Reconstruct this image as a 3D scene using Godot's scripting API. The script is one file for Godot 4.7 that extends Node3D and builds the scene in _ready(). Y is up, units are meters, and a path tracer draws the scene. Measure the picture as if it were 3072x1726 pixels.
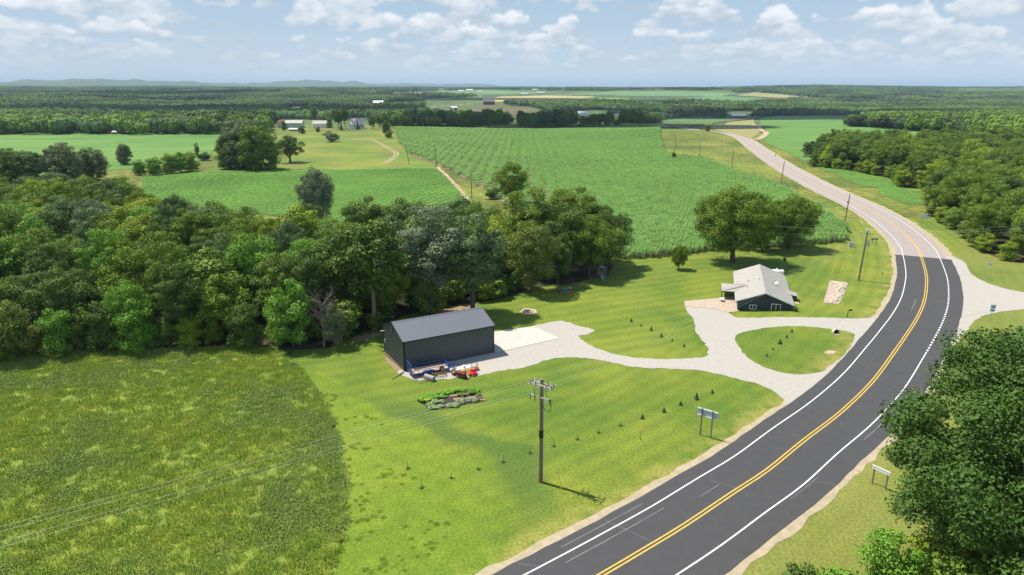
extends Node3D
# A rural valley seen from the air: dark metal shed, small house, curving highway, woods and fields.

var made := {}
var rng := RandomNumberGenerator.new()
var M := {}
var big_noise := FastNoiseLite.new()
var mid_noise := FastNoiseLite.new()
var small_noise := FastNoiseLite.new()
var road_line := PackedVector2Array()
const SUN_FROM := Vector3(-0.4036, 0.889, -0.2149)

func _ready():
	# ---- camera ----
	var camera := Camera3D.new()
	camera.name = "camera"
	add_child(camera)
	camera.position = Vector3(0, 36, 0)
	camera.rotation_degrees = Vector3(-16.314, 0, 0)
	camera.fov = 45.699
	camera.near = 0.5
	camera.far = 60000.0
	camera.current = true
	# ---- sky, sun, air, exposure ----
	var environment := Environment.new()
	environment.background_mode = Environment.BG_SKY
	environment.tonemap_mode = Environment.TONE_MAPPER_LINEAR
	environment.tonemap_exposure = 1.45
	environment.background_energy_multiplier = 0.72
	environment.sdfgi_enabled = true
	environment.ssao_enabled = true
	environment.ssil_enabled = true
	environment.fog_enabled = true
	environment.fog_density = 0.000065
	environment.fog_light_color = Color(0.75, 0.88, 1.0)
	var sky_material := PanoramaSkyMaterial.new()
	sky_material.panorama = sky_picture()
	var sky := Sky.new()
	sky.sky_material = sky_material
	environment.sky = sky
	var world := WorldEnvironment.new()
	world.name = "world"
	world.environment = environment
	add_child(world)
	var sun := DirectionalLight3D.new()
	sun.name = "sun"
	add_child(sun)
	sun.look_at_from_position(SUN_FROM * 100.0, Vector3.ZERO, Vector3.UP)
	sun.light_color = Color(1.0, 0.965, 0.9)
	sun.light_energy = 1.6
	sun.light_angular_distance = 0.5
	sun.shadow_enabled = true
	# ---- scene ----
	rng.seed = 7
	big_noise.seed = 3
	big_noise.frequency = 1.0 / 40.0
	big_noise.fractal_octaves = 3
	mid_noise.seed = 5
	mid_noise.frequency = 1.0 / 9.0
	mid_noise.fractal_octaves = 3
	small_noise.seed = 8
	small_noise.frequency = 1.0 / 2.2
	small_noise.fractal_octaves = 3
	make_materials()
	build_land()
	build_roads()
	build_yard()
	build_crops()
	build_trees()
	build_far_woods()
	build_shed()
	build_equipment()
	build_house()
	build_yard_things()
	build_poles()
	build_signs()
	build_farmsteads()
	build_meadow()
	build_clouds()

# ------------------------------------------------------------------ sky
var cloud_noise := FastNoiseLite.new()
var cloud_cover := FastNoiseLite.new()

func sky_picture() -> ImageTexture:
	cloud_noise.seed = 21
	cloud_noise.noise_type = FastNoiseLite.TYPE_SIMPLEX_SMOOTH
	cloud_noise.frequency = 1.0
	cloud_noise.fractal_octaves = 4
	cloud_noise.fractal_gain = 0.52
	cloud_cover.seed = 4
	cloud_cover.noise_type = FastNoiseLite.TYPE_SIMPLEX_SMOOTH
	cloud_cover.frequency = 1.0
	cloud_cover.fractal_octaves = 2
	var coarse := Image.create(512, 256, false, Image.FORMAT_RGBF)
	for row in 256:
		var elevation := (0.5 - (row + 0.5) / 256.0) * PI
		for column in 512:
			coarse.set_pixel(column, row, sky_colour(elevation, (column + 0.5) / 512.0 * TAU))
	var w := 4096
	var hh := 2048
	coarse.resize(w, hh, Image.INTERPOLATE_CUBIC)
	var first := int((0.5 - deg_to_rad(10.0) / PI) * hh)
	var last := int(0.5 * hh) + 2
	for row in range(first, last):
		var elevation := (0.5 - (row + 0.5) / float(hh)) * PI
		for column in w:
			coarse.set_pixel(column, row, sky_colour(elevation, (column + 0.5) / float(w) * TAU))
	return ImageTexture.create_from_image(coarse)

func sky_colour(elevation: float, azimuth: float) -> Color:
	var horizon := Color(0.60, 0.705, 0.80)
	if elevation <= 0.0005:
		return horizon
	var degrees := rad_to_deg(elevation)
	var colour := horizon.lerp(Color(0.40, 0.56, 0.73), smoothstep(0.0, 8.0, degrees))
	colour = colour.lerp(Color(0.14, 0.29, 0.56), smoothstep(6.0, 60.0, degrees))
	# rows of cumulus one behind the other, the farthest lowest; each with a flat grey base and a billowing top
	var x := cos(azimuth)
	var z := sin(azimuth)
	for row in ROWS:
		var v: float = (degrees - row[0]) / row[1]
		if v < -0.25 or v > 1.1:
			continue
		var scale: float = 57.3 / row[2]
		var top: float = cloud_cover.get_noise_3d(x * scale, row[3], z * scale) * 1.3 + 0.34
		if top < -0.1:
			continue
		var fine := scale * 2.6
		var puff: float = cloud_noise.get_noise_3d(x * fine, v * 1.5 + row[3] * 1.7, z * fine)
		var wisp: float = cloud_noise.get_noise_3d(x * fine * 2.7, v * 4.0 + row[3], z * fine * 2.7)
		var edge: float = minf(top - v, (v + 0.14 + 0.25 * wisp) * 1.6) + 0.42 * puff + 0.16 * wisp
		var amount := smoothstep(0.0, 0.2, edge)
		if amount <= 0.0:
			continue
		var bright := clampf(0.18 + 0.75 * v / maxf(top, 0.3) + 0.9 * puff + 0.3 * wisp, 0, 1)
		var cloud := Color(0.49, 0.59, 0.69).lerp(Color(0.97, 0.98, 1.0), bright)
		colour = colour.lerp(colour.lerp(cloud, row[4]), amount * 0.95)
	return colour

# base elevation in degrees, height in degrees, width of a cloud in degrees, seed, how clearly it shows through the haze
const ROWS := [
	[0.9, 0.9, 4.6, 3.0, 0.14], [1.5, 1.1, 5.2, 11.0, 0.28], [2.1, 1.4, 6.0, 23.0, 0.48], [2.8, 1.8, 7.2, 37.0, 0.7], [3.7, 2.2, 8.4, 51.0, 0.85],
	[4.8, 2.9, 10.0, 67.0, 0.92], [6.6, 3.8, 12.5, 83.0, 0.94], [9.4, 4.8, 16.0, 97.0, 0.94], [13.2, 6.2, 21.0, 113.0, 0.94], [18.5, 8.0, 26.0, 131.0, 0.93],
	[26.0, 10.0, 34.0, 149.0, 0.9], [38.0, 13.0, 46.0, 167.0, 0.88], [54.0, 16.0, 66.0, 181.0, 0.85],
]

# clouds high over the valley, above the picture, whose shadows darken the belt of trees and the far woods
func build_clouds():
	var shadows := [[85.0, -700.0, 175.0, 65.0], [-620.0, -1500.0, 420.0, 200.0], [560.0, -1350.0, 360.0, 130.0], [-1500.0, -2700.0, 500.0, 300.0], [250.0, -2300.0, 500.0, 160.0]]
	var k := 0
	for q in shadows:
		k += 1
		var noise := FastNoiseLite.new()
		noise.seed = k
		noise.frequency = 1.1
		noise.fractal_octaves = 4
		var s := Shape.new()
		var grid := []
		var rows := 14
		var columns := 30
		for a in rows + 1:
			var line := []
			for b in columns:
				var f := PI * a / rows
				var g := TAU * b / columns
				var d := Vector3(sin(f) * cos(g), cos(f), sin(f) * sin(g))
				var r := 1.0 + 0.55 * noise.get_noise_3dv(d * 1.6)
				line.append(Vector3(d.x * q[2] * r, (d.y * 70.0 * r if d.y > 0.0 else d.y * 12.0), d.z * q[3] * r))
			grid.append(line)
		for a in rows:
			for b in columns:
				var p: Vector3 = grid[a][b]
				var out: Vector3 = p + grid[a + 1][b]
				s.flat(p, grid[a][(b + 1) % columns], grid[a + 1][(b + 1) % columns], out)
				s.flat(p, grid[a + 1][(b + 1) % columns], grid[a + 1][b], out)
		var o := structure("cloud", s.mesh(), M.white)
		var high := 760.0
		o.position = Vector3(q[0], 0, q[1]) + SUN_FROM / SUN_FROM.y * high
		o.position.y = high

# ------------------------------------------------------------------ helpers
func lin(r: float, g: float, b: float) -> Color:
	return Color(r, g, b).linear_to_srgb()

const BUMPS := [[38.4, -110.5, 5.0, -0.5], [46.6, -108.0, 5.0, 0.5], [-20.0, -90.0, 5.0, -0.35], [125.0, -545.0, 34.0, 5.0]]

func height_at(x: float, z: float) -> float:
	var r := sqrt(x * x + z * z)
	var y := 0.0
	if r > 690.0:
		y += -12.0 * smoothstep(690, 1050, r) + 38.0 * smoothstep(1300, 5200, r) + 6.0 * smoothstep(5000, 9000, r)
		y += smoothstep(800, 1600, r) * (9.0 * sin(x / 310.0 + 1.3) * sin(z / 420.0) + 7.0 * sin(x / 930.0 + z / 710.0)) * (1.0 - smoothstep(5000, 9000, r))
	for b in BUMPS:
		var q: float = ((x - b[0]) * (x - b[0]) + (z - b[1]) * (z - b[1])) / (2.0 * b[2] * b[2])
		if q < 12.0:
			y += b[3] * exp(-q)
	return y

func on_land(x: float, z: float, lift := 0.0) -> Vector3:
	return Vector3(x, height_at(x, z) + lift, z)

func numbered(called: String) -> String:
	var n: int = made.get(called, 0)
	made[called] = n + 1
	return called if n == 0 else "%s_%03d" % [called, n]

func tag(o: Node, label: String, category: String, group := ""):
	o.set_meta("label", label)
	o.set_meta("category", category)
	if group != "":
		o.set_meta("group", group)

func thing(called: String, label: String, category: String, at := Vector3.ZERO, turn := 0.0, group := "") -> Node3D:
	var o := Node3D.new()
	o.name = numbered(called)
	add_child(o)
	o.position = at
	o.rotation.y = turn
	tag(o, label, category, group)
	return o

func part(called: String, mesh: Mesh, material: Material, parent: Node) -> MeshInstance3D:
	var o := MeshInstance3D.new()
	o.name = called
	o.mesh = mesh
	o.material_override = material
	parent.add_child(o, true)
	return o

func structure(called: String, mesh: Mesh, material: Material) -> MeshInstance3D:
	var o := part(numbered(called), mesh, material, self)
	o.set_meta("kind", "structure")
	return o

class Shape:
	var v := PackedVector3Array()
	var n := PackedVector3Array()
	var c := PackedColorArray()
	var tint := Color.WHITE
	var colours := false
	func tri(a: Vector3, b: Vector3, d: Vector3, na: Vector3, nb: Vector3, nd: Vector3):
		if (d - a).cross(b - a).dot(na + nb + nd) < 0.0:
			v.append(a); v.append(d); v.append(b)
			n.append(na); n.append(nd); n.append(nb)
		else:
			v.append(a); v.append(b); v.append(d)
			n.append(na); n.append(nb); n.append(nd)
		if colours:
			c.append(tint); c.append(tint); c.append(tint)
	func flat(a: Vector3, b: Vector3, d: Vector3, out: Vector3):
		var g := (d - a).cross(b - a).normalized()
		if g.dot(out) < 0.0:
			g = -g
		tri(a, b, d, g, g, g)
	func quad(a: Vector3, b: Vector3, d: Vector3, e: Vector3, out: Vector3):
		flat(a, b, d, out)
		flat(a, d, e, out)
	func box(at: Vector3, size: Vector3, turn := Basis()):
		var p := []
		for k in 8:
			p.append(at + turn * Vector3((-0.5 if k & 1 == 0 else 0.5) * size.x, (-0.5 if k & 2 == 0 else 0.5) * size.y, (-0.5 if k & 4 == 0 else 0.5) * size.z))
		quad(p[0], p[1], p[3], p[2], turn * Vector3(0, 0, -1))
		quad(p[4], p[5], p[7], p[6], turn * Vector3(0, 0, 1))
		quad(p[0], p[2], p[6], p[4], turn * Vector3(-1, 0, 0))
		quad(p[1], p[3], p[7], p[5], turn * Vector3(1, 0, 0))
		quad(p[0], p[1], p[5], p[4], turn * Vector3(0, -1, 0))
		quad(p[2], p[3], p[7], p[6], turn * Vector3(0, 1, 0))
	func bar(a: Vector3, b: Vector3, width: float, depth: float, up := Vector3.UP):
		var along := (b - a).normalized()
		if absf(along.dot(up)) > 0.95:
			up = Vector3.RIGHT
		var side := along.cross(up).normalized()
		var high := side.cross(along)
		box((a + b) * 0.5, Vector3((b - a).length(), depth, width), Basis(along, high, side))
	func tube(a: Vector3, b: Vector3, ra: float, rb: float, sides := 8, caps := true):
		var along := (b - a).normalized()
		var u := along.cross(Vector3.UP if absf(along.y) < 0.9 else Vector3.RIGHT).normalized()
		var w := along.cross(u)
		for k in sides:
			var s0 := TAU * k / sides
			var s1 := TAU * (k + 1) / sides
			var n0 := u * cos(s0) + w * sin(s0)
			var n1 := u * cos(s1) + w * sin(s1)
			tri(a + n0 * ra, a + n1 * ra, b + n1 * rb, n0, n1, n1)
			tri(a + n0 * ra, b + n1 * rb, b + n0 * rb, n0, n1, n0)
			if caps:
				flat(a, a + n0 * ra, a + n1 * ra, -along)
				flat(b, b + n0 * rb, b + n1 * rb, along)
	func path(points: Array, r: float, sides := 6):
		for k in points.size() - 1:
			tube(points[k], points[k + 1], r, r, sides, false)
	func lathe(at: Vector3, profile: Array, sides: int, turn := Basis()):
		for k in profile.size() - 1:
			var p: Vector2 = profile[k]
			var q: Vector2 = profile[k + 1]
			var slope := Vector2(q.y - p.y, p.x - q.x).normalized()
			for s in sides:
				var a0 := TAU * s / sides
				var a1 := TAU * (s + 1) / sides
				var d0 := Vector3(cos(a0), 0, sin(a0))
				var d1 := Vector3(cos(a1), 0, sin(a1))
				var n0 := turn * (d0 * slope.x + Vector3(0, slope.y, 0))
				var n1 := turn * (d1 * slope.x + Vector3(0, slope.y, 0))
				var pa := at + turn * (d0 * p.x + Vector3(0, p.y, 0))
				var pb := at + turn * (d1 * p.x + Vector3(0, p.y, 0))
				var qa := at + turn * (d0 * q.x + Vector3(0, q.y, 0))
				var qb := at + turn * (d1 * q.x + Vector3(0, q.y, 0))
				if p.x > 0.0001:
					tri(pa, pb, qb, n0, n1, n1)
				if q.x > 0.0001:
					tri(pa, qb, qa, n0, n1, n0)
	func mesh() -> ArrayMesh:
		var m := ArrayMesh.new()
		var arrays := []
		arrays.resize(Mesh.ARRAY_MAX)
		arrays[Mesh.ARRAY_VERTEX] = v
		arrays[Mesh.ARRAY_NORMAL] = n
		if colours:
			arrays[Mesh.ARRAY_COLOR] = c
		m.add_surface_from_arrays(Mesh.PRIMITIVE_TRIANGLES, arrays)
		return m

func box_mesh(at: Vector3, size: Vector3) -> ArrayMesh:
	var s := Shape.new()
	s.box(at, size)
	return s.mesh()

func points2(flat_list: Array) -> PackedVector2Array:
	var out := PackedVector2Array()
	for k in flat_list.size() / 2:
		out.append(Vector2(flat_list[2 * k], flat_list[2 * k + 1]))
	return out

func smooth_line(p: PackedVector2Array, step: float) -> PackedVector2Array:
	var out := PackedVector2Array()
	for k in p.size() - 1:
		var a := p[maxi(k - 1, 0)]
		var d := p[mini(k + 2, p.size() - 1)]
		var count := maxi(1, int((p[k + 1] - p[k]).length() / step))
		for s in count:
			out.append(p[k].cubic_interpolate(p[k + 1], a, d, s / float(count)))
	out.append(p[p.size() - 1])
	return out

func rough_edge(p: PackedVector2Array, step: float, amount: float, seeded: int) -> PackedVector2Array:
	var r := RandomNumberGenerator.new()
	r.seed = seeded
	var out := PackedVector2Array()
	for k in p.size():
		var a := p[k]
		var b := p[(k + 1) % p.size()]
		var d := p[(k + 2) % p.size()]
		var before := p[(k - 1 + p.size()) % p.size()]
		var count := maxi(1, int((b - a).length() / step))
		for s in count:
			var q := a.cubic_interpolate(b, before, d, s / float(count)).lerp(a.lerp(b, s / float(count)), 0.5)
			out.append(q + Vector2(r.randf_range(-amount, amount), r.randf_range(-amount, amount)))
	return out

# a sheet that lies on the land: the polygon is cut into cells so that it follows the ground
func sheet(called: String, polygon: PackedVector2Array, cell: float, lift: float, material: Material, look := "", flat_tone := Color.WHITE) -> MeshInstance3D:
	var v := PackedVector3Array()
	var n := PackedVector3Array()
	var c := PackedColorArray()
	var lo := polygon[0]
	var hi := polygon[0]
	for p in polygon:
		lo = lo.min(p)
		hi = hi.max(p)
	var nx := int((hi.x - lo.x) / cell) + 1
	var nz := int((hi.y - lo.y) / cell) + 1
	var inside := []
	for iz in nz + 1:
		var line := PackedByteArray()
		for ix in nx + 1:
			line.append(1 if Geometry2D.is_point_in_polygon(lo + Vector2(ix, iz) * cell, polygon) else 0)
		inside.append(line)
	# cells that the outline passes through
	var crossed := {}
	for k in polygon.size():
		var a := polygon[k]
		var b := polygon[(k + 1) % polygon.size()]
		var count := int((b - a).length() / (cell * 0.25)) + 1
		for s in count + 1:
			var q := (a.lerp(b, s / float(count)) - lo) / cell
			crossed[Vector2i(int(q.x), int(q.y))] = true
	var tinted := look != ""
	var heights := PackedFloat32Array()
	var shades := PackedColorArray()
	for iz in nz + 1:
		for ix in nx + 1:
			var p := lo + Vector2(ix, iz) * cell
			var used: bool = inside[iz][ix] == 1
			heights.append(height_at(p.x, p.y) + lift if used else 0.0)
			if tinted:
				shades.append(tone_of(look, p.x, p.y, flat_tone) if used else Color.BLACK)
	for iz in nz:
		for ix in nx:
			var a := lo + Vector2(ix, iz) * cell
			var corners: int = inside[iz][ix] + inside[iz + 1][ix + 1] + inside[iz + 1][ix] + inside[iz][ix + 1]
			if crossed.has(Vector2i(ix, iz)) or (corners > 0 and corners < 4):
				var square := PackedVector2Array([a, a + Vector2(cell, 0), a + Vector2(cell, cell), a + Vector2(0, cell)])
				for piece in Geometry2D.intersect_polygons(square, polygon):
					var t := Geometry2D.triangulate_polygon(piece)
					if t.is_empty():
						t = Geometry2D.triangulate_delaunay(piece)
					for k in t.size() / 3:
						var pa: Vector2 = piece[t[3 * k]]
						var pb: Vector2 = piece[t[3 * k + 1]]
						var pc: Vector2 = piece[t[3 * k + 2]]
						if (pb - pa).cross(pc - pa) < 0.0:
							var swap := pb
							pb = pc
							pc = swap
						for q in [pa, pb, pc]:
							v.append(on_land(q.x, q.y, lift))
							n.append(Vector3.UP)
							if tinted:
								c.append(tone_of(look, q.x, q.y, flat_tone))
			elif corners == 4:
				var i0 := iz * (nx + 1) + ix
				for k in [0, 1, 3, 0, 3, 2]:
					var j: int = i0 + (k & 1) + (k >> 1) * (nx + 1)
					v.append(Vector3(a.x + (k & 1) * cell, heights[j], a.y + (k >> 1) * cell))
					n.append(Vector3.UP)
					if tinted:
						c.append(shades[j])
	var m := ArrayMesh.new()
	var arrays := []
	arrays.resize(Mesh.ARRAY_MAX)
	arrays[Mesh.ARRAY_VERTEX] = v
	arrays[Mesh.ARRAY_NORMAL] = n
	if tinted:
		arrays[Mesh.ARRAY_COLOR] = c
	m.add_surface_from_arrays(Mesh.PRIMITIVE_TRIANGLES, arrays)
	return structure(called, m, material)

func tone_of(look: String, x: float, z: float, flat_tone: Color) -> Color:
	match look:
		"lawn":
			return lawn_colour(x, z)
		"meadow":
			return meadow_colour(x, z)
		"wood_floor":
			return wood_floor_colour(x, z)
		"soy":
			return soy_colour(x, z)
		"pasture":
			return pasture_colour(x, z)
		"stubble":
			return stubble_colour(x, z)
	return flat_tone * (1.25 + 0.4 * big_noise.get_noise_2d(x * 0.2, z * 0.2))

# a strip that follows a line on the land, from offset a to offset b to its right
func ribbon(line: PackedVector2Array, a: float, b: float, lift: float, wobble := 0.0, seeded := 1, across := 3) -> ArrayMesh:
	var s := Shape.new()
	var r := RandomNumberGenerator.new()
	r.seed = seeded
	var before := []
	for k in line.size():
		var along := (line[mini(k + 1, line.size() - 1)] - line[maxi(k - 1, 0)]).normalized()
		var side := Vector2(-along.y, along.x)
		var lo := a + r.randf_range(-wobble, wobble)
		var hi := b + r.randf_range(-wobble, wobble)
		var now := []
		for j in across + 1:
			var q := line[k] + side * lerpf(lo, hi, j / float(across))
			now.append(on_land(q.x, q.y, lift))
		if k > 0:
			for j in across:
				s.tri(before[j], now[j], now[j + 1], Vector3.UP, Vector3.UP, Vector3.UP)
				s.tri(before[j], now[j + 1], before[j + 1], Vector3.UP, Vector3.UP, Vector3.UP)
		before = now
	return s.mesh()

func cut_line(line: PackedVector2Array, from_m: float, to_m: float) -> PackedVector2Array:
	var out := PackedVector2Array()
	var run := 0.0
	for k in line.size() - 1:
		var d := (line[k + 1] - line[k]).length()
		if run + d > from_m and run < to_m:
			if out.is_empty():
				out.append(line[k].lerp(line[k + 1], clampf((from_m - run) / d, 0, 1)))
			out.append(line[k].lerp(line[k + 1], clampf((to_m - run) / d, 0, 1)))
		run += d
	return out

func road_distance(x: float, z: float) -> float:
	var best := 1e9
	var q := Vector2(x, z)
	for k in range(0, road_line.size() - 1):
		var p := Geometry2D.get_closest_point_to_segment(q, road_line[k], road_line[k + 1])
		best = minf(best, p.distance_squared_to(q))
	return sqrt(best)

# ------------------------------------------------------------------ textures and materials
func grain_texture(seeded: int, frequency: float, octaves: int, low: float, high: float, size := 512, contrast := 1.0, kind := FastNoiseLite.TYPE_SIMPLEX_SMOOTH) -> ImageTexture:
	var f := FastNoiseLite.new()
	f.seed = seeded
	f.noise_type = kind
	f.frequency = frequency
	f.fractal_octaves = octaves
	var im := f.get_seamless_image(size, size)
	im.convert(Image.FORMAT_L8)
	var data := im.get_data()
	for k in data.size():
		var t := clampf((data[k] / 255.0 - 0.5) * contrast + 0.5, 0, 1)
		data[k] = int(255.0 * pow(lerpf(low, high, t), 1.0 / 2.2))
	return ImageTexture.create_from_image(Image.create_from_data(size, size, false, Image.FORMAT_L8, data))

func paint(colour: Color, roughness := 0.7, metallic := 0.0) -> StandardMaterial3D:
	var m := StandardMaterial3D.new()
	m.albedo_color = colour
	m.roughness = roughness
	m.metallic = metallic
	m.metallic_specular = 0.4
	return m

func worn(colour: Color, tile: float, roughness := 0.8, fine := "grain", relief := 0.0, tinted := false) -> StandardMaterial3D:
	var m := paint(colour, roughness)
	m.uv1_triplanar = true
	m.uv1_world_triplanar = true
	m.uv1_scale = Vector3.ONE / tile
	m.albedo_texture = M[fine]
	m.vertex_color_use_as_albedo = tinted
	if relief > 0.0:
		m.heightmap_enabled = true
		m.heightmap_texture = M[fine]
		m.heightmap_scale = relief
	return m

func add_detail(m: StandardMaterial3D, texture: String, tile: float):
	m.detail_enabled = true
	m.detail_blend_mode = BaseMaterial3D.BLEND_MODE_MUL
	m.detail_uv_layer = BaseMaterial3D.DETAIL_UV_2
	m.detail_albedo = M[texture]
	m.uv2_triplanar = true
	m.uv2_world_triplanar = true
	m.uv2_scale = Vector3.ONE / tile

func leaf_material(r: float, g: float, b: float) -> StandardMaterial3D:
	var m := paint(lin(r, g, b), 0.62)
	m.metallic_specular = 0.3
	m.vertex_color_use_as_albedo = true
	m.backlight_enabled = true
	m.backlight = Color(0.48, 0.54, 0.2)
	return m

func make_materials():
	M.grain = grain_texture(11, 0.02, 5, 0.45, 1.0, 512, 1.5)
	M.speckle = grain_texture(12, 0.12, 3, 0.5, 1.0, 512, 2.0)
	M.blotch = grain_texture(13, 0.008, 4, 0.6, 1.0, 512, 1.6)
	M.fleck = grain_texture(15, 0.09, 4, 0.72, 1.0, 512, 1.9)
	M.even = grain_texture(17, 0.02, 4, 0.9, 1.0, 512, 1.6)
	M.turf = grain_texture(16, 0.035, 5, 0.66, 1.0, 1024, 1.7)
	M.soft = grain_texture(14, 0.01, 4, 0.8, 1.0, 512, 1.5)
	M.ground = worn(lin(1, 1, 1), 37.0, 0.95, "grain", 0.0, true)
	add_detail(M.ground, "blotch", 310.0)
	M.lawn = worn(lin(1, 1, 1), 13.7, 0.95, "turf", 2.0, true)
	add_detail(M.lawn, "fleck", 2.9)
	M.meadow = worn(lin(1, 1, 1), 12.3, 0.95, "turf", 4.0, true)
	add_detail(M.meadow, "soft", 9.1)
	M.field = worn(lin(1, 1, 1), 7.7, 0.95, "grain", 5.0, true)
	M.gravel = worn(lin(0.44, 0.415, 0.378), 2.3, 0.95, "fleck", 1.5)
	add_detail(M.gravel, "even", 8.0)
	M.shoulder = worn(lin(0.46, 0.385, 0.265), 1.7, 0.95, "fleck", 1.5)
	add_detail(M.shoulder, "soft", 6.0)
	M.concrete = worn(lin(0.52, 0.485, 0.44), 4.0, 0.9, "soft")
	M.patio = worn(lin(0.44, 0.36, 0.285), 4.0, 0.9, "soft")
	M.asphalt = worn(lin(0.068, 0.069, 0.074), 2.1, 0.85, "fleck", 0.3)
	add_detail(M.asphalt, "even", 17.0)
	M.old_asphalt = worn(lin(0.37, 0.325, 0.31), 2.1, 0.88, "fleck", 0.3)
	add_detail(M.old_asphalt, "even", 15.0)
	M.white_line = worn(lin(0.66, 0.66, 0.66), 3.0, 0.6, "soft")
	M.worn_line = worn(lin(0.2, 0.195, 0.195), 3.0, 0.8, "soft")
	M.yellow_line = worn(lin(0.60, 0.40, 0.07), 3.0, 0.6, "soft")
	M.seam = paint(lin(0.22, 0.2, 0.18), 0.9)
	M.dirt = worn(lin(0.33, 0.24, 0.16), 2.7, 0.95, "grain", 3.0)
	M.pale_dirt = worn(lin(0.55, 0.42, 0.28), 2.7, 0.95, "grain", 2.0)
	M.wet_soil = worn(lin(0.06, 0.05, 0.042), 1.5, 0.95, "grain", 3.0)
	M.bark = worn(lin(0.13, 0.105, 0.08), 0.9, 0.95, "grain", 2.0)
	M.pale_bark = worn(lin(0.26, 0.22, 0.17), 0.9, 0.95, "grain", 2.0)
	M.grey_twig = worn(lin(0.26, 0.22, 0.20), 0.9, 0.95, "grain")
	M.leaf_dark = leaf_material(0.098, 0.165, 0.027)
	M.leaf_mid = leaf_material(0.15, 0.235, 0.03)
	M.leaf_bright = leaf_material(0.25, 0.335, 0.03)
	M.leaf_fresh = leaf_material(0.16, 0.32, 0.035)
	M.leaf_olive = leaf_material(0.18, 0.23, 0.042)
	M.leaf_silver = leaf_material(0.205, 0.255, 0.15)
	M.leaf_cool = leaf_material(0.135, 0.21, 0.075)
	M.leaf_walnut = leaf_material(0.15, 0.23, 0.02)
	M.leaf_maple = leaf_material(0.066, 0.135, 0.022)
	M.leaf_grey = leaf_material(0.175, 0.215, 0.1)
	M.needle = leaf_material(0.06, 0.12, 0.05)
	M.corn = leaf_material(0.195, 0.37, 0.085)
	M.weed = leaf_material(1.000, 1.000, 1.000)
	M.metal_dark = paint(lin(0.085, 0.097, 0.106), 0.4, 0.15)
	M.metal_roof_dark = paint(lin(0.155, 0.162, 0.187), 0.4, 0.2)
	M.trim_black = paint(lin(0.015, 0.015, 0.017), 0.5)
	M.metal_pale = worn(lin(0.37, 0.36, 0.335), 6.0, 0.5, "soft")
	M.siding_navy = paint(lin(0.028, 0.042, 0.06), 0.55)
	M.white = worn(lin(0.80, 0.80, 0.79), 3.0, 0.45, "soft")
	M.white_gloss = paint(lin(0.85, 0.85, 0.84), 0.25)
	M.glass = paint(lin(0.03, 0.04, 0.045), 0.06)
	M.galvanised = worn(lin(0.50, 0.53, 0.56), 1.4, 0.45, "soft")
	M.galvanised.metallic = 0.4
	M.steel = worn(lin(0.32, 0.34, 0.36), 0.9, 0.5, "grain")
	M.blue_paint = paint(lin(0.012, 0.07, 0.28), 0.35)
	M.deck_wood = worn(lin(0.62, 0.47, 0.33), 0.8, 0.85, "grain")
	M.rubber = paint(lin(0.018, 0.018, 0.019), 0.85)
	M.rust = worn(lin(0.26, 0.10, 0.045), 0.5, 0.9, "grain")
	M.rust_brown = worn(lin(0.30, 0.17, 0.08), 0.5, 0.9, "grain")
	M.maroon = worn(lin(0.16, 0.03, 0.03), 0.7, 0.6, "soft")
	M.red = paint(lin(0.52, 0.012, 0.03), 0.4)
	M.yellow = paint(lin(0.62, 0.42, 0.02), 0.45)
	M.marker_yellow = paint(lin(0.75, 0.50, 0.02), 0.5)
	M.orange = paint(lin(0.65, 0.22, 0.03), 0.6)
	M.pole_wood = worn(lin(0.27, 0.215, 0.165), 0.9, 0.9, "grain")
	M.pole_grey = worn(lin(0.22, 0.21, 0.18), 0.9, 0.9, "grain")
	M.arm_wood = worn(lin(0.60, 0.57, 0.51), 0.9, 0.85, "grain")
	M.porcelain = paint(lin(0.14, 0.09, 0.07), 0.25)
	M.wire = paint(lin(0.62, 0.62, 0.60), 0.4, 0.3)
	M.sign_back = worn(lin(0.46, 0.51, 0.58), 0.9, 0.5, "soft")
	M.sign_edge = paint(lin(0.80, 0.83, 0.86), 0.45)
	M.sign_blue = paint(lin(0.42, 0.62, 0.80), 0.45)
	M.black = paint(lin(0.012, 0.012, 0.012), 0.6)
	M.stone = worn(lin(0.64, 0.56, 0.43), 0.8, 0.9, "grain", 2.0)
	M.pink_gravel = worn(lin(0.52, 0.41, 0.35), 0.9, 0.95, "speckle", 2.0)
	M.barn_red = worn(lin(0.24, 0.035, 0.03), 4.0, 0.8, "grain")
	M.roof_grey = worn(lin(0.16, 0.165, 0.18), 2.0, 0.8, "grain")
	M.steel_wall = worn(lin(0.46, 0.53, 0.62), 4.0, 0.5, "soft")
	M.bin_steel = worn(lin(0.50, 0.47, 0.44), 2.0, 0.5, "soft")
	M.teal = paint(lin(0.02, 0.32, 0.45), 0.5)
	M.grey_wood = worn(lin(0.27, 0.27, 0.26), 0.9, 0.9, "grain")
	M.squash_leaf = leaf_material(0.260, 0.360, 0.160)
	M.garden_leaf = leaf_material(0.160, 0.384, 0.032)
	M.flower = paint(lin(0.75, 0.33, 0.02), 0.7)

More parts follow.
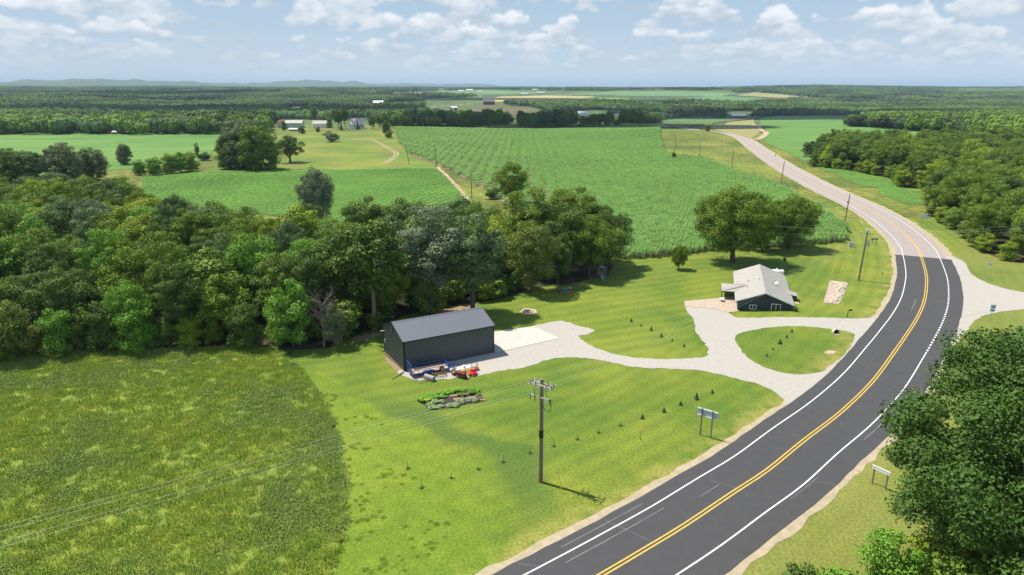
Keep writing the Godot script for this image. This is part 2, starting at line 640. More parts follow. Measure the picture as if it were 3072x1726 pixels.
# ------------------------------------------------------------------ land
var patchwork := FastNoiseLite.new()
var meadow_edge := points2([-30.63, -87.67, -24.13, -77.92, -20.98, -71.42, -18.69, -65.82, -16.18, -58.73, -14.77, -53.45, -13.95, -48.91, -13.71, -44.21, -13.27, -38.14])
var near_wood := points2([-75.02, -82.17, -69.92, -86.60, -63.81, -89.79, -50.24, -90.70, -37.34, -92.57, -31.22, -91.38, -26.33, -92.30, -24.40, -96.45, -21.11, -101.22, -18.07, -105.80, -12.80, -111.28, -6.10, -113.53, 0.14, -117.56, 3.11, -122.11, 11.57, -125.61, 19.36, -132.58, 21.71, -140.64, 18.98, -149.65, 3.76, -149.65, -9.33, -144.12, -36.40, -141.66, -59.10, -147.77, -86.74, -164.26, -104.46, -184.58, -149.12, -196.62, -174.59, -196.62])
var right_wood := points2([145.3, -331.9, 153.5, -316.9, 156.8, -297.4, 157.1, -282.6, 148.8, -261.2, 154.0, -254.8, 132.11, -216.99, 121.82, -194.72, 118.16, -179.61, 114.61, -166.56, 108.90, -156.01, 106.97, -147.39, 110.39, -142.36, 115.27, -129.59, 308.5, -364.4, 320.9, -434.0, 286.2, -434.0, 241.8, -417.0, 204.9, -419.7, 174.3, -398.7, 157.3, -373.0])
var upper_wood := points2([443.5, -925.9, 344.6, -650.9, 355.5, -599.9, 367.3, -548.8, 304.7, -452.4, 334.8, -446.1, 347.3, -411.6, 927.1, -1113.1, 1263.5, -1739.1, 1173.7, -1871.7, 946.6, -1725.4, 667.6, -1294.2])
var corn_field := points2([-109.9, -660.7, -76.1, -472.3, -57.2, -389.0, -46.5, -364.4, -36.1, -337.2, -25.7, -304.6, -18.0, -277.5, -10.1, -252.7, -3.70, -225.80, 5.75, -187.46, 17.83, -155.60, 23.27, -144.83, 33.98, -147.39, 40.85, -150.81, 56.68, -155.19, 74.54, -159.82, 80.03, -162.01, 83.63, -166.56, 89.19, -180.15, 92.84, -197.91, 93.84, -209.53, 99.65, -245.65, 101.4, -277.5, 99.1, -304.6, 100.1, -331.9, 100.9, -366.5, 92.5, -375.2, 87.0, -393.8, 91.8, -419.7, 114.4, -540.9, 142.8, -689.7, 120.7, -697.7, 80.8, -640.4, 25.2, -616.6, -34.6, -634.9, -72.1, -647.5])

func land_colour(x: float, z: float) -> Color:
	var r := sqrt(x * x + z * z)
	var a := big_noise.get_noise_2d(x, z)
	var b := mid_noise.get_noise_2d(x, z)
	var near := Color(0.15, 0.215, 0.028).lerp(Color(0.27, 0.275, 0.05), clampf(0.45 + a * 0.9 + b * 0.7, 0, 1))
	near = near.lerp(Color(0.12, 0.19, 0.025), clampf(big_noise.get_noise_2d(z * 0.7 + 300, x * 0.7) * 1.8, 0, 1))
	var kind := patchwork.get_noise_2d(x, z)
	var far := Color(0.10, 0.17, 0.04)
	if kind > 0.45:
		far = Color(0.17, 0.24, 0.06)
	elif kind > 0.1:
		far = Color(0.085, 0.15, 0.045)
	elif kind > -0.2:
		far = Color(0.13, 0.20, 0.045)
	elif kind < -0.75:
		far = Color(0.30, 0.27, 0.13)
	return (near * 1.1).lerp(far, smoothstep(650, 900, r))

func axis(step: float, reach: float, far: float) -> PackedFloat32Array:
	var out := PackedFloat32Array()
	var x := 0.0
	while x < reach:
		out.append(x)
		x += step
	while x < far:
		out.append(x)
		step *= 1.13
		x += step
	out.append(far)
	return out

func build_land():
	patchwork.seed = 9
	patchwork.noise_type = FastNoiseLite.TYPE_CELLULAR
	patchwork.cellular_return_type = FastNoiseLite.RETURN_CELL_VALUE
	patchwork.frequency = 1.0 / 330.0
	var xs := PackedFloat32Array()
	var half := axis(5.0, 330.0, 26000.0)
	for k in range(half.size() - 1, 0, -1):
		xs.append(-half[k])
	xs.append_array(half)
	var zs := PackedFloat32Array()
	var ahead := axis(5.0, 720.0, 26000.0)
	for k in range(ahead.size() - 1, 0, -1):
		zs.append(-ahead[k])
	zs.append_array(axis(10.0, 20.0, 9000.0))
	var v := PackedVector3Array()
	var n := PackedVector3Array()
	var c := PackedColorArray()
	var index := PackedInt32Array()
	for iz in zs.size():
		for ix in xs.size():
			v.append(on_land(xs[ix], zs[iz], -0.12))
			var e := 4.0
			n.append(Vector3(height_at(xs[ix] - e, zs[iz]) - height_at(xs[ix] + e, zs[iz]), 2.0 * e, height_at(xs[ix], zs[iz] - e) - height_at(xs[ix], zs[iz] + e)).normalized())
			c.append(land_colour(xs[ix], zs[iz]))
	var w := xs.size()
	for iz in zs.size() - 1:
		for ix in w - 1:
			var a := iz * w + ix
			index.append_array(PackedInt32Array([a, a + 1, a + w + 1, a, a + w + 1, a + w]))
	var m := ArrayMesh.new()
	var arrays := []
	arrays.resize(Mesh.ARRAY_MAX)
	arrays[Mesh.ARRAY_VERTEX] = v
	arrays[Mesh.ARRAY_NORMAL] = n
	arrays[Mesh.ARRAY_COLOR] = c
	arrays[Mesh.ARRAY_INDEX] = index
	m.add_surface_from_arrays(Mesh.PRIMITIVE_TRIANGLES, arrays)
	structure("ground", m, M.ground)
	build_hills()

# the long wooded bluffs far off on the horizon, each a ridge with a near and a far slope
func build_hills():
	var ridges := [
		[12500.0, -0.90, -0.155, 150.0, 3, 0.0], [15500.0, -0.70, 0.02, 120.0, 5, 0.3], [9500.0, -0.95, -0.42, 62.0, 8, 0.5],
		[9000.0, 0.36, 0.95, 34.0, 13, 0.2], [4300.0, 0.52, 1.0, 25.0, 17, 0.4], [9800.0, -0.2, 0.5, 16.0, 23, 0.3],
	]
	for r in ridges:
		var noise := FastNoiseLite.new()
		noise.seed = r[4]
		noise.frequency = 2.2
		noise.fractal_octaves = 4
		var s := Shape.new()
		s.colours = true
		var rows := 9
		var columns := 130
		var depth: float = r[0] * 0.16
		var grid := []
		for j in rows:
			var f := j / float(rows - 1)
			var line := []
			for k in columns + 1:
				var t := k / float(columns)
				var angle: float = lerpf(r[1], r[2], t)
				var end := smoothstep(0.0, 0.12, t) * smoothstep(0.0, 0.10, 1.0 - t)
				var d: float = r[0] + depth * (f - 0.35)
				var top: float = r[3] * (0.72 + 0.45 * noise.get_noise_2d(angle * 3.0, 0.0) + 0.12 * noise.get_noise_2d(angle * 16.0, 5.0))
				var shape := sin(PI * clampf(f, 0, 1))
				shape = pow(shape, 0.7) * (1.0 + 0.22 * noise.get_noise_2d(angle * 22.0, f * 2.5))
				var x := sin(angle) * d
				var z := -cos(angle) * d
				line.append(Vector3(x, height_at(x, z) - 6.0 + (top * shape + 4.0) * end, z))
			grid.append(line)
		for j in rows - 1:
			for k in columns:
				var g := noise.get_noise_2d(k * 0.35, j * 0.9)
				s.tint = Color(0.10, 0.155, 0.03).lerp(Color(0.15, 0.2, 0.045), clampf(0.4 + g, 0, 1))
				s.quad(grid[j][k], grid[j][k + 1], grid[j + 1][k + 1], grid[j + 1][k], Vector3.UP)
		structure("hills", s.mesh(), M.ground)

# ------------------------------------------------------------------ roads
func build_roads():
	var line := points2([-5.28, -34.85, 0.45, -39.29, 6.95, -44.21, 10.70, -47.13, 14.85, -50.43, 20.39, -55.20, 25.05, -59.16, 30.89, -64.88, 38.20, -71.82, 45.98, -80.17, 53.83, -89.79, 59.88, -97.37, 66.08, -105.39, 72.17, -113.99, 77.93, -123.17, 83.34, -132.58, 90.69, -147.02, 95.61, -157.68, 101.55, -174.88, 107.34, -195.99, 112.01, -221.71, 114.82, -245.65, 122.8, -294.6, 133.7, -350.3, 151.0, -428.0, 163.7, -486.1, 166.1, -517.7, 162.5, -539.8, 156.4, -551.4])
	line.append_array(PackedVector2Array([Vector2(160, -655), Vector2(139, -720)]))
	road_line = smooth_line(line, 8.0)
	var fine := smooth_line(line, 1.6)
	var total := 0.0
	var joint := 0.0
	var dots_from := 0.0
	var dots_to := 0.0
	var best := [1e9, 1e9, 1e9]
	var seek := points2([90.69, -147.02, 81.68, -129.59, 56.12, -92.56])
	for k in fine.size() - 1:
		for j in 3:
			var d := fine[k].distance_to(seek[j])
			if d < best[j]:
				best[j] = d
				if j == 0:
					joint = total
				elif j == 1:
					dots_to = total
				else:
					dots_from = total
		total += (fine[k + 1] - fine[k]).length()
	var new_part := cut_line(fine, 0, joint)
	var old_part := cut_line(fine, joint, total)
	structure("road_shoulder", ribbon(fine, -5.95, -4.4, 0.02, 0.22, 3), M.shoulder)
	structure("road_shoulder", ribbon(fine, 4.4, 6.5, 0.02, 0.3, 4), M.shoulder)
	structure("road", ribbon(new_part, -5.15, 5.75, 0.06, 0.07, 5, 6), M.asphalt)
	structure("road", ribbon(old_part, -4.85, 4.85, 0.055, 0.06, 6, 6), M.old_asphalt)
	for side in [-1.0, 1.0]:
		structure("road_marking", ribbon(fine, side * 0.17 - 0.075, side * 0.17 + 0.075, 0.068), M.yellow_line)
	structure("road_marking", ribbon(fine, -3.635, -3.485, 0.068), M.white_line)
	structure("road_marking", ribbon(cut_line(fine, 0, dots_from), 3.485, 3.635, 0.068), M.white_line)
	structure("road_marking", ribbon(cut_line(fine, dots_to, total), 3.485, 3.635, 0.068), M.white_line)
	var run := dots_from + 0.4
	while run < dots_to:
		structure("road_marking", ribbon(cut_line(fine, run, run + 0.75), 3.44, 3.68, 0.068), M.white_line)
		run += 1.35
	# old paint left beside the lines, sealed seams and cracks
	for q in [[14.0, 26.0, -2.72, 0.045], [15.0, 25.0, -4.35, 0.04], [30.0, 33.0, -1.6, 0.04], [9.0, 12.0, -2.1, 0.05], [52.0, 57.0, 4.3, 0.05], [66.0, 68.5, 4.35, 0.05], [104.0, 112.0, -1.3, 0.05], [36.0, 41.0, 3.95, 0.03]]:
		structure("old_road_marking", ribbon(cut_line(fine, q[0], q[1]), q[2] - q[3], q[2] + q[3], 0.067, 0.02, int(q[0])), M.worn_line)
	for q in [[11.0, -4.9, -3.7], [20.5, -4.8, -0.3], [33.0, -2.6, 0.4], [40.0, 3.8, 5.6], [47.0, -2.9, -0.5], [58.0, 3.7, 5.6], [63.0, -5.0, -3.9], [74.0, -3.2, -0.3], [82.0, 3.9, 5.5], [96.0, -1.8, 3.2], [112.0, 0.4, 3.4], [128.0, -4.6, 3.0]]:
		var a := cut_line(fine, q[0], q[0] + 2.2)
		var along := (a[a.size() - 1] - a[0]).normalized()
		var side := Vector2(-along.y, along.x)
		var crack := PackedVector2Array()
		for k in 9:
			crack.append(a[0] + side * lerpf(q[1], q[2], k / 8.0) + along * (0.06 * sin(k * 2.3 + q[0]) + 0.12 * k))
		structure("road_crack", ribbon(crack, -0.018, 0.018, 0.065, 0.008, int(q[0])), M.worn_line)
	# pale scuffs and flecks worn into the new asphalt
	var scuff := Shape.new()
	rng.seed = 19
	for k in 150:
		var at := rng.randf_range(2.0, joint - 4.0)
		var bit := cut_line(fine, at, at + 0.4)
		var ahead := (bit[bit.size() - 1] - bit[0]).normalized()
		var side := Vector2(-ahead.y, ahead.x)
		var off := rng.randfn() * 0.9 if rng.randf() < 0.7 else rng.randf_range(-4.6, 5.2)
		var p := bit[0] + side * off
		var u := ahead.rotated(rng.randf_range(-0.6, 0.6)) * rng.randf_range(0.04, 0.22)
		var w := Vector2(-u.y, u.x).normalized() * rng.randf_range(0.012, 0.035)
		var y := height_at(p.x, p.y) + 0.0645
		scuff.quad(Vector3(p.x - u.x, y, p.y - u.y), Vector3(p.x + w.x, y, p.y + w.y), Vector3(p.x + u.x, y, p.y + u.y), Vector3(p.x - w.x, y, p.y - w.y), Vector3.UP)
	structure("road_scuffs", scuff.mesh(), M.worn_line)
	# gravel mouth of the side road
	var mouth := points2([93.28, -149.65, 96.80, -148.52, 97.82, -145.19, 96.97, -141.66, 93.53, -134.75, 92.11, -131.67, 91.26, -125.89, 92.26, -121.85, 96.23, -116.83, 106.27, -107.43, 101.80, -102.46, 91.71, -110.84, 86.58, -109.75, 81.80, -108.47, 77.90, -106.60, 74.38, -103.81, 69.65, -98.60, 64.90, -93.53, 59.78, -87.59, 54.64, -81.53, 50.83, -76.75, 49.03, -77.90, 60.35, -96.17, 75.31, -118.79])
	sheet("side_road", rough_edge(mouth, 1.0, 0.12, 5), 2.0, 0.04, M.gravel)
	for q in [points2([70.82, -103.42, 73.12, -103.03, 73.57, -102.46]), points2([89.09, -131.67, 90.41, -131.37, 91.48, -131.07]), points2([73.34, -105.39, 77.26, -107.43, 79.80, -108.26, 82.38, -109.11])]:
		structure("road_crack", ribbon(smooth_line(q, 0.7), -0.04, 0.04, 0.046, 0.012, 3), M.seam)

# ------------------------------------------------------------------ yard surfaces
func lawn_colour(x: float, z: float) -> Color:
	var a := big_noise.get_noise_2d(x, z)
	var b := mid_noise.get_noise_2d(x, z)
	var e := small_noise.get_noise_2d(x, z)
	var colour := Color(0.125, 0.215, 0.02).lerp(Color(0.25, 0.305, 0.034), clampf(0.46 + 0.8 * a + 0.5 * b + 0.25 * e, 0, 1))
	var d := road_distance(x, z)
	var stripe := sin(d * 2.75 + b) if d < 26.0 else sin((x * 0.42 + z * 0.91) * 2.1 + 2.5 * a)
	colour = colour * (1.0 + 0.1 * stripe)
	# straw coloured verge along the road
	var verge := (1.0 - smoothstep(5.5, 9.0, d)) * clampf(0.55 + e * 1.6 + b, 0, 1)
	colour = colour.lerp(Color(0.42, 0.37, 0.10), verge * 0.75)
	var right_of_road: bool = x > 16.0 and z > -0.95 * x - 30.0 - (0.0 if x < 60.0 else (x - 60.0) * 0.6)
	if right_of_road:
		colour = colour.lerp(Color(0.26, 0.28, 0.07), 0.5 + 0.4 * a)
	# creeping weeds and the dark clover strip along the meadow
	var q := Vector2(x, z)
	var gap := 1e9
	for k in meadow_edge.size() - 1:
		gap = minf(gap, q.distance_to(Geometry2D.get_closest_point_to_segment(q, meadow_edge[k], meadow_edge[k + 1])))
	if z > -84.0:
		var reach := lerpf(3.0, 15.0, smoothstep(-80.0, -58.0, z))
		var belt := 1.0 - smoothstep(reach * 0.7, reach, gap + 4.0 * b)
		colour = colour.lerp(Color(0.215, 0.32, 0.02) * (1.0 + 0.3 * e), belt * 0.5)
		var clover := smoothstep(reach - 1.0, reach + 1.0, gap + 3.0 * b) * (1.0 - smoothstep(reach + 3.0, reach + 5.5, gap + 3.0 * b)) * smoothstep(-78.0, -70.0, z) * (1.0 - smoothstep(-57.0, -48.0, z))
		colour = colour.lerp(Color(0.095, 0.175, 0.03), clover * 0.8)
	return Color(colour.r, colour.g, colour.b) * 0.93

func meadow_colour(x: float, z: float) -> Color:
	var a := big_noise.get_noise_2d(x * 2.2, z * 2.2)
	var b := mid_noise.get_noise_2d(x * 1.5, z * 1.5)
	var e := small_noise.get_noise_2d(x, z)
	var colour := Color(0.14, 0.20, 0.03).lerp(Color(0.28, 0.33, 0.035), clampf(0.45 + 0.5 * b + 0.9 * e, 0, 1))
	colour = colour.lerp(Color(0.105, 0.165, 0.045), clampf(a * 1.2 + 0.15 + 1.0 * b, 0, 0.6))
	return colour * 1.15

func wood_floor_colour(x: float, z: float) -> Color:
	var b := mid_noise.get_noise_2d(x, z)
	return Color(0.05, 0.075, 0.02).lerp(Color(0.13, 0.09, 0.055), clampf(0.4 + b, 0, 1))

func soy_colour(x: float, z: float) -> Color:
	var a := big_noise.get_noise_2d(x * 0.5, z * 0.5)
	var b := big_noise.get_noise_2d(x * 0.12, z * 2.0)
	return Color(0.085, 0.205, 0.04).lerp(Color(0.15, 0.28, 0.055), clampf(0.45 + a * 0.5 + b * 0.7, 0, 1)) * 1.15

func pasture_colour(x: float, z: float) -> Color:
	var a := big_noise.get_noise_2d(x * 0.8, z * 0.8)
	var b := mid_noise.get_noise_2d(x * 0.4, z * 0.7)
	var colour := Color(0.12, 0.215, 0.02).lerp(Color(0.22, 0.25, 0.04), clampf(0.42 + a * 1.5 + b * 0.7, 0, 1))
	return colour.lerp(Color(0.17, 0.125, 0.06), clampf(b * 2.2 - 0.3 - a, 0, 0.65)) * 1.15

func stubble_colour(x: float, z: float) -> Color:
	var rows := sin((x * 0.35 - z * 0.94) * 0.9)
	return Color(0.26, 0.27, 0.08).lerp(Color(0.42, 0.36, 0.17), clampf(0.5 + rows * 0.6, 0, 1))

func build_yard():
	var lawn := points2([-12.81, -36.43, -13.95, -48.91, -14.77, -53.45, -16.18, -58.73, -18.69, -65.82, -20.98, -71.42, -24.13, -77.92, -30.63, -87.67, -31.02, -92.64, -25.58, -96.39, -19.15, -108.47, 0.88, -121.33, 19.78, -135.69, 23.43, -145.92, 34.22, -148.52, 41.24, -152.38, 75.31, -161.57, 85.22, -168.45, 94.27, -187.46, 107.24, -199.87, 118.65, -192.24, 122.95, -196.62, 118.84, -180.69, 114.20, -165.63, 107.22, -147.77, 110.90, -143.06, 120.93, -132.58, 77.62, -75.63, 42.31, -36.43])
	sheet("lawn", rough_edge(lawn, 2.0, 0.15, 2), 0.55, 0.0, M.lawn, "lawn")
	var meadow := points2([-40.37, -36.43, -81.95, -84.80, -71.89, -89.34, -64.21, -91.31, -50.85, -91.94, -37.57, -93.21, -33.48, -91.34, -30.63, -87.67, -24.13, -77.92, -20.98, -71.42, -18.69, -65.82, -16.18, -58.73, -14.77, -53.45, -13.95, -48.91, -13.71, -44.21, -12.81, -36.43])
	sheet("meadow", rough_edge(meadow, 0.7, 0.55, 3), 0.9, 0.03, M.meadow, "meadow")
	sheet("woodland_floor", near_wood, 4.0, 0.015, M.ground, "wood_floor")
	sheet("woodland_floor", right_wood, 6.0, 0.02, M.ground, "wood_floor")
	# gravel drive with its loop, parking patch by the shed and yard by the house
	var gravel := points2([-15.10, -83.28, -13.90, -81.89, -12.70, -80.71, -9.99, -80.68, -6.62, -81.29, -4.09, -82.17, -1.53, -83.60, 2.03, -84.94, 4.81, -87.31, 7.47, -88.46, 10.36, -88.02, 12.96, -86.88, 16.27, -84.94, 19.74, -84.40, 22.70, -84.13, 24.43, -83.87, 26.76, -82.82, 29.36, -80.66, 31.02, -79.56, 32.42, -76.97, 32.80, -74.53, 32.51, -73.05, 35.50, -75.08, 41.50, -80.91, 48.17, -88.31, 56.16, -97.87, 61.67, -105.37, 64.36, -111.72, 60.09, -105.96, 55.59, -104.76, 46.93, -104.60, 38.82, -105.95, 36.74, -106.38, 36.49, -108.51, 36.79, -110.79, 34.90, -113.78, 31.71, -113.59, 29.77, -111.61, 29.34, -108.74, 29.51, -104.74, 28.26, -99.15, 28.25, -95.67, 28.19, -91.78, 27.52, -89.34, 26.19, -88.31, 23.60, -87.88, 20.43, -87.74, 16.85, -88.31, 13.93, -89.94, 11.78, -92.25, 10.21, -95.67, 10.02, -96.86, 11.82, -97.90, 12.69, -99.14, 11.69, -100.77, 10.33, -101.52, 9.20, -103.03, 7.54, -103.81, 4.28, -102.08, 3.25, -101.14, -2.92, -98.25, -3.35, -92.89, -13.89, -85.76])
	sheet("driveway", rough_edge(gravel, 0.6, 0.17, 8), 1.5, 0.035, M.gravel)
	var island := points2([52.02, -97.47, 50.86, -99.12, 46.36, -100.72, 42.36, -100.95, 39.01, -100.26, 35.33, -98.47, 33.68, -96.70, 33.02, -93.85, 32.67, -90.24, 33.18, -86.32, 34.88, -83.60, 37.04, -82.43, 38.55, -82.43, 41.19, -83.60, 45.08, -87.59, 48.86, -92.09])
	sheet("lawn_island", rough_edge(island, 0.6, 0.15, 9), 0.8, 0.05, M.lawn, "lawn")
	var slab := points2([-2.87, -98.60, 3.43, -101.14, 7.13, -95.83, -1.47, -90.55, -2.53, -90.10])
	sheet("concrete_apron", slab, 3.0, 0.075, M.concrete)
	for q in [points2([0.25, -99.86, 2.43, -93.20]), points2([-2.63, -94.18, 5.30, -98.42])]:
		structure("concrete_joint", ribbon(smooth_line(q, 1.0), -0.012, 0.012, 0.08), M.seam)
	var patio := points2([30.27, -114.52, 33.31, -115.70, 38.27, -117.17, 40.37, -117.95, 38.37, -109.81, 36.44, -109.21, 34.82, -111.06, 31.20, -111.58, 29.77, -111.61])
	sheet("patio", patio, 1.2, 0.07, M.patio)
	for q in [points2([34.24, -115.99, 33.35, -111.91]), points2([37.73, -113.91, 39.55, -114.20])]:
		structure("concrete_joint", ribbon(smooth_line(q, 0.8), -0.02, 0.02, 0.076), M.seam)
	var strip := points2([-14.31, -84.64, -2.70, -90.10, -1.29, -90.09, -2.48, -88.17, -9.42, -84.18, -13.38, -82.27])
	sheet("gravel_strip", strip, 2.0, 0.045, M.gravel)
	# bare patches
	for q in [points2([1.47, -109.11, 2.30, -110.40, 3.84, -109.97, 4.25, -108.26, 3.09, -107.01, 1.58, -107.43])]:
		sheet("bare_soil", rough_edge(q, 0.5, 0.15, 4), 1.0, 0.06, M.pale_dirt)
	sheet("bare_soil", rough_edge(points2([30.96, -44.21, 32.65, -45.54, 34.08, -45.82, 34.49, -45.21, 33.06, -43.64, 31.05, -42.78]), 0.5, 0.4, 4), 1.0, 0.02, M.pale_dirt)
	sheet("bare_soil", rough_edge(points2([44.03, -90.09, 45.16, -90.85, 46.11, -90.70, 45.71, -89.94, 44.55, -89.49]), 0.5, 0.1, 4), 1.0, 0.07, M.pale_dirt)
	sheet("bare_soil", rough_edge(points2([-24.19, -95.52, -23.09, -97.30, -20.63, -98.64, -19.90, -97.35, -21.37, -96.25, -22.83, -94.68]), 0.5, 0.3, 4), 1.0, 0.02, M.dirt)
	sheet("bare_soil", rough_edge(points2([-18.31, -90.16, -15.53, -85.88, -14.36, -83.25, -14.85, -82.99, -17.03, -86.75]), 0.5, 0.15, 4), 1.0, 0.02, M.dirt)
	sheet("bare_soil", rough_edge(points2([-13.17, -108.47, -9.43, -111.72, -6.03, -112.17, -7.12, -107.43, -10.88, -105.39]), 0.5, 0.3, 4), 1.0, 0.03, M.dirt)
	# crops and grass beyond the yard
	sheet("corn_ground", corn_field, 8.0, -0.02, M.dirt)
	var soy := points2([-157.9, -294.6, -142.9, -307.6, -129.8, -312.2, -78.5, -316.9, -36.8, -325.1, -32.0, -309.1, -22.5, -265.7, -18.40, -246.63, -13.14, -217.76, -11.24, -194.72, -47.08, -186.30, -82.98, -205.28, -126.11, -230.04])
	sheet("soybean_field", soy, 5.0, 0.02, M.field, "soy")
	var soy_left := points2([-436.6, -494.1, -406.0, -553.5, -379.1, -601.6, -312.6, -644.3, -335.7, -720.4, -386.9, -968.9, -221.4, -530.8, -176.5, -411.6, -160.9, -364.4, -159.3, -348.4, -169.1, -330.2, -176.3, -320.1, -200.1, -295.9, -209.1, -280.0, -251.4, -280.0])
	sheet("soybean_field", soy_left, 8.0, 0.03, M.field, "soy")
	var pasture := points2([-126.5, -318.5, -113.7, -335.4, -125.3, -398.7, -180.3, -578.2, -157.6, -605.2, -116.3, -605.2, -102.6, -605.2, -75.8, -465.5, -56.9, -384.3, -45.8, -358.3, -36.0, -331.9, -36.8, -325.1, -78.5, -316.9])
	sheet("pasture", pasture, 5.0, 0.0, M.field, "pasture")
	var track := points2([-127.4, -522.2, -112.8, -509.8, -100.0, -498.0, -80.9, -443.0, -67.2, -401.2, -64.1, -379.7, -63.3, -364.4, -63.0, -337.2])
	for side in [-0.9, 0.9]:
		structure("farm_track", ribbon(smooth_line(track, 4.0), side - 0.35, side + 0.35, 0.08, 0.12, 3), M.pale_dirt)
	structure("farm_track", ribbon(smooth_line(points2([-35.3, -325.1, -31.3, -307.6, -26.4, -285.1, -20.6, -256.9, -15.19, -230.04, -12.29, -213.95]), 3.0), -0.9, 0.7, 0.03, 0.35, 3), M.pale_dirt)
	sheet("soybean_field", points2([144.0, -326.8, 152.0, -313.7, 154.6, -293.2, 155.1, -278.8, 145.3, -252.7, 150.04, -248.62, 132.63, -218.54, 127.79, -220.91, 128.53, -230.04, 131.50, -244.67, 137.8, -256.9, 133.0, -260.1, 137.4, -282.6, 141.7, -301.7, 142.4, -316.9]), 5.0, 0.02, M.field, "soy")
	sheet("soybean_field", points2([484.1, -1359.3, 620.3, -1464.0, 682.3, -1346.7, 667.6, -1294.2, 444.7, -926.1, 350.7, -618.8, 367.0, -548.8, 300.6, -446.1, 240.3, -414.3, 202.3, -414.3, 162.8, -382.0, 162.6, -370.8, 145.4, -333.7, 160.2, -401.2, 171.6, -467.1, 186.0, -512.9, 211.8, -581.7, 368.7, -1044.1]), 8.0, 0.03, M.field, "soy")
	sheet("stubble_field", points2([193.6, -683.5, 336.5, -1095.9, 421.4, -1222.7, 205.8, -580.7, 172.6, -501.9, 161.9, -520.5]), 3.0, 0.03, M.field, "stubble")
	structure("farm_track", ribbon(smooth_line(points2([354.9, -1027.8, 231.8, -654.1, 211.8, -581.7, 182.6, -511.5, 171.8, -496.1]), 4.0), -2.0, 2.0, 0.06, 0.5, 3), M.pale_dirt)
	# far fields
	var far_fields := [
		[[-85.1, -1940.0, -44.1, -2809.2, 162.6, -3153.3, 340.3, -2862.5, 198.1, -2322.0], Color(0.42, 0.34, 0.14)], [[128.8, -2143.4, 193.1, -2607.5, 398.4, -2610.3, 499.8, -2211.6, 403.6, -2038.8, 244.8, -2054.2], Color(0.17, 0.32, 0.06)],
		[[-391.0, -3061.2, -392.8, -3943.4, -62.0, -3959.5, 268.7, -3636.8, 80.9, -3439.3, -157.0, -3183.5], Color(0.12, 0.23, 0.08)], [[251.1, -3396.1, 545.9, -3585.9, 771.7, -3346.9, 957.3, -2987.6, 797.4, -2777.1, 502.1, -2870.0], Color(0.13, 0.24, 0.09)],
		[[-358.0, -1517.6, -355.9, -1627.1, -322.2, -1619.1, -277.8, -1524.3, -288.2, -1425.5, -320.8, -1427.0], Color(0.2, 0.32, 0.06)], [[-533.1, -1607.3, -569.8, -1780.3, -514.2, -1761.9, -458.6, -1633.2, -461.9, -1493.1], Color(0.22, 0.33, 0.08)],
		[[-641.8, -1339.1, -691.0, -1478.1, -656.4, -1456.5, -564.0, -1241.9, -580.3, -1239.1], Color(0.2, 0.32, 0.06)], [[-236.4, -1691.8, -201.0, -1803.4, -81.8, -1864.7, -56.7, -1735.5, -129.4, -1451.0, -174.1, -1483.0], Color(0.085, 0.13, 0.04)],
		[[-123.5, -1586.9, -46.9, -1734.7, 40.1, -1696.5, 76.9, -1481.4, 1.6, -1377.3, -81.8, -1479.3], Color(0.12, 0.11, 0.05)], [[901.2, -2860.8, 1062.5, -3100.8, 1156.6, -2670.0, 1046.2, -2617.7], Color(0.30, 0.28, 0.12)],
		[[642.4, -2650.1, 814.7, -2838.2, 1012.3, -2568.3, 826.4, -2402.5, 634.1, -2391.2], Color(0.10, 0.2, 0.07)], [[1131.7, -2544.5, 1282.9, -2532.6, 1247.5, -2407.3, 1120.6, -2425.6], Color(0.15, 0.27, 0.07)],
		[[218.2, -1094.2, 293.6, -1259.5, 383.1, -1297.5, 423.0, -1241.8, 317.9, -1095.9, 171.2, -667.4, 149.2, -653.6], Color(0.10, 0.17, 0.05)], [[3.5, -3134.8, 217.9, -3473.3, 481.7, -3161.2, 324.2, -3012.3], Color(0.1, 0.15, 0.06)],
	]
	for q in far_fields:
		var tone: Color = q[1]
		sheet("crop_field", points2(q[0]), 30.0, 0.5, M.field, "flat", tone)
	var highway := smooth_line(points2([-72.9, -1965.0, -104.3, -1892.8, -132.8, -1829.2, -162.6, -1772.2, -184.9, -1737.3, -185.5, -1662.4, -167.9, -1575.6, -138.1, -1511.2, -78.6, -1450.0, -38.1, -1406.2, -1.5, -1346.9]), 12.0)
	structure("highway", ribbon(highway, -5.0, 5.0, 0.9), M.old_asphalt)

# ------------------------------------------------------------------ crops
func copies_of(called: String, mesh: Mesh, material: Material, places: Array, tints: Array, label: String, category: String) -> MultiMeshInstance3D:
	var mm := MultiMesh.new()
	mm.transform_format = MultiMesh.TRANSFORM_3D
	mm.use_colors = true
	mm.mesh = mesh
	mm.instance_count = places.size()
	for k in places.size():
		mm.set_instance_transform(k, places[k])
		mm.set_instance_color(k, tints[k])
	var o := MultiMeshInstance3D.new()
	o.name = numbered(called)
	o.multimesh = mm
	o.material_override = material
	add_child(o)
	o.set_meta("kind", "stuff")
	tag(o, label, category)
	return o

func leaf_blade(s: Shape, root: Vector3, out: Vector3, length: float, width: float, rise: float, droop: float):
	var side := out.cross(Vector3.UP).normalized() * width * 0.5
	var a := root
	var b := root + out * length * 0.5 + Vector3.UP * rise
	var d := root + out * length + Vector3.UP * (rise - droop)
	s.quad(a - side * 0.6, a + side * 0.6, b + side, b - side, Vector3.UP)
	s.flat(b - side, b + side, d, Vector3.UP)

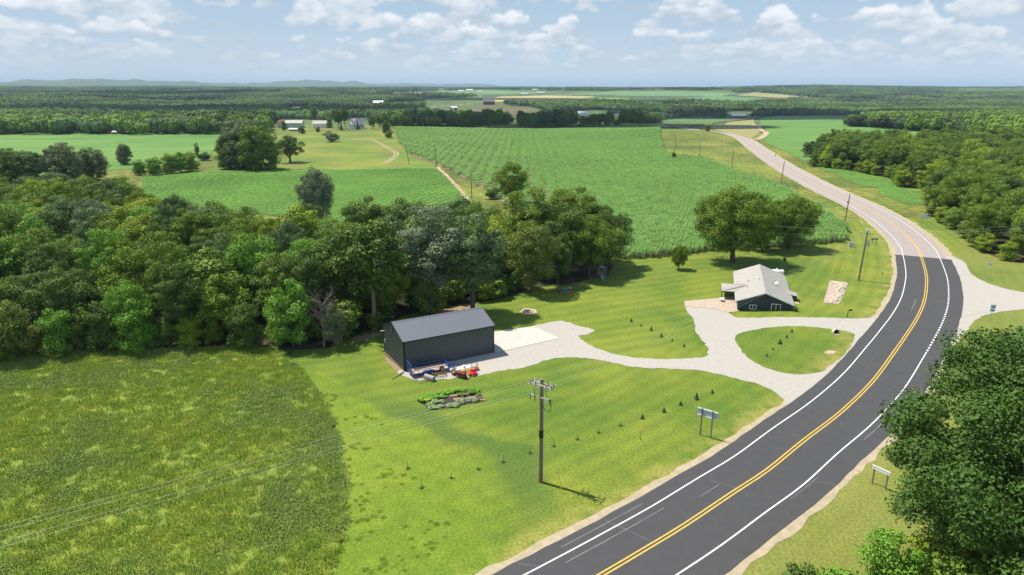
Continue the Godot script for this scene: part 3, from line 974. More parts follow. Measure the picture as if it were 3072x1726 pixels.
func corn_mesh(seeded: int) -> ArrayMesh:
	var r := RandomNumberGenerator.new()
	r.seed = seeded
	var s := Shape.new()
	s.colours = true
	for row in 2:
		for k in 7:
			var at := Vector3((k - 3) * 0.24 + r.randf_range(-0.05, 0.05), 0, (row - 0.5) * 0.76 + r.randf_range(-0.05, 0.05))
			var tall := r.randf_range(1.5, 2.0)
			s.tint = Color(1, 1, 1) * r.randf_range(0.65, 1.3)
			var turn := r.randf() * PI
			for j in 6:
				turn += PI + r.randf_range(-0.5, 0.5)
				var y := tall * (0.35 + 0.1 * j)
				leaf_blade(s, at + Vector3(0, y, 0), Vector3(cos(turn), 0, sin(turn)), r.randf_range(0.6, 0.95), 0.11, 0.22, r.randf_range(0.15, 0.45))
			s.quad(at + Vector3(-0.02, 0, 0), at + Vector3(0.02, 0, 0), at + Vector3(0.01, tall, 0), at + Vector3(-0.01, tall, 0), Vector3.BACK)
	return s.mesh()

func soy_mesh(seeded: int) -> ArrayMesh:
	var r := RandomNumberGenerator.new()
	r.seed = seeded
	var s := Shape.new()
	s.colours = true
	for k in 60:
		var at := Vector3(r.randf_range(-1.5, 1.5), 0, r.randf_range(-0.24, 0.24))
		at.y = 0.48 - at.z * at.z * 3.0 + r.randf_range(-0.1, 0.06)
		s.tint = Color(1, 1, 1) * r.randf_range(0.8, 1.2)
		var turn := r.randf() * TAU
		var u := Vector3(cos(turn), r.randf_range(-0.3, 0.3), sin(turn)) * 0.14
		var w := Vector3(-sin(turn), r.randf_range(-0.3, 0.3), cos(turn)) * 0.12
		s.quad(at - u, at + w, at + u, at - w, Vector3.UP)
	return s.mesh()

func build_crops():
	# corn in rows
	var along := Vector2(0.30, -0.954)
	var across := Vector2(0.954, 0.30)
	for variant in 2:
		var places := []
		var tints := []
		rng.seed = 100 + variant
		for i in range(-240, 420):
			for j in range(0, 400):
				if (i * 7 + j * 3 + (i * j) % 5) % 2 != variant:
					continue
				var p := across * (i * 1.52) + along * (80.0 + j * 1.7)
				var q := p + Vector2(rng.randf_range(-0.14, 0.14), rng.randf_range(-0.14, 0.14))
				if not Geometry2D.is_point_in_polygon(q, corn_field):
					continue
				var scale := rng.randf_range(0.88, 1.12) * (0.95 + 0.1 * big_noise.get_noise_2d(q.x, q.y))
				var basis := Basis(Vector3.UP, atan2(-along.y, along.x) + (PI if rng.randf() < 0.5 else 0.0) + rng.randf_range(-0.08, 0.08)).scaled(Vector3(1.1, scale, 1.1))
				places.append(Transform3D(basis, on_land(q.x, q.y)))
				var tone := 1.0 + 0.14 * big_noise.get_noise_2d(q.x * 0.5, q.y * 0.5) + rng.randf_range(-0.18, 0.18)
				tints.append(Color(tone, tone, tone))
		copies_of("corn_plants", corn_mesh(40 + variant), M.corn, places, tints, "rows of tall green corn filling the large field beyond the house", "corn")
	# soybeans in rows in the nearer field and on the slope beyond
	var fields := [
		[points2([-156.5, -291.8, -141.6, -304.6, -128.6, -309.1, -77.7, -313.7, -37.1, -321.7, -32.5, -307.6, -23.2, -265.7, -18.97, -246.63, -13.78, -217.76, -11.89, -195.99, -47.36, -187.46, -83.52, -206.68, -127.02, -231.77]), Vector2(0.96, 0.28), 0.64],
		[points2([143.9, -325.1, 151.3, -312.2, 153.9, -291.8, 154.4, -277.5, 144.5, -251.7, 149.18, -247.62, 133.28, -220.12, 128.68, -222.52, 129.46, -231.77, 132.29, -245.65, 138.6, -257.9, 134.0, -262.3, 138.6, -285.1, 143.0, -304.6]), Vector2(0.8, -0.6), 1.1],
	]
	for f in fields:
		var places := []
		var tints := []
		var poly: PackedVector2Array = f[0]
		var d: Vector2 = f[1]
		var e := Vector2(-d.y, d.x)
		var lo := poly[0]
		var hi := poly[0]
		for p in poly:
			lo = lo.min(p)
			hi = hi.max(p)
		var mid := (lo + hi) * 0.5
		var reach := (hi - lo).length() * 0.5
		var i := -reach
		rng.seed = 55
		while i < reach:
			var j := -reach
			while j < reach:
				var q: Vector2 = mid + d * (j + rng.randf_range(-0.5, 0.5)) + e * (i + rng.randf_range(-0.2, 0.2))
				if Geometry2D.is_point_in_polygon(q, poly):
					places.append(Transform3D(Basis(Vector3.UP, atan2(-d.y, d.x) + rng.randf_range(-0.5, 0.5)).scaled(Vector3(1, 0.55, 1) * rng.randf_range(0.85, 1.15)), on_land(q.x, q.y)))
					var tone := 1.05 + 0.35 * big_noise.get_noise_2d(q.x, q.y) + rng.randf_range(-0.06, 0.06)
					tints.append(Color(tone * 0.18, tone * 0.37, tone * 0.06))
				j += 2.9
			i += f[2]
		copies_of("soybean_plants", soy_mesh(61), M.weed, places, tints, "low rows of bright green soybeans in the field " + ("beyond the wood" if f[2] < 1.0 else "right of the highway"), "soybeans")

# ------------------------------------------------------------------ trees
# a crown: lobes of leaf-sized faces spread through the crown's volume
func crown_mesh(seeded: int, high: float, from_y: float, radius: float, lobes: int, leaves: int, leaf: float, lobe_size: float, form := "round") -> ArrayMesh:
	var r := RandomNumberGenerator.new()
	r.seed = seeded
	var v := PackedVector3Array()
	var n := PackedVector3Array()
	var c := PackedColorArray()
	var mid := (high + from_y) * 0.5
	var half := (high - from_y) * 0.5
	for k in lobes:
		var dir := Vector3(r.randfn(), r.randfn(), r.randfn()).normalized()
		var reach := pow(r.randf(), 0.42) * 0.92
		var centre := Vector3(dir.x * radius, dir.y * half, dir.z * radius) * reach
		var f := clampf((centre.y + half) / (2.0 * half), 0, 1)
		if form == "cone":
			centre.x *= 1.25 * (1.05 - f)
			centre.z *= 1.25 * (1.05 - f)
		elif form == "vase":
			centre.x *= 0.55 + 0.6 * f
			centre.z *= 0.55 + 0.6 * f
		elif form == "spread":
			centre.x *= 1.15 - 0.35 * f
			centre.z *= 1.15 - 0.35 * f
		centre.y += mid
		var size := lobe_size * r.randf_range(0.65, 1.25)
		var tone := r.randf_range(0.82, 1.18)
		var warm := r.randf_range(-0.08, 0.08)
		for j in leaves:
			var d := Vector3(r.randfn(), r.randfn() * 0.9 + 0.35, r.randfn()).normalized()
			var at := centre + Vector3(d.x, d.y * 0.72, d.z) * size * (0.55 + 0.5 * r.randf())
			var face := (d * 0.9 + Vector3(r.randfn(), r.randfn(), r.randfn()) * 0.45 + Vector3(0, 0.25, 0)).normalized()
			var u := face.cross(Vector3(r.randfn(), r.randfn(), r.randfn())).normalized()
			var w := face.cross(u)
			var e := leaf * (0.5 + 1.1 * r.randf() * r.randf() + 0.35 * r.randf())
			var p0 := at + u * e
			var p1 := at + w * e * 0.62
			var p2 := at - u * e
			var p3 := at - w * e * 0.62
			# clockwise seen from the side that the normal points to
			v.append(p0); v.append(p2); v.append(p1)
			v.append(p0); v.append(p3); v.append(p2)
			var g := tone * r.randf_range(0.72, 1.28)
			var shade := Color(g * (1.0 + warm), g, g * (1.0 - warm))
			for q in 6:
				n.append(face)
				c.append(shade)
	# make sure that the winding agrees with the normals
	for k in v.size() / 3:
		if (v[3 * k + 2] - v[3 * k]).cross(v[3 * k + 1] - v[3 * k]).dot(n[3 * k]) < 0.0:
			var swap := v[3 * k + 1]
			v[3 * k + 1] = v[3 * k + 2]
			v[3 * k + 2] = swap
	var m := ArrayMesh.new()
	var arrays := []
	arrays.resize(Mesh.ARRAY_MAX)
	arrays[Mesh.ARRAY_VERTEX] = v
	arrays[Mesh.ARRAY_NORMAL] = n
	arrays[Mesh.ARRAY_COLOR] = c
	m.add_surface_from_arrays(Mesh.PRIMITIVE_TRIANGLES, arrays)
	return m

func trunk_mesh(seeded: int, high: float, fork: float, radius: float, spread: float, limbs: int, twin := false) -> ArrayMesh:
	var r := RandomNumberGenerator.new()
	r.seed = seeded
	var s := Shape.new()
	var stems := [[Vector3.ZERO, Vector3(r.randf_range(-0.3, 0.3), fork, r.randf_range(-0.3, 0.3))]]
	if twin:
		stems = [[Vector3(-0.35, 0, 0), Vector3(-1.0, fork, 0.3)], [Vector3(0.35, 0, 0), Vector3(0.7, fork * 0.9, -0.2)]]
	for stem in stems:
		var a: Vector3 = stem[0]
		var b: Vector3 = stem[1]
		s.tube(a - Vector3(0, 0.3, 0), a.lerp(b, 0.08), radius * 1.5, radius * 1.05, 9, false)
		s.tube(a.lerp(b, 0.08), b, radius * 1.05, radius * 0.72, 9, false)
		for k in limbs:
			var turn := TAU * k / limbs + r.randf_range(-0.4, 0.4)
			var reach := spread * r.randf_range(0.45, 0.85)
			var top := Vector3(cos(turn) * reach, lerpf(fork, high, r.randf_range(0.5, 0.85)), sin(turn) * reach)
			var elbow := b.lerp(top, 0.45) + Vector3(cos(turn), -0.35, sin(turn)) * reach * 0.2
			s.tube(b.lerp(a, 0.06 * k), elbow, radius * 0.5, radius * 0.3, 6, false)
			s.tube(elbow, top, radius * 0.3, radius * 0.08, 5, false)
	return s.mesh()

func conifer_mesh(seeded: int, high: float, radius: float) -> ArrayMesh:
	var r := RandomNumberGenerator.new()
	r.seed = seeded
	var s := Shape.new()
	s.colours = true
	var layers := 16
	for k in layers:
		var f := k / float(layers)
		var y := high * (0.06 + 0.92 * f)
		var reach := radius * (1.0 - f) + 0.12
		for j in 22:
			var turn := r.randf() * TAU
			var out := Vector3(cos(turn), 0, sin(turn))
			s.tint = Color.WHITE * r.randf_range(0.7, 1.3)
			var length := reach * r.randf_range(0.7, 1.1)
			leaf_blade(s, Vector3(0, y + r.randf_range(-0.2, 0.2), 0), out, length, length * 0.45 + 0.1, length * 0.05, length * 0.4)
	return s.mesh()

var kinds := {}

func make_tree_kinds():
	# name -> [height, crown meshes, trunk meshes]
	kinds.round = {"h": 14.0, "crown": [crown_mesh(1, 14.0, 1.4, 4.9, 80, 300, 0.15, 1.5), crown_mesh(2, 14.0, 1.0, 5.2, 84, 300, 0.15, 1.55), crown_mesh(3, 14.0, 1.6, 4.6, 74, 300, 0.15, 1.45)], "trunk": [trunk_mesh(1, 13.0, 4.4, 0.3, 4.0, 6), trunk_mesh(2, 13.0, 4.0, 0.32, 4.2, 6)]}
	kinds.tall = {"h": 17.0, "crown": [crown_mesh(4, 17.0, 3.2, 4.7, 86, 310, 0.15, 1.4, "vase"), crown_mesh(5, 17.0, 2.8, 5.0, 90, 310, 0.15, 1.45, "vase")], "trunk": [trunk_mesh(3, 15.5, 6.5, 0.36, 4.0, 7), trunk_mesh(4, 15.5, 6.0, 0.34, 4.0, 7)]}
	kinds.low = {"h": 8.0, "crown": [crown_mesh(6, 8.0, -0.4, 3.2, 58, 250, 0.13, 1.15, "spread"), crown_mesh(7, 8.0, -0.6, 3.0, 56, 250, 0.13, 1.1, "spread")], "trunk": [trunk_mesh(5, 7.0, 1.6, 0.17, 2.4, 5)]}
	kinds.walnut = {"h": 16.0, "crown": [crown_mesh(8, 16.0, 2.2, 8.6, 190, 340, 0.15, 1.6)], "trunk": [trunk_mesh(6, 14.0, 3.6, 0.55, 7.0, 9)]}
	kinds.oak = {"h": 13.0, "crown": [crown_mesh(9, 13.0, 2.4, 6.6, 62, 120, 0.27, 1.5, "spread")], "trunk": [trunk_mesh(7, 11.0, 3.0, 0.5, 6.0, 9)]}
	kinds.maple = {"h": 19.0, "crown": [crown_mesh(10, 19.0, 0.6, 8.4, 330, 760, 0.09, 1.4)], "trunk": [trunk_mesh(8, 17.0, 4.5, 0.42, 7.0, 9)]}
	kinds.pair = {"h": 17.0, "crown": [crown_mesh(11, 17.0, 6.0, 5.4, 78, 140, 0.25, 1.6, "vase")], "trunk": [trunk_mesh(9, 15.0, 7.0, 0.27, 4.4, 4, true)]}
	kinds.bushy = {"h": 16.0, "crown": [crown_mesh(14, 16.0, -1.0, 6.6, 170, 190, 0.21, 1.6, "spread"), crown_mesh(15, 16.0, -1.0, 6.9, 170, 190, 0.21, 1.65, "spread")], "trunk": [trunk_mesh(11, 14.0, 3.0, 0.4, 5.0, 7)]}
	kinds.shrub = {"h": 3.4, "crown": [crown_mesh(12, 3.4, 0.0, 1.7, 22, 110, 0.17, 0.8), crown_mesh(13, 3.4, 0.0, 1.9, 24, 110, 0.17, 0.85)], "trunk": [trunk_mesh(10, 2.6, 0.5, 0.07, 1.0, 5)]}

func tree(kind: String, material: String, at: Vector3, tall: float, wide: float, label: String, group := "", called := "deciduous_tree", bark := "bark") -> Node3D:
	var k: Dictionary = kinds[kind]
	var scale: float = tall / k.h
	var o := thing(called, label, "shrub" if kind == "shrub" else "tree", Vector3(at.x, height_at(at.x, at.z), at.z), rng.randf() * TAU, group)
	o.scale = Vector3(scale * wide * rng.randf_range(0.88, 1.14), scale, scale * wide * rng.randf_range(0.88, 1.14))
	var crowns: Array = k.crown
	var trunks: Array = k.trunk
	part("trunk", trunks[rng.randi() % trunks.size()], M[bark], o)
	part("crown", crowns[rng.randi() % crowns.size()], M[material], o)
	return o

func scatter(poly: PackedVector2Array, spacing: float, seeded: int) -> PackedVector2Array:
	var r := RandomNumberGenerator.new()
	r.seed = seeded
	var lo := poly[0]
	var hi := poly[0]
	for p in poly:
		lo = lo.min(p)
		hi = hi.max(p)
	var out := PackedVector2Array()
	var z := lo.y
	var odd := 0.0
	while z < hi.y:
		var x := lo.x + odd
		while x < hi.x:
			var q := Vector2(x, z) + Vector2(r.randf_range(-0.34, 0.34), r.randf_range(-0.34, 0.34)) * spacing
			if Geometry2D.is_point_in_polygon(q, poly):
				out.append(q)
			x += spacing
		z += spacing * 0.87
		odd = spacing * 0.5 - odd
	return out

func in_frame(p: Vector2) -> bool:
	return absf(p.x) < 0.79 * -p.y + 24.0

# crowns too crowded to pick apart, gathered by mesh and colour
func mass(store: Dictionary, kind: String, mood: String, p: Vector2, tall: float, wide: float):
	var k: Dictionary = kinds[kind]
	var crowns: Array = k.crown
	var which := rng.randi() % crowns.size()
	var key := "%s %d %s" % [kind, which, mood]
	if not store.has(key):
		store[key] = {"mesh": crowns[which], "material": mood, "places": [], "tints": []}
	var scale: float = tall / k.h
	store[key].places.append(Transform3D(Basis(Vector3.UP, rng.randf() * TAU).scaled(Vector3(scale * wide, scale, scale * wide)), on_land(p.x, p.y)))
	store[key].tints.append(Color.WHITE * rng.randf_range(0.85, 1.15))

func mass_done(store: Dictionary, label: String):
	for key in store:
		copies_of("woodland", store[key].mesh, M[store[key].material], store[key].places, store[key].tints, label, "woodland")

# whether a spot lies in line with one of the roofs that show between the trees
func in_gap(p: Vector2, gaps: PackedVector2Array) -> bool:
	for k in gaps.size() / 2:
		var bearing := p.x / -p.y
		if bearing > gaps[2 * k].x / -gaps[2 * k].y and bearing < gaps[2 * k + 1].x / -gaps[2 * k + 1].y:
			return true
	return false

func ordinal(k: int) -> String:
	var tail := "th"
	if k % 100 < 11 or k % 100 > 13:
		tail = ["th", "st", "nd", "rd", "th", "th", "th", "th", "th", "th"][k % 10]
	return "%d%s" % [k, tail]

func ranked_trees(chosen: Array, phrase: String, group: String):
	for q in chosen:
		var place := 1
		for other in chosen:
			if other[5] == q[5] and other[6] == q[6] and other[2].x / -other[2].y < q[2].x / -q[2].y:
				place += 1
		tree(q[0], q[1], Vector3(q[2].x, 0, q[2].y), q[3], q[4], phrase % [ordinal(place), q[5], q[6]], group)

func build_trees():
	make_tree_kinds()
	rng.seed = 77
	# ---- the wood behind and left of the shed ----
	var special := [
		["pair", "leaf_dark", Vector3(-21.15, -0.06, -99.47), 17.5, 1.0, "tall dark tree with two pale leaning trunks left of the shed", "pale_bark"],
		["tall", "leaf_silver", Vector3(-13.14, -0.00, -107.01), 18.5, 1.15, "tall silvery tree rising highest behind the shed roof", "bark"],
		["tall", "leaf_cool", Vector3(-6.46, -0.00, -107.43), 17.0, 1.1, "blue-green leafy tree behind the right end of the shed", "bark"],
		["low", "leaf_fresh", Vector3(-31.71, -0.02, -92.62), 10.0, 0.8, "slim bright green young tree left of the grey dead tree", "bark"],
		["low", "leaf_grey", Vector3(-25.64, -0.16, -92.97), 6.5, 0.7, "thin grey-green sapling in front of the dead tree", "grey_twig"],
		["low", "leaf_olive", Vector3(-13.84, -0.00, -107.43), 9.5, 0.75, "slender yellowish tree directly behind the shed", "bark"],
		["round", "leaf_olive", Vector3(3.79, -0.00, -120.05), 13.5, 0.9, "olive-tinged tree at the edge of the lawn near the fire pit", "bark"],
		["round", "leaf_walnut", Vector3(15.19, -0.00, -129.59), 13.0, 0.85, "drooping green tree over the playset", "bark"],
		["round", "leaf_dark", Vector3(10.16, -0.00, -132.58), 15.0, 1.05, "broad dark tree behind the toy pile", "bark"],
		["tall", "leaf_walnut", Vector3(3.36, -0.00, -132.58), 17.5, 1.25, "large dark green tree towering over the wood next to the corn", "bark"],
		["tall", "leaf_walnut", Vector3(13.14, -0.00, -144.12), 17.0, 1.2, "large dark tree between the playset and the corn", "bark"],
		["walnut", "leaf_silver", Vector3(-49.61, 0.00, -171.36), 17.0, 0.62, "big pale-topped tree standing against the soybean field", "bark"],
		["walnut", "leaf_silver", Vector3(-88.26, 0.00, -142.36), 13.5, 0.7, "whitish silver-leaved tree in the middle of the wood", "bark"],
		["walnut", "leaf_silver", Vector3(-98.02, 0.00, -147.77), 13.0, 0.55, "silver-grey tree left of the whitish one in the wood", "bark"],
		["low", "leaf_olive", Vector3(-68.17, -0.00, -87.59), 8.5, 0.9, "yellow-green low tree leaning over the meadow at the picture's left edge", "bark"],
	]
	var taken := []
	for q in special:
		var at: Vector3 = q[2]
		tree(q[0], q[1], at, q[3], q[4], q[5], "", "deciduous_tree", q[6])
		taken.append(Vector2(at.x, at.z))
	var moods := ["leaf_dark", "leaf_mid", "leaf_cool", "leaf_walnut", "leaf_mid", "leaf_bright", "leaf_fresh", "leaf_bright"]
	var words := {
		"leaf_dark": "dark green", "leaf_mid": "mid-green", "leaf_walnut": "deep warm green", "leaf_bright": "yellow-green", "leaf_cool": "bluish green", "leaf_fresh": "fresh bright green", "leaf_olive": "olive-green",
	}
	var spots := []
	for p in scatter(near_wood, 7.4, 31):
		if not in_frame(p):
			continue
		var clear := true
		for t in taken:
			if p.distance_to(t) < 4.0:
				clear = false
		if clear:
			spots.append(p)
	spots.sort_custom(func(m, n): return m.length() < n.length())
	var rest := {}
	var chosen := []
	for k in spots.size():
		var p: Vector2 = spots[k]
		var patch := mid_noise.get_noise_2d(p.x * 0.35 + 90.0, p.y * 0.35)
		var mood: String = moods[clampi(int((patch * 1.5 + 0.5 + rng.randf_range(-0.3, 0.3)) * moods.size()), 0, moods.size() - 1)]
		var roll := rng.randf()
		var kind := "round" if roll < 0.5 else ("tall" if roll < 0.76 else ("low" if roll < 0.9 else "walnut"))
		# lower toward the back, where the field shows over the crowns
		var tall := rng.randf_range(12.0, 15.5) if kind == "tall" else rng.randf_range(9.5, 14.5)
		var wide := rng.randf_range(0.85, 1.25) * (0.62 if kind == "walnut" else 1.0)
		if k < 125:
			var row := "front" if k < 42 else ("middle" if k < 84 else "rear")
			chosen.append([kind, mood, p, tall, wide, words[mood], row])
		else:
			mass(rest, kind, mood, p, tall, wide)
	ranked_trees(chosen, "%s %s tree from the left, %s third of the wood beside the shed", "trees of the wood beside the shed")
	mass_done(rest, "crowded tree crowns deeper in the wood beside the shed")
	# undergrowth and low trees along the wood's front edge
	var edge := smooth_line(points2([-71.82, -84.80, -70.33, -87.16, -63.52, -89.34, -50.24, -90.70, -37.22, -92.25, -33.58, -91.65]), 3.0)
	var edge_count := 0
	for p in edge:
		edge_count += 1
		var q := p + Vector2(rng.randf_range(-1, 1), rng.randf_range(-2.5, 0.4))
		tree("low", moods[rng.randi() % moods.size()], Vector3(q.x, 0, q.y), rng.randf_range(4.0, 8.5), rng.randf_range(0.85, 1.15), "%s low bushy tree from the left along the meadow edge of the wood" % ordinal(edge_count), "low trees along the meadow")
	var fringe := smooth_line(points2([-30.06, -93.30, -26.71, -93.80, -24.92, -96.11, -21.91, -98.96, -19.46, -104.41, -15.16, -108.47, -9.46, -112.17, -3.37, -115.16, 0.86, -118.29]), 3.0)
	var fringe_count := 0
	for p in fringe:
		fringe_count += 1
		var q := p + Vector2(rng.randf_range(-1.2, 1.2), rng.randf_range(-2.5, 0.0))
		tree("shrub", moods[rng.randi() % moods.size()], Vector3(q.x, 0, q.y), rng.randf_range(2.2, 5.5), rng.randf_range(0.8, 1.2), "%s leafy shrub from the left at the foot of the wood behind the shed" % ordinal(fringe_count), "shrubs at the foot of the wood", "woodland_shrub")
	dead_tree(Vector3(-27.25, -0.11, -92.53))
	# ---- yard trees ----
	tree("walnut", "leaf_walnut", Vector3(47.42, -0.00, -142.36), 16.2, 1.06, "large spreading dark green tree shading the lawn behind the house")
	tree("walnut", "leaf_walnut", Vector3(64.71, 0.00, -155.60), 12.5, 0.92, "second spreading tree between the house tree and the highway")
	tree("walnut", "leaf_walnut", Vector3(34.47, -0.00, -136.33), 5.2, 0.66, "small round lawn tree with a trimmed crown left of the house")
	tree("round", "leaf_walnut", Vector3(57.50, 0.00, -152.77), 11.5, 0.95, "middle yard tree filling the gap between the two spreading ones")
	tree("low", "leaf_mid", Vector3(57.82, 0.00, -158.53), 7.0, 0.6, "thin trunk tree standing between the two large yard trees")
	tree("round", "leaf_walnut", Vector3(-0.50, 0.00, -213.95), 14.5, 0.98, "lone leafy tree standing at the edge of the corn")
	tree("shrub", "leaf_dark", Vector3(-6.45, 0.00, -230.04), 3.6, 1.2, "dark shrub left of the lone tree by the corn", "", "shrub")
	# ---- the tree in the near right corner ----
	tree("maple", "leaf_maple", Vector3(36.6, 0, -38.8), 22.5, 1.1, "big leafy maple filling the lower right corner")
	tree("low", "leaf_fresh", Vector3(27.0, 0, -40.5), 6.4, 1.0, "bright green bush at the bottom edge below the big maple")
	tree("low", "leaf_mid", Vector3(29.5, 0, -36.0), 9.0, 1.0, "green understory tree beneath the big maple")
	tree("low", "leaf_bright", Vector3(30.5, 0, -41.5), 6.0, 1.0, "yellow-green bush under the left side of the big maple")
	tree("shrub", "leaf_fresh", Vector3(23.8, 0, -40.6), 2.8, 1.2, "small fresh green bush left of the bottom-edge bush", "", "shrub")
	tree("shrub", "leaf_dark", Vector3(21.5, 0, -42.2), 2.2, 1.1, "dark weedy shrub at the bottom edge beside bare soil", "", "shrub")
	# ---- middle distance, left ----
	var lone := [
		["bushy", "leaf_grey", Vector3(-126.15, 0.00, -323.40), 23.5, 1.1, "tallest grey-green tree of the clump below the farmstead"],
		["bushy", "leaf_mid", Vector3(-114.90, 0.00, -315.29), 21.0, 1.05, "front tree of the big clump below the farmstead"],
		["bushy", "leaf_mid", Vector3(-130.82, 0.00, -320.11), 16.0, 1.0, "left tree of the big clump below the farmstead"],
		["oak", "leaf_dark", Vector3(-111.33, 0.00, -346.49), 13.5, 1.05, "dark spreading oak right of the big clump"],
		["bushy", "leaf_grey", Vector3(-189.11, 0.00, -337.24), 10.5, 0.85, "solitary round grey-green tree on the soybean slope"],
		["tall", "leaf_grey", Vector3(-161.93, 0.00, -356.24), 9.0, 0.5, "narrow upright tree beside the soybean slope"],
		["shrub", "leaf_dark", Vector3(-158.65, 0.00, -356.24), 4.0, 1.3, "dark shrub next to the narrow upright tree"],
		["bushy", "leaf_dark", Vector3(-189.51, 0.00, -259.02), 15.0, 1.1, "dark tree at the left edge above the wood"],
		["bushy", "leaf_cool", Vector3(-182.69, 0.00, -261.21), 14.0, 1.1, "bluish tree second from the left edge above the wood"],
		["bushy", "leaf_grey", Vector3(-174.79, 0.00, -267.97), 16.5, 1.1, "wide grey-green tree above the left part of the wood"],
		["bushy", "leaf_grey", Vector3(-170.99, 0.00, -280.03), 13.5, 1.0, "round grey-green tree right of the wide one"],
		["shrub", "leaf_grey", Vector3(-125.49, 0.00, -483.00), 7.0, 1.3, "scrubby grey bush in the middle of the pasture"],
		["round", "leaf_dark", Vector3(-95.59, 0.00, -530.76), 13.0, 0.85, "dark round tree at the corner of pasture and corn"],
		["shrub", "leaf_olive", Vector3(-90.97, 0.00, -517.97), 6.0, 0.9, "small pale bush in front of the dark round tree"],
		["low", "leaf_fresh", Vector3(-170.47, 0.00, -654.02), 10.5, 0.9, "bushy tree in front of the white farm shed"],
		["low", "leaf_mid", Vector3(-200.87, 0.00, -616.76), 8.5, 0.85, "round bush in front of the steel farm barn"],
		["low", "leaf_dark", Vector3(-172.22, 0.00, -573.12), 6.5, 1.2, "wide dark shrub right of the lean-to by the barn"],
		["low", "leaf_dark", Vector3(-161.99, 0.00, -583.45), 5.0, 1.0, "low shrub below the white farm shed"],
		["tall", "leaf_dark", Vector3(-159.15, 0.00, -641.12), 19.0, 0.95, "tall dark tree left of the white farmhouse"],
		["tall", "leaf_dark", Vector3(-162.57, -0.03, -682.07), 20.0, 0.85, "tall tree beside the farmhouse wall"],
		["round", "leaf_dark", Vector3(-128.19, 0.00, -641.12), 12.0, 0.95, "round tree right of the farmhouse"],
		["round", "leaf_mid", Vector3(-126.17, 0.00, -667.45), 13.0, 1.0, "mid-green tree between farmhouse and corn"],
		["tall", "leaf_dark", Vector3(-311.51, -15.23, -1108.83), 23.0, 0.9, "tallest dark tree behind the farm buildings"],
		["round", "leaf_dark", Vector3(84.35, 0.00, -360.29), 4.0, 0.9, "dark bush on the grass strip by the corn corner"],
		["low", "leaf_olive", Vector3(150.56, 3.69, -538.14), 6.0, 1.0, "small bush on the crest where the highway vanishes"],
	]
	for q in lone:
		tree(q[0], q[1], q[2], q[3], q[4], q[5], "", "shrub" if q[0] == "shrub" else "deciduous_tree")
	var hedge_count := 0
	for p in smooth_line(points2([-160.3, -295.9, -153.8, -295.9, -149.7, -301.7, -146.7, -304.6, -145.4, -310.6]), 7.0):
		hedge_count += 1
		tree("low", ["leaf_fresh", "leaf_bright", "leaf_mid"][rng.randi() % 3], Vector3(p.x, 0, p.y), rng.randf_range(6.5, 9.0), 1.25, "%s bright green bushy tree from the left in the hedgerow beside the soybeans" % ordinal(hedge_count), "hedgerow beside the soybeans")
	# belt of trees behind the corn
	var more := {}
	var belt := smooth_line(points2([-117.9, -697.6, -88.2, -681.4, -60.5, -674.4, -14.3, -660.7, 26.7, -654.0, 81.1, -674.3, 133.8, -756.2, 235.2, -1131.4]), 9.0)
	var belt_count := 1
	var gaps := points2([41.9, -1234.0, 69.9, -1235.1, 109.9, -1236.5, 137.2, -1237.5, 169.6, -1238.5, 193.5, -1239.3, 379.6, -1242.2, 418.8, -1241.8])
	for p in belt:
		var q := p + Vector2(rng.randf_range(-3, 3), rng.randf_range(-4, 2))
		var low := in_gap(q, gaps)
		tree("round", ["leaf_dark", "leaf_dark", "leaf_mid", "leaf_cool", "leaf_walnut"][rng.randi() % 5], Vector3(q.x, 0, q.y), rng.randf_range(8.0, 13.0) * (0.45 if low else 1.0), rng.randf_range(1.0, 1.4) * (1.6 if low else 1.0), "%s tree from the left in the dark belt behind the corn" % ordinal(belt_count), "belt of trees behind the corn")
		belt_count += 1
		q += Vector2(4.0, -13.0)
		if not low:
			mass(more, "round", ["leaf_dark", "leaf_mid", "leaf_cool"][rng.randi() % 3], q, rng.randf_range(11.0, 16.0), rng.randf_range(1.0, 1.3))
	# belt behind the right-hand field
	for p in smooth_line(points2([249.9, -1186.8, 312.2, -1277.7, 365.8, -1314.9, 386.6, -1260.9, 453.4, -1299.3, 559.0, -1472.5, 667.6, -1572.4, 718.3, -1510.1, 737.6, -1431.0]), 11.0):
		for row in 2:
			var q := p + Vector2(rng.randf_range(-4, 4), -row * 15.0 + rng.randf_range(-6, 0))
			if in_gap(q, gaps):
				continue
			mass(more, "round", ["leaf_dark", "leaf_mid", "leaf_cool"][rng.randi() % 3], q, rng.randf_range(9.0, 14.0), rng.randf_range(1.0, 1.3))
	mass_done(more, "trees massed in the belts behind the corn and the highway fields")
	# ---- the wood right of the highway ----
	spots = []
	for p in scatter(right_wood, 8.6, 41):
		if in_frame(p):
			spots.append(p)
	spots.sort_custom(func(m, n): return m.length() < n.length())
	rest = {}
	chosen = []
	for k in spots.size():
		var p: Vector2 = spots[k]
		var mood: String = ["leaf_dark", "leaf_mid", "leaf_mid", "leaf_walnut", "leaf_bright"][rng.randi() % 5]
		var kind := "round" if rng.randf() < 0.75 else "tall"
		var tall := rng.randf_range(9.5, 14.0)
		var wide := rng.randf_range(0.95, 1.2)
		if k < 62:
			chosen.append([kind, mood, p, tall, wide, words[mood], "near" if k < 31 else "farther"])
		else:
			mass(rest, kind, mood, p, tall, wide)
	ranked_trees(chosen, "%s %s tree from the left, %s part of the wood beyond the highway", "trees of the wood right of the highway")
	for p in smooth_line(points2([143.9, -330.2, 152.0, -313.7, 155.3, -294.6, 155.7, -280.0, 147.6, -259.0, 152.8, -252.7, 132.37, -216.99]), 4.0):
		mass(rest, "low", ["leaf_mid", "leaf_walnut", "leaf_bright"][rng.randi() % 3], p + Vector2(rng.randf_range(0, 3), 0), rng.randf_range(4.0, 7.5), 1.2)
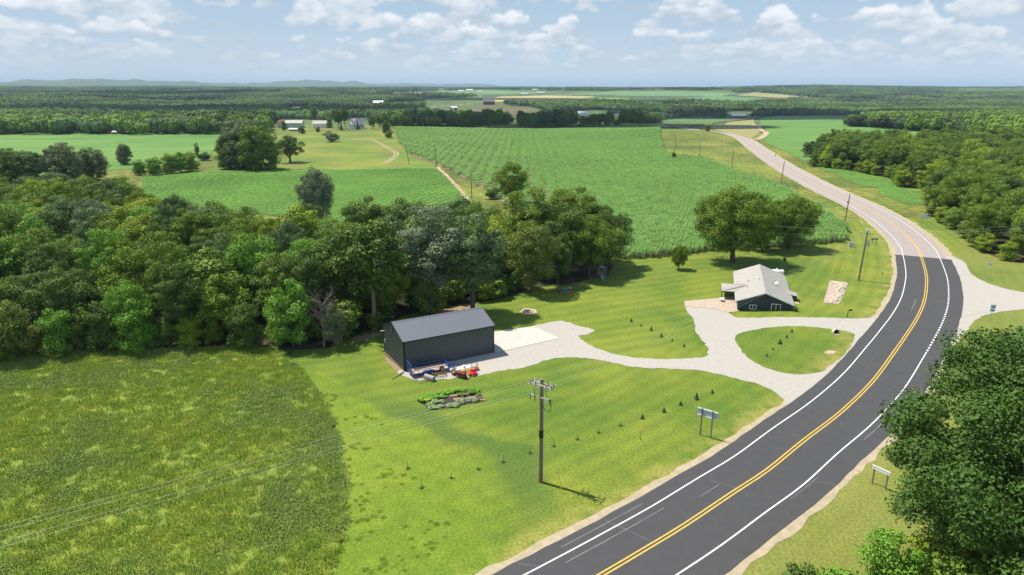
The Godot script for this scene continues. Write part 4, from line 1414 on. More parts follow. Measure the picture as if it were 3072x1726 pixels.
	mass_done(rest, "crowded tree crowns deeper in the wood right of the highway")
	var bush_count := 0
	for p in smooth_line(points2([127.10, -206.68, 119.17, -187.46, 115.62, -173.86, 111.48, -161.13, 107.35, -151.98, 107.35, -144.12, 110.10, -139.62]), 4.5):
		bush_count += 1
		tree("low", ["leaf_bright", "leaf_fresh", "leaf_olive", "leaf_mid"][rng.randi() % 4], Vector3(p.x + rng.randf_range(-1, 2), 0, p.y), rng.randf_range(3.0, 6.0), 1.2, "%s low bush from the left fringing the wood right of the highway" % ordinal(bush_count), "bushes fringing the wood right of the highway")

func dead_tree(at: Vector3):
	var o := thing("dead_tree", "grey leafless dead tree at the front of the wood", "tree", at)
	var r := RandomNumberGenerator.new()
	r.seed = 12
	var s := Shape.new()
	s.tube(Vector3(0, -0.3, 0), Vector3(0.2, 3.5, 0), 0.2, 0.13, 7, false)
	s.tube(Vector3(0.2, 3.5, 0), Vector3(0.1, 7.0, 0.2), 0.13, 0.06, 6, false)
	part("trunk", s.mesh(), M.grey_twig, o)
	var t := Shape.new()
	for k in 26:
		var y := r.randf_range(1.6, 6.8)
		var turn := r.randf() * TAU
		var a := Vector3(0.15, y, 0.05)
		var b := a + Vector3(cos(turn) * r.randf_range(1.2, 2.6), r.randf_range(1.0, 2.6), sin(turn) * r.randf_range(1.2, 2.6))
		t.tube(a, b, 0.05, 0.025, 5, false)
		for j in 6:
			var q := a.lerp(b, r.randf_range(0.3, 1.0))
			var e := q + Vector3(r.randf_range(-0.9, 0.9), r.randf_range(0.1, 1.3), r.randf_range(-0.9, 0.9))
			t.tube(q, e, 0.022, 0.01, 4, false)
	part("branches", t.mesh(), M.grey_twig, o)

# ------------------------------------------------------------------ far woods
func grove_mesh(seeded: int, count: int, size: float, leaves: int, leaf: float) -> ArrayMesh:
	var r := RandomNumberGenerator.new()
	r.seed = seeded
	var v := PackedVector3Array()
	var n := PackedVector3Array()
	var c := PackedColorArray()
	for t in count:
		var at := Vector3(r.randf_range(-0.5, 0.5), 0, r.randf_range(-0.5, 0.5)) * size
		var tall := r.randf_range(9.5, 15.0)
		var wide := r.randf_range(4.2, 6.6)
		var tone := r.randf_range(0.75, 1.3)
		var warm := r.randf_range(-0.15, 0.15)
		for k in leaves:
			var d := Vector3(r.randfn(), r.randfn() * 0.8 + 0.45, r.randfn()).normalized()
			var bump := 0.8 + 0.25 * sin(d.x * 5.0 + t) * sin(d.z * 5.0 + t * 2.0) + r.randf_range(-0.1, 0.1)
			var p := at + Vector3(d.x * wide * bump, tall * 0.55 + d.y * tall * 0.45 * bump, d.z * wide * bump)
			var face := (d + Vector3(r.randfn(), r.randfn(), r.randfn()) * 0.3).normalized()
			var u := face.cross(Vector3(r.randfn(), r.randfn(), r.randfn())).normalized()
			var w := face.cross(u)
			var e := leaf * r.randf_range(0.7, 1.3)
			var a := p + u * e
			var b := p - u * e * 0.6 + w * e * 0.8
			var q := p - u * e * 0.6 - w * e * 0.8
			if (q - a).cross(b - a).dot(face) < 0.0:
				var swap := b
				b = q
				q = swap
			v.append(a); v.append(b); v.append(q)
			var g := tone * r.randf_range(0.8, 1.2)
			for j in 3:
				n.append(face)
				c.append(Color(g * (1.0 + warm), g, g * (1.0 - warm)))
	var m := ArrayMesh.new()
	var arrays := []
	arrays.resize(Mesh.ARRAY_MAX)
	arrays[Mesh.ARRAY_VERTEX] = v
	arrays[Mesh.ARRAY_NORMAL] = n
	arrays[Mesh.ARRAY_COLOR] = c
	m.add_surface_from_arrays(Mesh.PRIMITIVE_TRIANGLES, arrays)
	return m

var open_land := []

func is_open(p: Vector2) -> bool:
	for q in open_land:
		if Geometry2D.is_point_in_polygon(p, q):
			return true
	return false

func build_far_woods():
	open_land = [
		points2([-375.1, -2935.9, -495.4, -4974.2, -64.7, -4132.0, 287.5, -3893.4, 829.2, -3598.0, 1010.0, -3099.4, 1095.0, -3196.5, 1186.9, -2670.6, 1336.8, -2582.6, 1224.3, -2361.9, 1017.4, -2544.5, 798.3, -2319.9, 606.4, -2285.6, 465.3, -2058.0, 384.0, -1938.9, 233.4, -1957.5, 122.2, -2033.0, -81.8, -1864.7, -155.2, -2824.4]),
		points2([-330.5, -1392.7, -364.9, -1668.7, -330.1, -1658.9, -273.4, -1523.7, -278.2, -1375.0]), points2([-522.6, -1561.9, -587.1, -1834.9, -529.6, -1815.1, -447.6, -1609.8, -443.5, -1433.1]), points2([-578.2, -1199.5, -713.6, -1526.8, -663.4, -1479.9, -538.8, -1187.3]),
		points2([-233.3, -1636.1, -211.5, -1851.4, -72.8, -2055.7, -45.0, -1859.8, 50.8, -1733.6, 88.7, -1467.6, 5.1, -1299.8, -77.0, -1390.8, -159.0, -1421.4]),
		points2([199.0, -1057.3, 305.7, -1312.2, 399.1, -1352.5, 500.3, -1400.6, 759.7, -1490.8, 632.2, -1224.9, 155.8, -386.6, 86.3, -364.4]),
		points2([-208.8, -594.2, -408.0, -1205.7, -305.8, -1179.5, -261.1, -1289.8, -115.2, -681.4, -98.1, -578.2, -165.8, -530.8]), points2([-2061.4, -3562.4, -2285.7, -3980.7, -2144.5, -3999.9, -1940.1, -3615.3]),
		points2([-425.7, -2781.9, -523.1, -3487.6, -429.0, -3685.0, -331.1, -2840.0]), points2([36.8, -1251.0, 40.1, -1363.5, 74.8, -1364.8, 68.7, -1252.2]), points2([116.1, -1351.3, 127.4, -1484.5, 169.7, -1488.0, 154.5, -1353.1]), points2([179.5, -1322.8, 202.0, -1491.5, 234.7, -1495.5, 208.1, -1324.1]),
		points2([-357.8, -1815.9, -425.9, -2165.7, -388.8, -2148.9, -326.9, -1803.4]), points2([374.0, -1242.2, 500.5, -1637.2, 578.5, -1675.9, 443.9, -1241.3]),
	]
	var near_mesh := [grove_mesh(1, 4, 18.0, 420, 0.72), grove_mesh(2, 4, 18.0, 420, 0.72)]
	var far_mesh := [grove_mesh(3, 18, 46.0, 110, 1.3), grove_mesh(4, 18, 46.0, 110, 1.3)]
	var wood := FastNoiseLite.new()
	wood.seed = 33
	wood.frequency = 1.0 / 620.0
	wood.fractal_octaves = 3
	M.far_leaf = M.leaf_mid
	for ring in 2:
		var places := [[], []]
		var tints := [[], []]
		rng.seed = 900 + ring
		var d := 615.0 if ring == 0 else 2300.0
		var end := 2300.0 if ring == 0 else 11500.0
		while d < end:
			var step := 13.0 if ring == 0 else 34.0 + (d - 2300.0) * 0.006
			var angle := -0.74
			while angle < 0.74:
				var turn := angle + rng.randf_range(-0.5, 0.5) * step / d
				var far := d + rng.randf_range(-0.5, 0.5) * step
				angle += step / d
				var p := Vector2(sin(turn) * far, -cos(turn) * far)
				# mostly wooded on the left and far right, fields with hedgerows in the middle
				var middle := smoothstep(-0.30, -0.12, turn) * (1.0 - smoothstep(0.30, 0.42, turn))
				var dense := wood.get_noise_2d(p.x, p.y) + lerpf(0.3, -0.04, middle) - lerpf(0.0, 0.12, smoothstep(2500, 6000, far) * middle)
				if far < 1000.0:
					dense += 0.25
				if dense < 0.0 or is_open(p):
					continue
				if ring == 0 and far < 1000.0:
					if Geometry2D.is_point_in_polygon(p, corn_field) or (turn > -0.66 and turn < -0.33 and far < 690.0 and p.y > -560.0):
						continue
					if turn < -0.33 and p.y > -505.0 - (p.x + 300.0) * 0.25:
						continue
					if turn > 0.20 and not (Geometry2D.is_point_in_polygon(p, upper_wood) or far > 800.0):
						continue
				var k := rng.randi() % 2
				var size := rng.randf_range(0.85, 1.25)
				places[k].append(Transform3D(Basis(Vector3.UP, rng.randf() * TAU).scaled(Vector3(size, rng.randf_range(0.8, 1.2), size)), on_land(p.x, p.y, -0.5)))
				var tone := 0.85 + 0.9 * big_noise.get_noise_2d(p.x * 0.12, p.y * 0.12) + rng.randf_range(-0.25, 0.25)
				tints[k].append(Color(tone, tone, tone))
			d += step * 0.9
		for k in 2:
			copies_of("woodland", (near_mesh if ring == 0 else far_mesh)[k], M.leaf_mid if k == 0 else M.leaf_cool, places[k], tints[k], "far-off green woods covering the hills toward the horizon" if ring == 1 else "woods in the valley beyond the fields", "woodland")
	# the upper wood on the right and the wood further left, near enough to show crowns
	var extra := []
	var shades := []
	for p in scatter(upper_wood, 13.0, 71):
		if in_frame(p):
			extra.append(Transform3D(Basis(Vector3.UP, rng.randf() * TAU).scaled(Vector3.ONE * rng.randf_range(0.85, 1.15)), on_land(p.x, p.y, -0.5)))
			var tone := rng.randf_range(0.85, 1.35)
			shades.append(Color(tone, tone, tone))
	copies_of("woodland", near_mesh[0], M.far_leaf, extra, shades, "wood along the upper edge of the field right of the highway", "woodland")

# ------------------------------------------------------------------ meadow
func weed_mesh(seeded: int, count: int, high: float, wide: float) -> ArrayMesh:
	var r := RandomNumberGenerator.new()
	r.seed = seeded
	var s := Shape.new()
	s.colours = true
	for k in count:
		var at := Vector3(r.randf_range(-0.5, 0.5), 0, r.randf_range(-0.5, 0.5))
		var turn := r.randf() * TAU
		s.tint = Color.WHITE * r.randf_range(0.7, 1.3)
		leaf_blade(s, at, Vector3(cos(turn), 0, sin(turn)), r.randf_range(0.1, 0.28), wide, r.randf_range(0.5, 1.0) * high, r.randf_range(0.0, 0.5) * high)
	return s.mesh()

func build_meadow():
	var poly := points2([-42.52, -39.59, -80.31, -84.13, -71.15, -88.31, -63.63, -90.40, -50.55, -91.31, -37.34, -92.57, -33.28, -90.73, -30.74, -87.67, -24.23, -77.92, -21.07, -71.42, -18.78, -65.82, -16.30, -58.73, -14.88, -53.45, -14.05, -48.91, -13.77, -44.21, -13.73, -41.94])
	var meshes := [weed_mesh(1, 60, 0.3, 0.045), weed_mesh(2, 40, 0.42, 0.035), weed_mesh(3, 60, 0.3, 0.08)]
	var places := [[], [], []]
	var tints := [[], [], []]
	rng.seed = 15
	for p in scatter(poly, 0.62, 3):
		var a := big_noise.get_noise_2d(p.x * 2.2, p.y * 2.2)
		var b := mid_noise.get_noise_2d(p.x * 1.5, p.y * 1.5)
		if rng.randf() > 0.8 + 0.5 * b:
			continue
		var grey := clampf(a * 1.4 + 0.15 + 1.0 * b + rng.randf_range(-0.2, 0.2), 0, 1)
		var k := 2 if grey > 0.55 and rng.randf() < 0.7 else rng.randi() % 2
		var colour := Color(0.215, 0.315, 0.035).lerp(Color(0.33, 0.395, 0.05), clampf(0.4 + rng.randf_range(-0.5, 0.5) + b, 0, 1)).lerp(Color(0.21, 0.29, 0.08), grey * 0.7)
		places[k].append(Transform3D(Basis(Vector3.UP, rng.randf() * TAU).scaled(Vector3.ONE * rng.randf_range(0.7, 1.25)), on_land(p.x, p.y)))
		tints[k].append(colour)
	for k in 3:
		copies_of("meadow_weeds", meshes[k], M.weed, places[k], tints[k], ["short yellow-green grass tufts of the rough meadow", "taller grass clumps standing in the rough meadow", "broad dark weeds patching the rough meadow"][k], "weeds")
	# weeds creeping into the mown grass
	var belt := points2([-30.52, -87.68, -24.29, -78.52, -19.40, -74.54, -14.66, -69.46, -10.23, -63.30, -6.82, -58.02, -4.84, -52.25, -5.98, -46.39, -8.81, -44.21, -13.77, -44.21, -14.02, -48.91, -14.84, -53.45, -16.26, -58.73, -18.78, -65.82, -21.07, -71.42])
	var spots := []
	var shades := []
	for p in scatter(belt, 0.55, 9):
		if rng.randf() < 0.12 + 0.6 * mid_noise.get_noise_2d(p.x, p.y):
			spots.append(Transform3D(Basis(Vector3.UP, rng.randf() * TAU).scaled(Vector3.ONE * rng.randf_range(0.25, 0.6) * Vector3(1, 0.7, 1)), on_land(p.x, p.y)))
			var tone := rng.randf_range(0.8, 1.2)
			shades.append(Color(0.21 * tone, 0.31 * tone, 0.025))
	copies_of("creeping_weeds", meshes[2], M.weed, spots, shades, "low yellow-green weeds creeping from the meadow into the lawn", "weeds")

# ------------------------------------------------------------------ shed
# sheet metal with standing ribs, from a to b along its foot and up along "rise"
func ribbed(s: Shape, foot_a: Vector3, foot_b: Vector3, top_a: Vector3, top_b: Vector3, out: Vector3, pitch: float, rib: float):
	var count := maxi(1, int((foot_b - foot_a).length() / pitch))
	for k in count:
		var cuts := [k / float(count), (k + 0.62) / count, (k + 0.72) / count, (k + 0.9) / count, (k + 1.0) / count]
		var lift := [0.0, 0.0, rib, rib, 0.0]
		for j in 4:
			var a: Vector3 = foot_a.lerp(foot_b, cuts[j]) + out * lift[j]
			var b: Vector3 = foot_a.lerp(foot_b, cuts[j + 1]) + out * lift[j + 1]
			var c: Vector3 = top_a.lerp(top_b, cuts[j + 1]) + out * lift[j + 1]
			var d: Vector3 = top_a.lerp(top_b, cuts[j]) + out * lift[j]
			s.quad(a, b, c, d, out)

func gable_wall(x: float, w: float, eave: float, ridge: float, sill: float, out: Vector3, pitch: float, rib: float) -> ArrayMesh:
	# ribs that stop at the slope of the roof
	var s := Shape.new()
	var count := int(w / pitch)
	for k in count:
		var cuts := [k / float(count), (k + 0.62) / count, (k + 0.72) / count, (k + 0.9) / count, (k + 1.0) / count]
		var lift := [0.0, 0.0, rib, rib, 0.0]
		for j in 4:
			var za: float = -w * cuts[j]
			var zb: float = -w * cuts[j + 1]
			var ya := lerpf(eave, ridge, 1.0 - absf(za + w * 0.5) / (w * 0.5))
			var yb := lerpf(eave, ridge, 1.0 - absf(zb + w * 0.5) / (w * 0.5))
			s.quad(Vector3(x, sill, za) + out * lift[j], Vector3(x, sill, zb) + out * lift[j + 1], Vector3(x, yb, zb) + out * lift[j + 1], Vector3(x, ya, za) + out * lift[j], out)
	return s.mesh()

func build_shed():
	var L := 13.34
	var W := 7.9
	var eave := 4.15
	var ridge := 5.6
	var o := thing("metal_shed", "long dark grey ribbed metal shed with gabled roof beside the gravel", "shed", Vector3(-14.25, 0, -83.64), 0.507)
	var s := Shape.new()
	ribbed(s, Vector3(0, -0.2, 0), Vector3(L, -0.2, 0), Vector3(0, eave, 0), Vector3(L, eave, 0), Vector3(0, 0, 1), 0.229, 0.034)
	part("wall", s.mesh(), M.metal_dark, o)
	s = Shape.new()
	ribbed(s, Vector3(0, -0.2, -W), Vector3(L, -0.2, -W), Vector3(0, eave, -W), Vector3(L, eave, -W), Vector3(0, 0, -1), 0.229, 0.034)
	part("wall", s.mesh(), M.metal_dark, o)
	part("wall", gable_wall(0, W, eave, ridge, -0.4, Vector3(-1, 0, 0), 0.229, 0.034), M.metal_dark, o)
	part("wall", gable_wall(L, W, eave, ridge, -0.2, Vector3(1, 0, 0), 0.229, 0.034), M.metal_dark, o)
	var over := 0.18
	var slope := (ridge - eave) / (W * 0.5)
	for side in [0, 1]:
		s = Shape.new()
		var z_eave := over if side == 0 else -W - over
		var y_eave := eave - over * slope + 0.06
		var out := Vector3(0, 1, slope if side == 0 else -slope).normalized()
		ribbed(s, Vector3(-over, y_eave, z_eave), Vector3(L + over, y_eave, z_eave), Vector3(-over, ridge + 0.06, -W * 0.5), Vector3(L + over, ridge + 0.06, -W * 0.5), out, 0.229, 0.025)
		s.quad(Vector3(-over, y_eave - 0.03, z_eave), Vector3(L + over, y_eave - 0.03, z_eave), Vector3(L + over, ridge + 0.03, -W * 0.5), Vector3(-over, ridge + 0.03, -W * 0.5), -out)
		part("roof_slope", s.mesh(), M.metal_roof_dark, o)
		s = Shape.new()
		s.box(Vector3(L * 0.5, y_eave - 0.06, z_eave + (0.04 if side == 0 else -0.04)), Vector3(L + 2 * over, 0.12, 0.1))
		part("gutter", s.mesh(), M.trim_black, o)
		for x in [-over, L + over]:
			s = Shape.new()
			s.bar(Vector3(x, y_eave + 0.0, z_eave), Vector3(x, ridge + 0.04, -W * 0.5), 0.06, 0.16)
			part("rake_trim", s.mesh(), M.trim_black, o)
	s = Shape.new()
	for side in [-1.0, 1.0]:
		s.quad(Vector3(-over, ridge + 0.115, -W * 0.5), Vector3(L + over, ridge + 0.115, -W * 0.5), Vector3(L + over, ridge + 0.1 - 0.2 * slope, -W * 0.5 + 0.2 * side), Vector3(-over, ridge + 0.1 - 0.2 * slope, -W * 0.5 + 0.2 * side), Vector3(0, 1, 0.3 * side))
	part("ridge_cap", s.mesh(), M.metal_roof_dark, o)
	for p in [Vector3(0, 0, 0.0), Vector3(L, 0, 0), Vector3(0, 0, -W), Vector3(L, 0, -W)]:
		part("corner_trim", box_mesh(p + Vector3(0.0, eave * 0.5 - 0.1, 0.0), Vector3(0.13, eave - 0.1, 0.13)), M.trim_black, o)
	part("downspout", box_mesh(Vector3(0.05, 2.0, 0.15), Vector3(0.1, 4.0, 0.1)), M.trim_black, o)
	part("foot_trim", box_mesh(Vector3(-0.06, -0.12, -W * 0.5), Vector3(0.06, 0.3, W)), M.dirt, o)
	# small louvre high in the gable, a wall lamp and a door on the far side of the end wall
	var vent := part("vent", box_mesh(Vector3(-0.06, 4.55, -W * 0.5), Vector3(0.07, 0.62, 0.45)), M.trim_black, o)
	for k in 5:
		part("slat", box_mesh(Vector3(-0.11, 4.33 + k * 0.11, -W * 0.5), Vector3(0.04, 0.05, 0.4)), M.metal_dark, vent)
	var lamp := part("wall_lamp", box_mesh(Vector3(-0.35, 3.4, -W + 0.6), Vector3(0.6, 0.07, 0.09)), M.white, o)
	part("lamp_plate", box_mesh(Vector3(-0.05, 3.4, -W + 0.6), Vector3(0.08, 0.25, 0.2)), M.trim_black, lamp)
	part("meter_box", box_mesh(Vector3(-0.1, 1.9, -W + 0.75), Vector3(0.16, 0.5, 0.3)), M.steel, o)
	part("wall_lamp", box_mesh(Vector3(L + 0.2, 3.1, -0.7), Vector3(0.35, 0.12, 0.2)), M.trim_black, o)
	part("garage_door", box_mesh(Vector3(L + 0.04, 1.75, -W * 0.5), Vector3(0.06, 3.5, 4.2)), M.trim_black, o)
	# two loose planks lying at the near corner
	for k in 2:
		var plank := Shape.new()
		plank.bar(Vector3(-0.3, 0.12, 0.35 + k * 0.18), Vector3(-2.2 - k * 0.3, 0.1, 1.6 + k * 0.18), 0.1, 0.06)
		var n := thing("loose_plank", ["darker plank lying on the ground at the shed's near corner", "second plank lying beside the darker one at the shed's near corner"][k], "plank", Vector3(-14.25, 0, -83.64), 0.507)
		part("board", plank.mesh(), M.grey_wood if k == 0 else M.pole_wood, n)

# ------------------------------------------------------------------ things parked by the shed
func wheel(parent: Node, at: Vector3, radius: float, width: float, rim_material: Material):
	var turn := Basis(Vector3.RIGHT, PI / 2)
	var s := Shape.new()
	s.lathe(at, [Vector2(radius * 0.6, -width * 0.5), Vector2(radius * 0.92, -width * 0.5), Vector2(radius, -width * 0.3), Vector2(radius, width * 0.3), Vector2(radius * 0.92, width * 0.5), Vector2(radius * 0.6, width * 0.5)], 18, turn)
	var tyre := part("wheel", s.mesh(), M.rubber, parent)
	s = Shape.new()
	s.lathe(at, [Vector2(0.0, -width * 0.42), Vector2(radius * 0.3, -width * 0.42), Vector2(radius * 0.6, -width * 0.36), Vector2(radius * 0.62, 0), Vector2(radius * 0.6, width * 0.36), Vector2(radius * 0.3, width * 0.42), Vector2(0, width * 0.42)], 14, turn)
	part("rim", s.mesh(), rim_material, tyre)

func build_equipment():
	var turn := 0.44
	# ---- blue utility trailer ----
	var at := Vector3(-10.99, -0.03, -83.14)
	var o := thing("utility_trailer", "blue open utility trailer with wooden deck and ramp gate", "trailer", at, turn)
	var length := 4.9
	var half := 0.98
	var deck := 0.62
	for k in 9:
		part("deck_plank", box_mesh(Vector3(0, deck, -half + 0.14 + k * 0.215), Vector3(length, 0.05, 0.195)), M.deck_wood, o)
	var s := Shape.new()
	for side in [-1.0, 1.0]:
		s.box(Vector3(0, deck - 0.09, side * (half + 0.02)), Vector3(length + 0.1, 0.14, 0.07))
	for x in [-length * 0.5, 0.0, length * 0.5]:
		s.box(Vector3(x, deck - 0.1, 0), Vector3(0.08, 0.1, half * 2))
	part("chassis", s.mesh(), M.blue_paint, o)
	for side in [-1.0, 1.0]:
		s = Shape.new()
		s.bar(Vector3(-length * 0.5, deck + 0.42, side * (half + 0.02)), Vector3(length * 0.5, deck + 0.42, side * (half + 0.02)), 0.07, 0.07)
		for k in 7:
			var x := lerpf(-length * 0.5, length * 0.5, k / 6.0)
			s.bar(Vector3(x, deck, side * (half + 0.02)), Vector3(x, deck + 0.42, side * (half + 0.02)), 0.05, 0.05)
		part("side_rail", s.mesh(), M.blue_paint, o)
		s = Shape.new()
		var z: float = side * (half + 0.2)
		var arch := [Vector2(-1.05, 0.5), Vector2(-0.8, 0.8), Vector2(-0.3, 0.9), Vector2(0.3, 0.9), Vector2(0.8, 0.8), Vector2(1.05, 0.5)]
		for k in 5:
			s.quad(Vector3(arch[k].x - 0.35, arch[k].y, z - 0.16), Vector3(arch[k + 1].x - 0.35, arch[k + 1].y, z - 0.16), Vector3(arch[k + 1].x - 0.35, arch[k + 1].y, z + 0.16), Vector3(arch[k].x - 0.35, arch[k].y, z + 0.16), Vector3.UP)
			s.quad(Vector3(arch[k].x - 0.35, arch[k].y, z + 0.16 * side), Vector3(arch[k + 1].x - 0.35, arch[k + 1].y, z + 0.16 * side), Vector3(arch[k + 1].x - 0.35, arch[k + 1].y - 0.12, z + 0.16 * side), Vector3(arch[k].x - 0.35, arch[k].y - 0.12, z + 0.16 * side), Vector3(0, 0, side))
		part("mudguard", s.mesh(), M.blue_paint, o)
		for x in [-0.78, 0.08]:
			wheel(o, Vector3(x, 0.36, z), 0.36, 0.22, M.steel)
	# ramp gate at the tail, standing upright
	s = Shape.new()
	for y in [0.0, 1.25]:
		s.bar(Vector3(-length * 0.5 - 0.1, deck - 0.05 + y, -half), Vector3(-length * 0.5 - 0.1, deck - 0.05 + y, half), 0.07, 0.07)
	part("ramp_frame", s.mesh(), M.blue_paint, o)
	for k in 9:
		s = Shape.new()
		var z := lerpf(-half, half, k / 8.0)
		s.bar(Vector3(-length * 0.5 - 0.1, deck, z), Vector3(-length * 0.5 - 0.1, deck + 1.2, z), 0.045, 0.045)
		part("ramp_bar", s.mesh(), M.blue_paint, o)
	s = Shape.new()
	s.box(Vector3(length * 0.5 + 0.02, deck + 0.28, 0), Vector3(0.07, 0.56, half * 2 + 0.1))
	part("end_rail", s.mesh(), M.blue_paint, o)
	s = Shape.new()
	s.bar(Vector3(length * 0.5, deck - 0.1, -half), Vector3(length * 0.5 + 1.25, deck - 0.15, 0), 0.1, 0.1)
	s.bar(Vector3(length * 0.5, deck - 0.1, half), Vector3(length * 0.5 + 1.25, deck - 0.15, 0), 0.1, 0.1)
	s.bar(Vector3(length * 0.5 + 1.1, 0.02, 0), Vector3(length * 0.5 + 1.1, deck + 0.35, 0), 0.08, 0.08)
	part("tongue", s.mesh(), M.blue_paint, o)
	wheel(o, Vector3(1.45, deck + 0.2, half + 0.16), 0.34, 0.18, M.steel)
	# ---- grey lawn roller with its rusty drawbar frame ----
	o = thing("lawn_roller", "grey steel lawn roller drum on the gravel below the trailer", "roller", Vector3(-10.57, -0.01, -80.81), -0.62)
	s = Shape.new()
	s.lathe(Vector3(0, 0.34, 0), [Vector2(0, -0.8), Vector2(0.28, -0.8), Vector2(0.34, -0.74), Vector2(0.34, 0.74), Vector2(0.28, 0.8), Vector2(0, 0.8)], 22, Basis(Vector3.BACK, PI / 2))
	part("drum", s.mesh(), M.steel, o)
	s = Shape.new()
	s.bar(Vector3(-0.85, 0.34, 0), Vector3(-0.85, 0.34, 0.55), 0.06, 0.06)
	s.bar(Vector3(0.85, 0.34, 0), Vector3(0.85, 0.34, 0.55), 0.06, 0.06)
	s.bar(Vector3(-0.88, 0.34, 0.55), Vector3(0.88, 0.34, 0.55), 0.06, 0.06)
	s.bar(Vector3(0, 0.3, 0.55), Vector3(-0.1, 0.06, 1.7), 0.06, 0.06)
	part("drawbar_frame", s.mesh(), M.rust_brown, o)
	# ---- rusty cultivator beside the roller ----
	o = thing("rusty_cultivator", "rust-brown cultivator frame right of the grey roller", "implement", Vector3(-9.46, -0.01, -81.94), 0.25)
	s = Shape.new()
	s.box(Vector3(0, 0.42, 0), Vector3(1.9, 0.12, 0.12))
	s.box(Vector3(0.1, 0.42, 0.45), Vector3(1.3, 0.1, 0.1))
	part("toolbar", s.mesh(), M.rust_brown, o)
	for k in 5:
		s = Shape.new()
		var x := -0.8 + k * 0.4
		s.bar(Vector3(x, 0.42, 0), Vector3(x + 0.1, 0.1, 0.4), 0.06, 0.05)
		s.bar(Vector3(x + 0.1, 0.1, 0.4), Vector3(x - 0.05, 0.0, 0.15), 0.08, 0.04)
		part("tine", s.mesh(), M.rust, o)
	s = Shape.new()
	s.bar(Vector3(0.3, 0.42, 0), Vector3(0.45, 0.95, -0.2), 0.07, 0.07)
	s.bar(Vector3(0.65, 0.42, 0), Vector3(0.45, 0.95, -0.2), 0.07, 0.07)
	s.bar(Vector3(0.45, 0.95, -0.2), Vector3(0.9, 0.3, 0.5), 0.06, 0.06)
	part("hitch", s.mesh(), M.rust_brown, o)
	# ---- rust-red disc hiller ----
	o = thing("disc_hiller", "upright rusty disc implement left of the white tank", "implement", Vector3(-7.60, -0.01, -82.57), 0.2)
	for x in [-0.18, 0.2]:
		s = Shape.new()
		s.lathe(Vector3(x, 0.42, 0), [Vector2(0, -0.05), Vector2(0.25, -0.03), Vector2(0.4, 0.05), Vector2(0.25, 0.0), Vector2(0, 0.02)], 16, Basis(Vector3.BACK, PI / 2 + 0.3 * signf(x)))
		part("disc", s.mesh(), M.rust, o)
	s = Shape.new()
	s.bar(Vector3(-0.45, 0.5, 0), Vector3(0.5, 0.5, 0), 0.08, 0.08)
	s.bar(Vector3(0, 0.5, 0), Vector3(0.05, 0.95, 0), 0.08, 0.08)
	part("toolbar", s.mesh(), M.rust, o)
	# ---- white fuel tank on legs ----
	o = thing("fuel_tank", "white round-ended tank lying on the gravel by the shed", "tank", Vector3(-6.33, -0.00, -83.08), 0.42)
	tank(o, 0.78, 0.36, 0.3)
	# ---- maroon planter box with equipment ----
	o = thing("seed_drill", "maroon box-shaped seed drill on the gravel edge", "implement", Vector3(-6.68, -0.00, -81.41), -0.55)
	s = Shape.new()
	s.box(Vector3(0, 0.52, 0), Vector3(1.5, 0.42, 0.5))
	part("hopper", s.mesh(), M.maroon, o)
	part("lid", box_mesh(Vector3(0, 0.75, -0.02), Vector3(1.54, 0.04, 0.54)), M.maroon, o)
	for k in 6:
		s = Shape.new()
		var x := -0.65 + k * 0.26
		s.bar(Vector3(x, 0.4, -0.25), Vector3(x, 0.02, -0.5), 0.06, 0.05)
		part("coulter", s.mesh(), M.steel, o)
	for x in [-0.85, 0.85]:
		wheel(o, Vector3(x, 0.28, 0), 0.28, 0.1, M.rust)
	# ---- yellow rake ----
	o = thing("yellow_rake", "yellow framed rake between the white tank and the red mower", "implement", Vector3(-5.98, -0.00, -82.56), 0.3)
	s = Shape.new()
	s.box(Vector3(-0.5, 0.4, 0), Vector3(0.35, 0.45, 0.35))
	s.bar(Vector3(-0.6, 0.6, 0), Vector3(1.0, 0.62, -0.1), 0.12, 0.1)
	s.bar(Vector3(-0.2, 0.3, 0.4), Vector3(1.0, 0.3, 0.3), 0.1, 0.08)
	s.bar(Vector3(0.0, 0.55, 0), Vector3(0.3, 0.1, 1.1), 0.09, 0.07)
	s.bar(Vector3(0.3, 0.55, 0), Vector3(0.6, 0.1, 1.1), 0.09, 0.07)
	part("frame", s.mesh(), M.yellow, o)
	for k in 6:
		s = Shape.new()
		s.bar(Vector3(-0.1 + k * 0.2, 0.3, 0.38), Vector3(-0.1 + k * 0.2, 0.0, 0.5), 0.03, 0.03)
		part("tine", s.mesh(), M.black, o)
	# ---- two pale rails lying by the rake ----
	for k in 2:
		o = thing("loose_rail", ["pale timber rail lying before the yellow rake", "shorter timber rail lying next to the pale one"][k], "rail", Vector3(-6.17, -0.00, -81.41) + Vector3(0.28 * k, 0.06, 0), -0.75)
		part("bar", box_mesh(Vector3(0, 0, 0), Vector3(1.5 - 0.3 * k, 0.09, 0.1)), M.deck_wood if k == 0 else M.rust_brown, o)
	# ---- red rotary mower ----
	o = thing("rotary_mower", "bright red rotary mower deck at the end of the implement row", "mower", Vector3(-5.08, -0.00, -82.30), -0.5)
	s = Shape.new()
	s.lathe(Vector3(0, 0.18, 0), [Vector2(0.52, 0.0), Vector2(0.54, 0.12), Vector2(0.44, 0.26), Vector2(0.2, 0.32), Vector2(0, 0.34)], 20)
	part("deck", s.mesh(), M.red, o)
	s = Shape.new()
	s.box(Vector3(0, 0.62, 0), Vector3(0.32, 0.26, 0.32))
	s.bar(Vector3(0, 0.6, -0.1), Vector3(-0.1, 1.05, -0.7), 0.09, 0.09)
	s.bar(Vector3(-0.45, 0.35, -0.5), Vector3(-0.1, 1.05, -0.7), 0.07, 0.07)
	s.bar(Vector3(0.45, 0.35, -0.5), Vector3(-0.1, 1.05, -0.7), 0.07, 0.07)
	part("gearbox_and_hitch", s.mesh(), M.red, o)
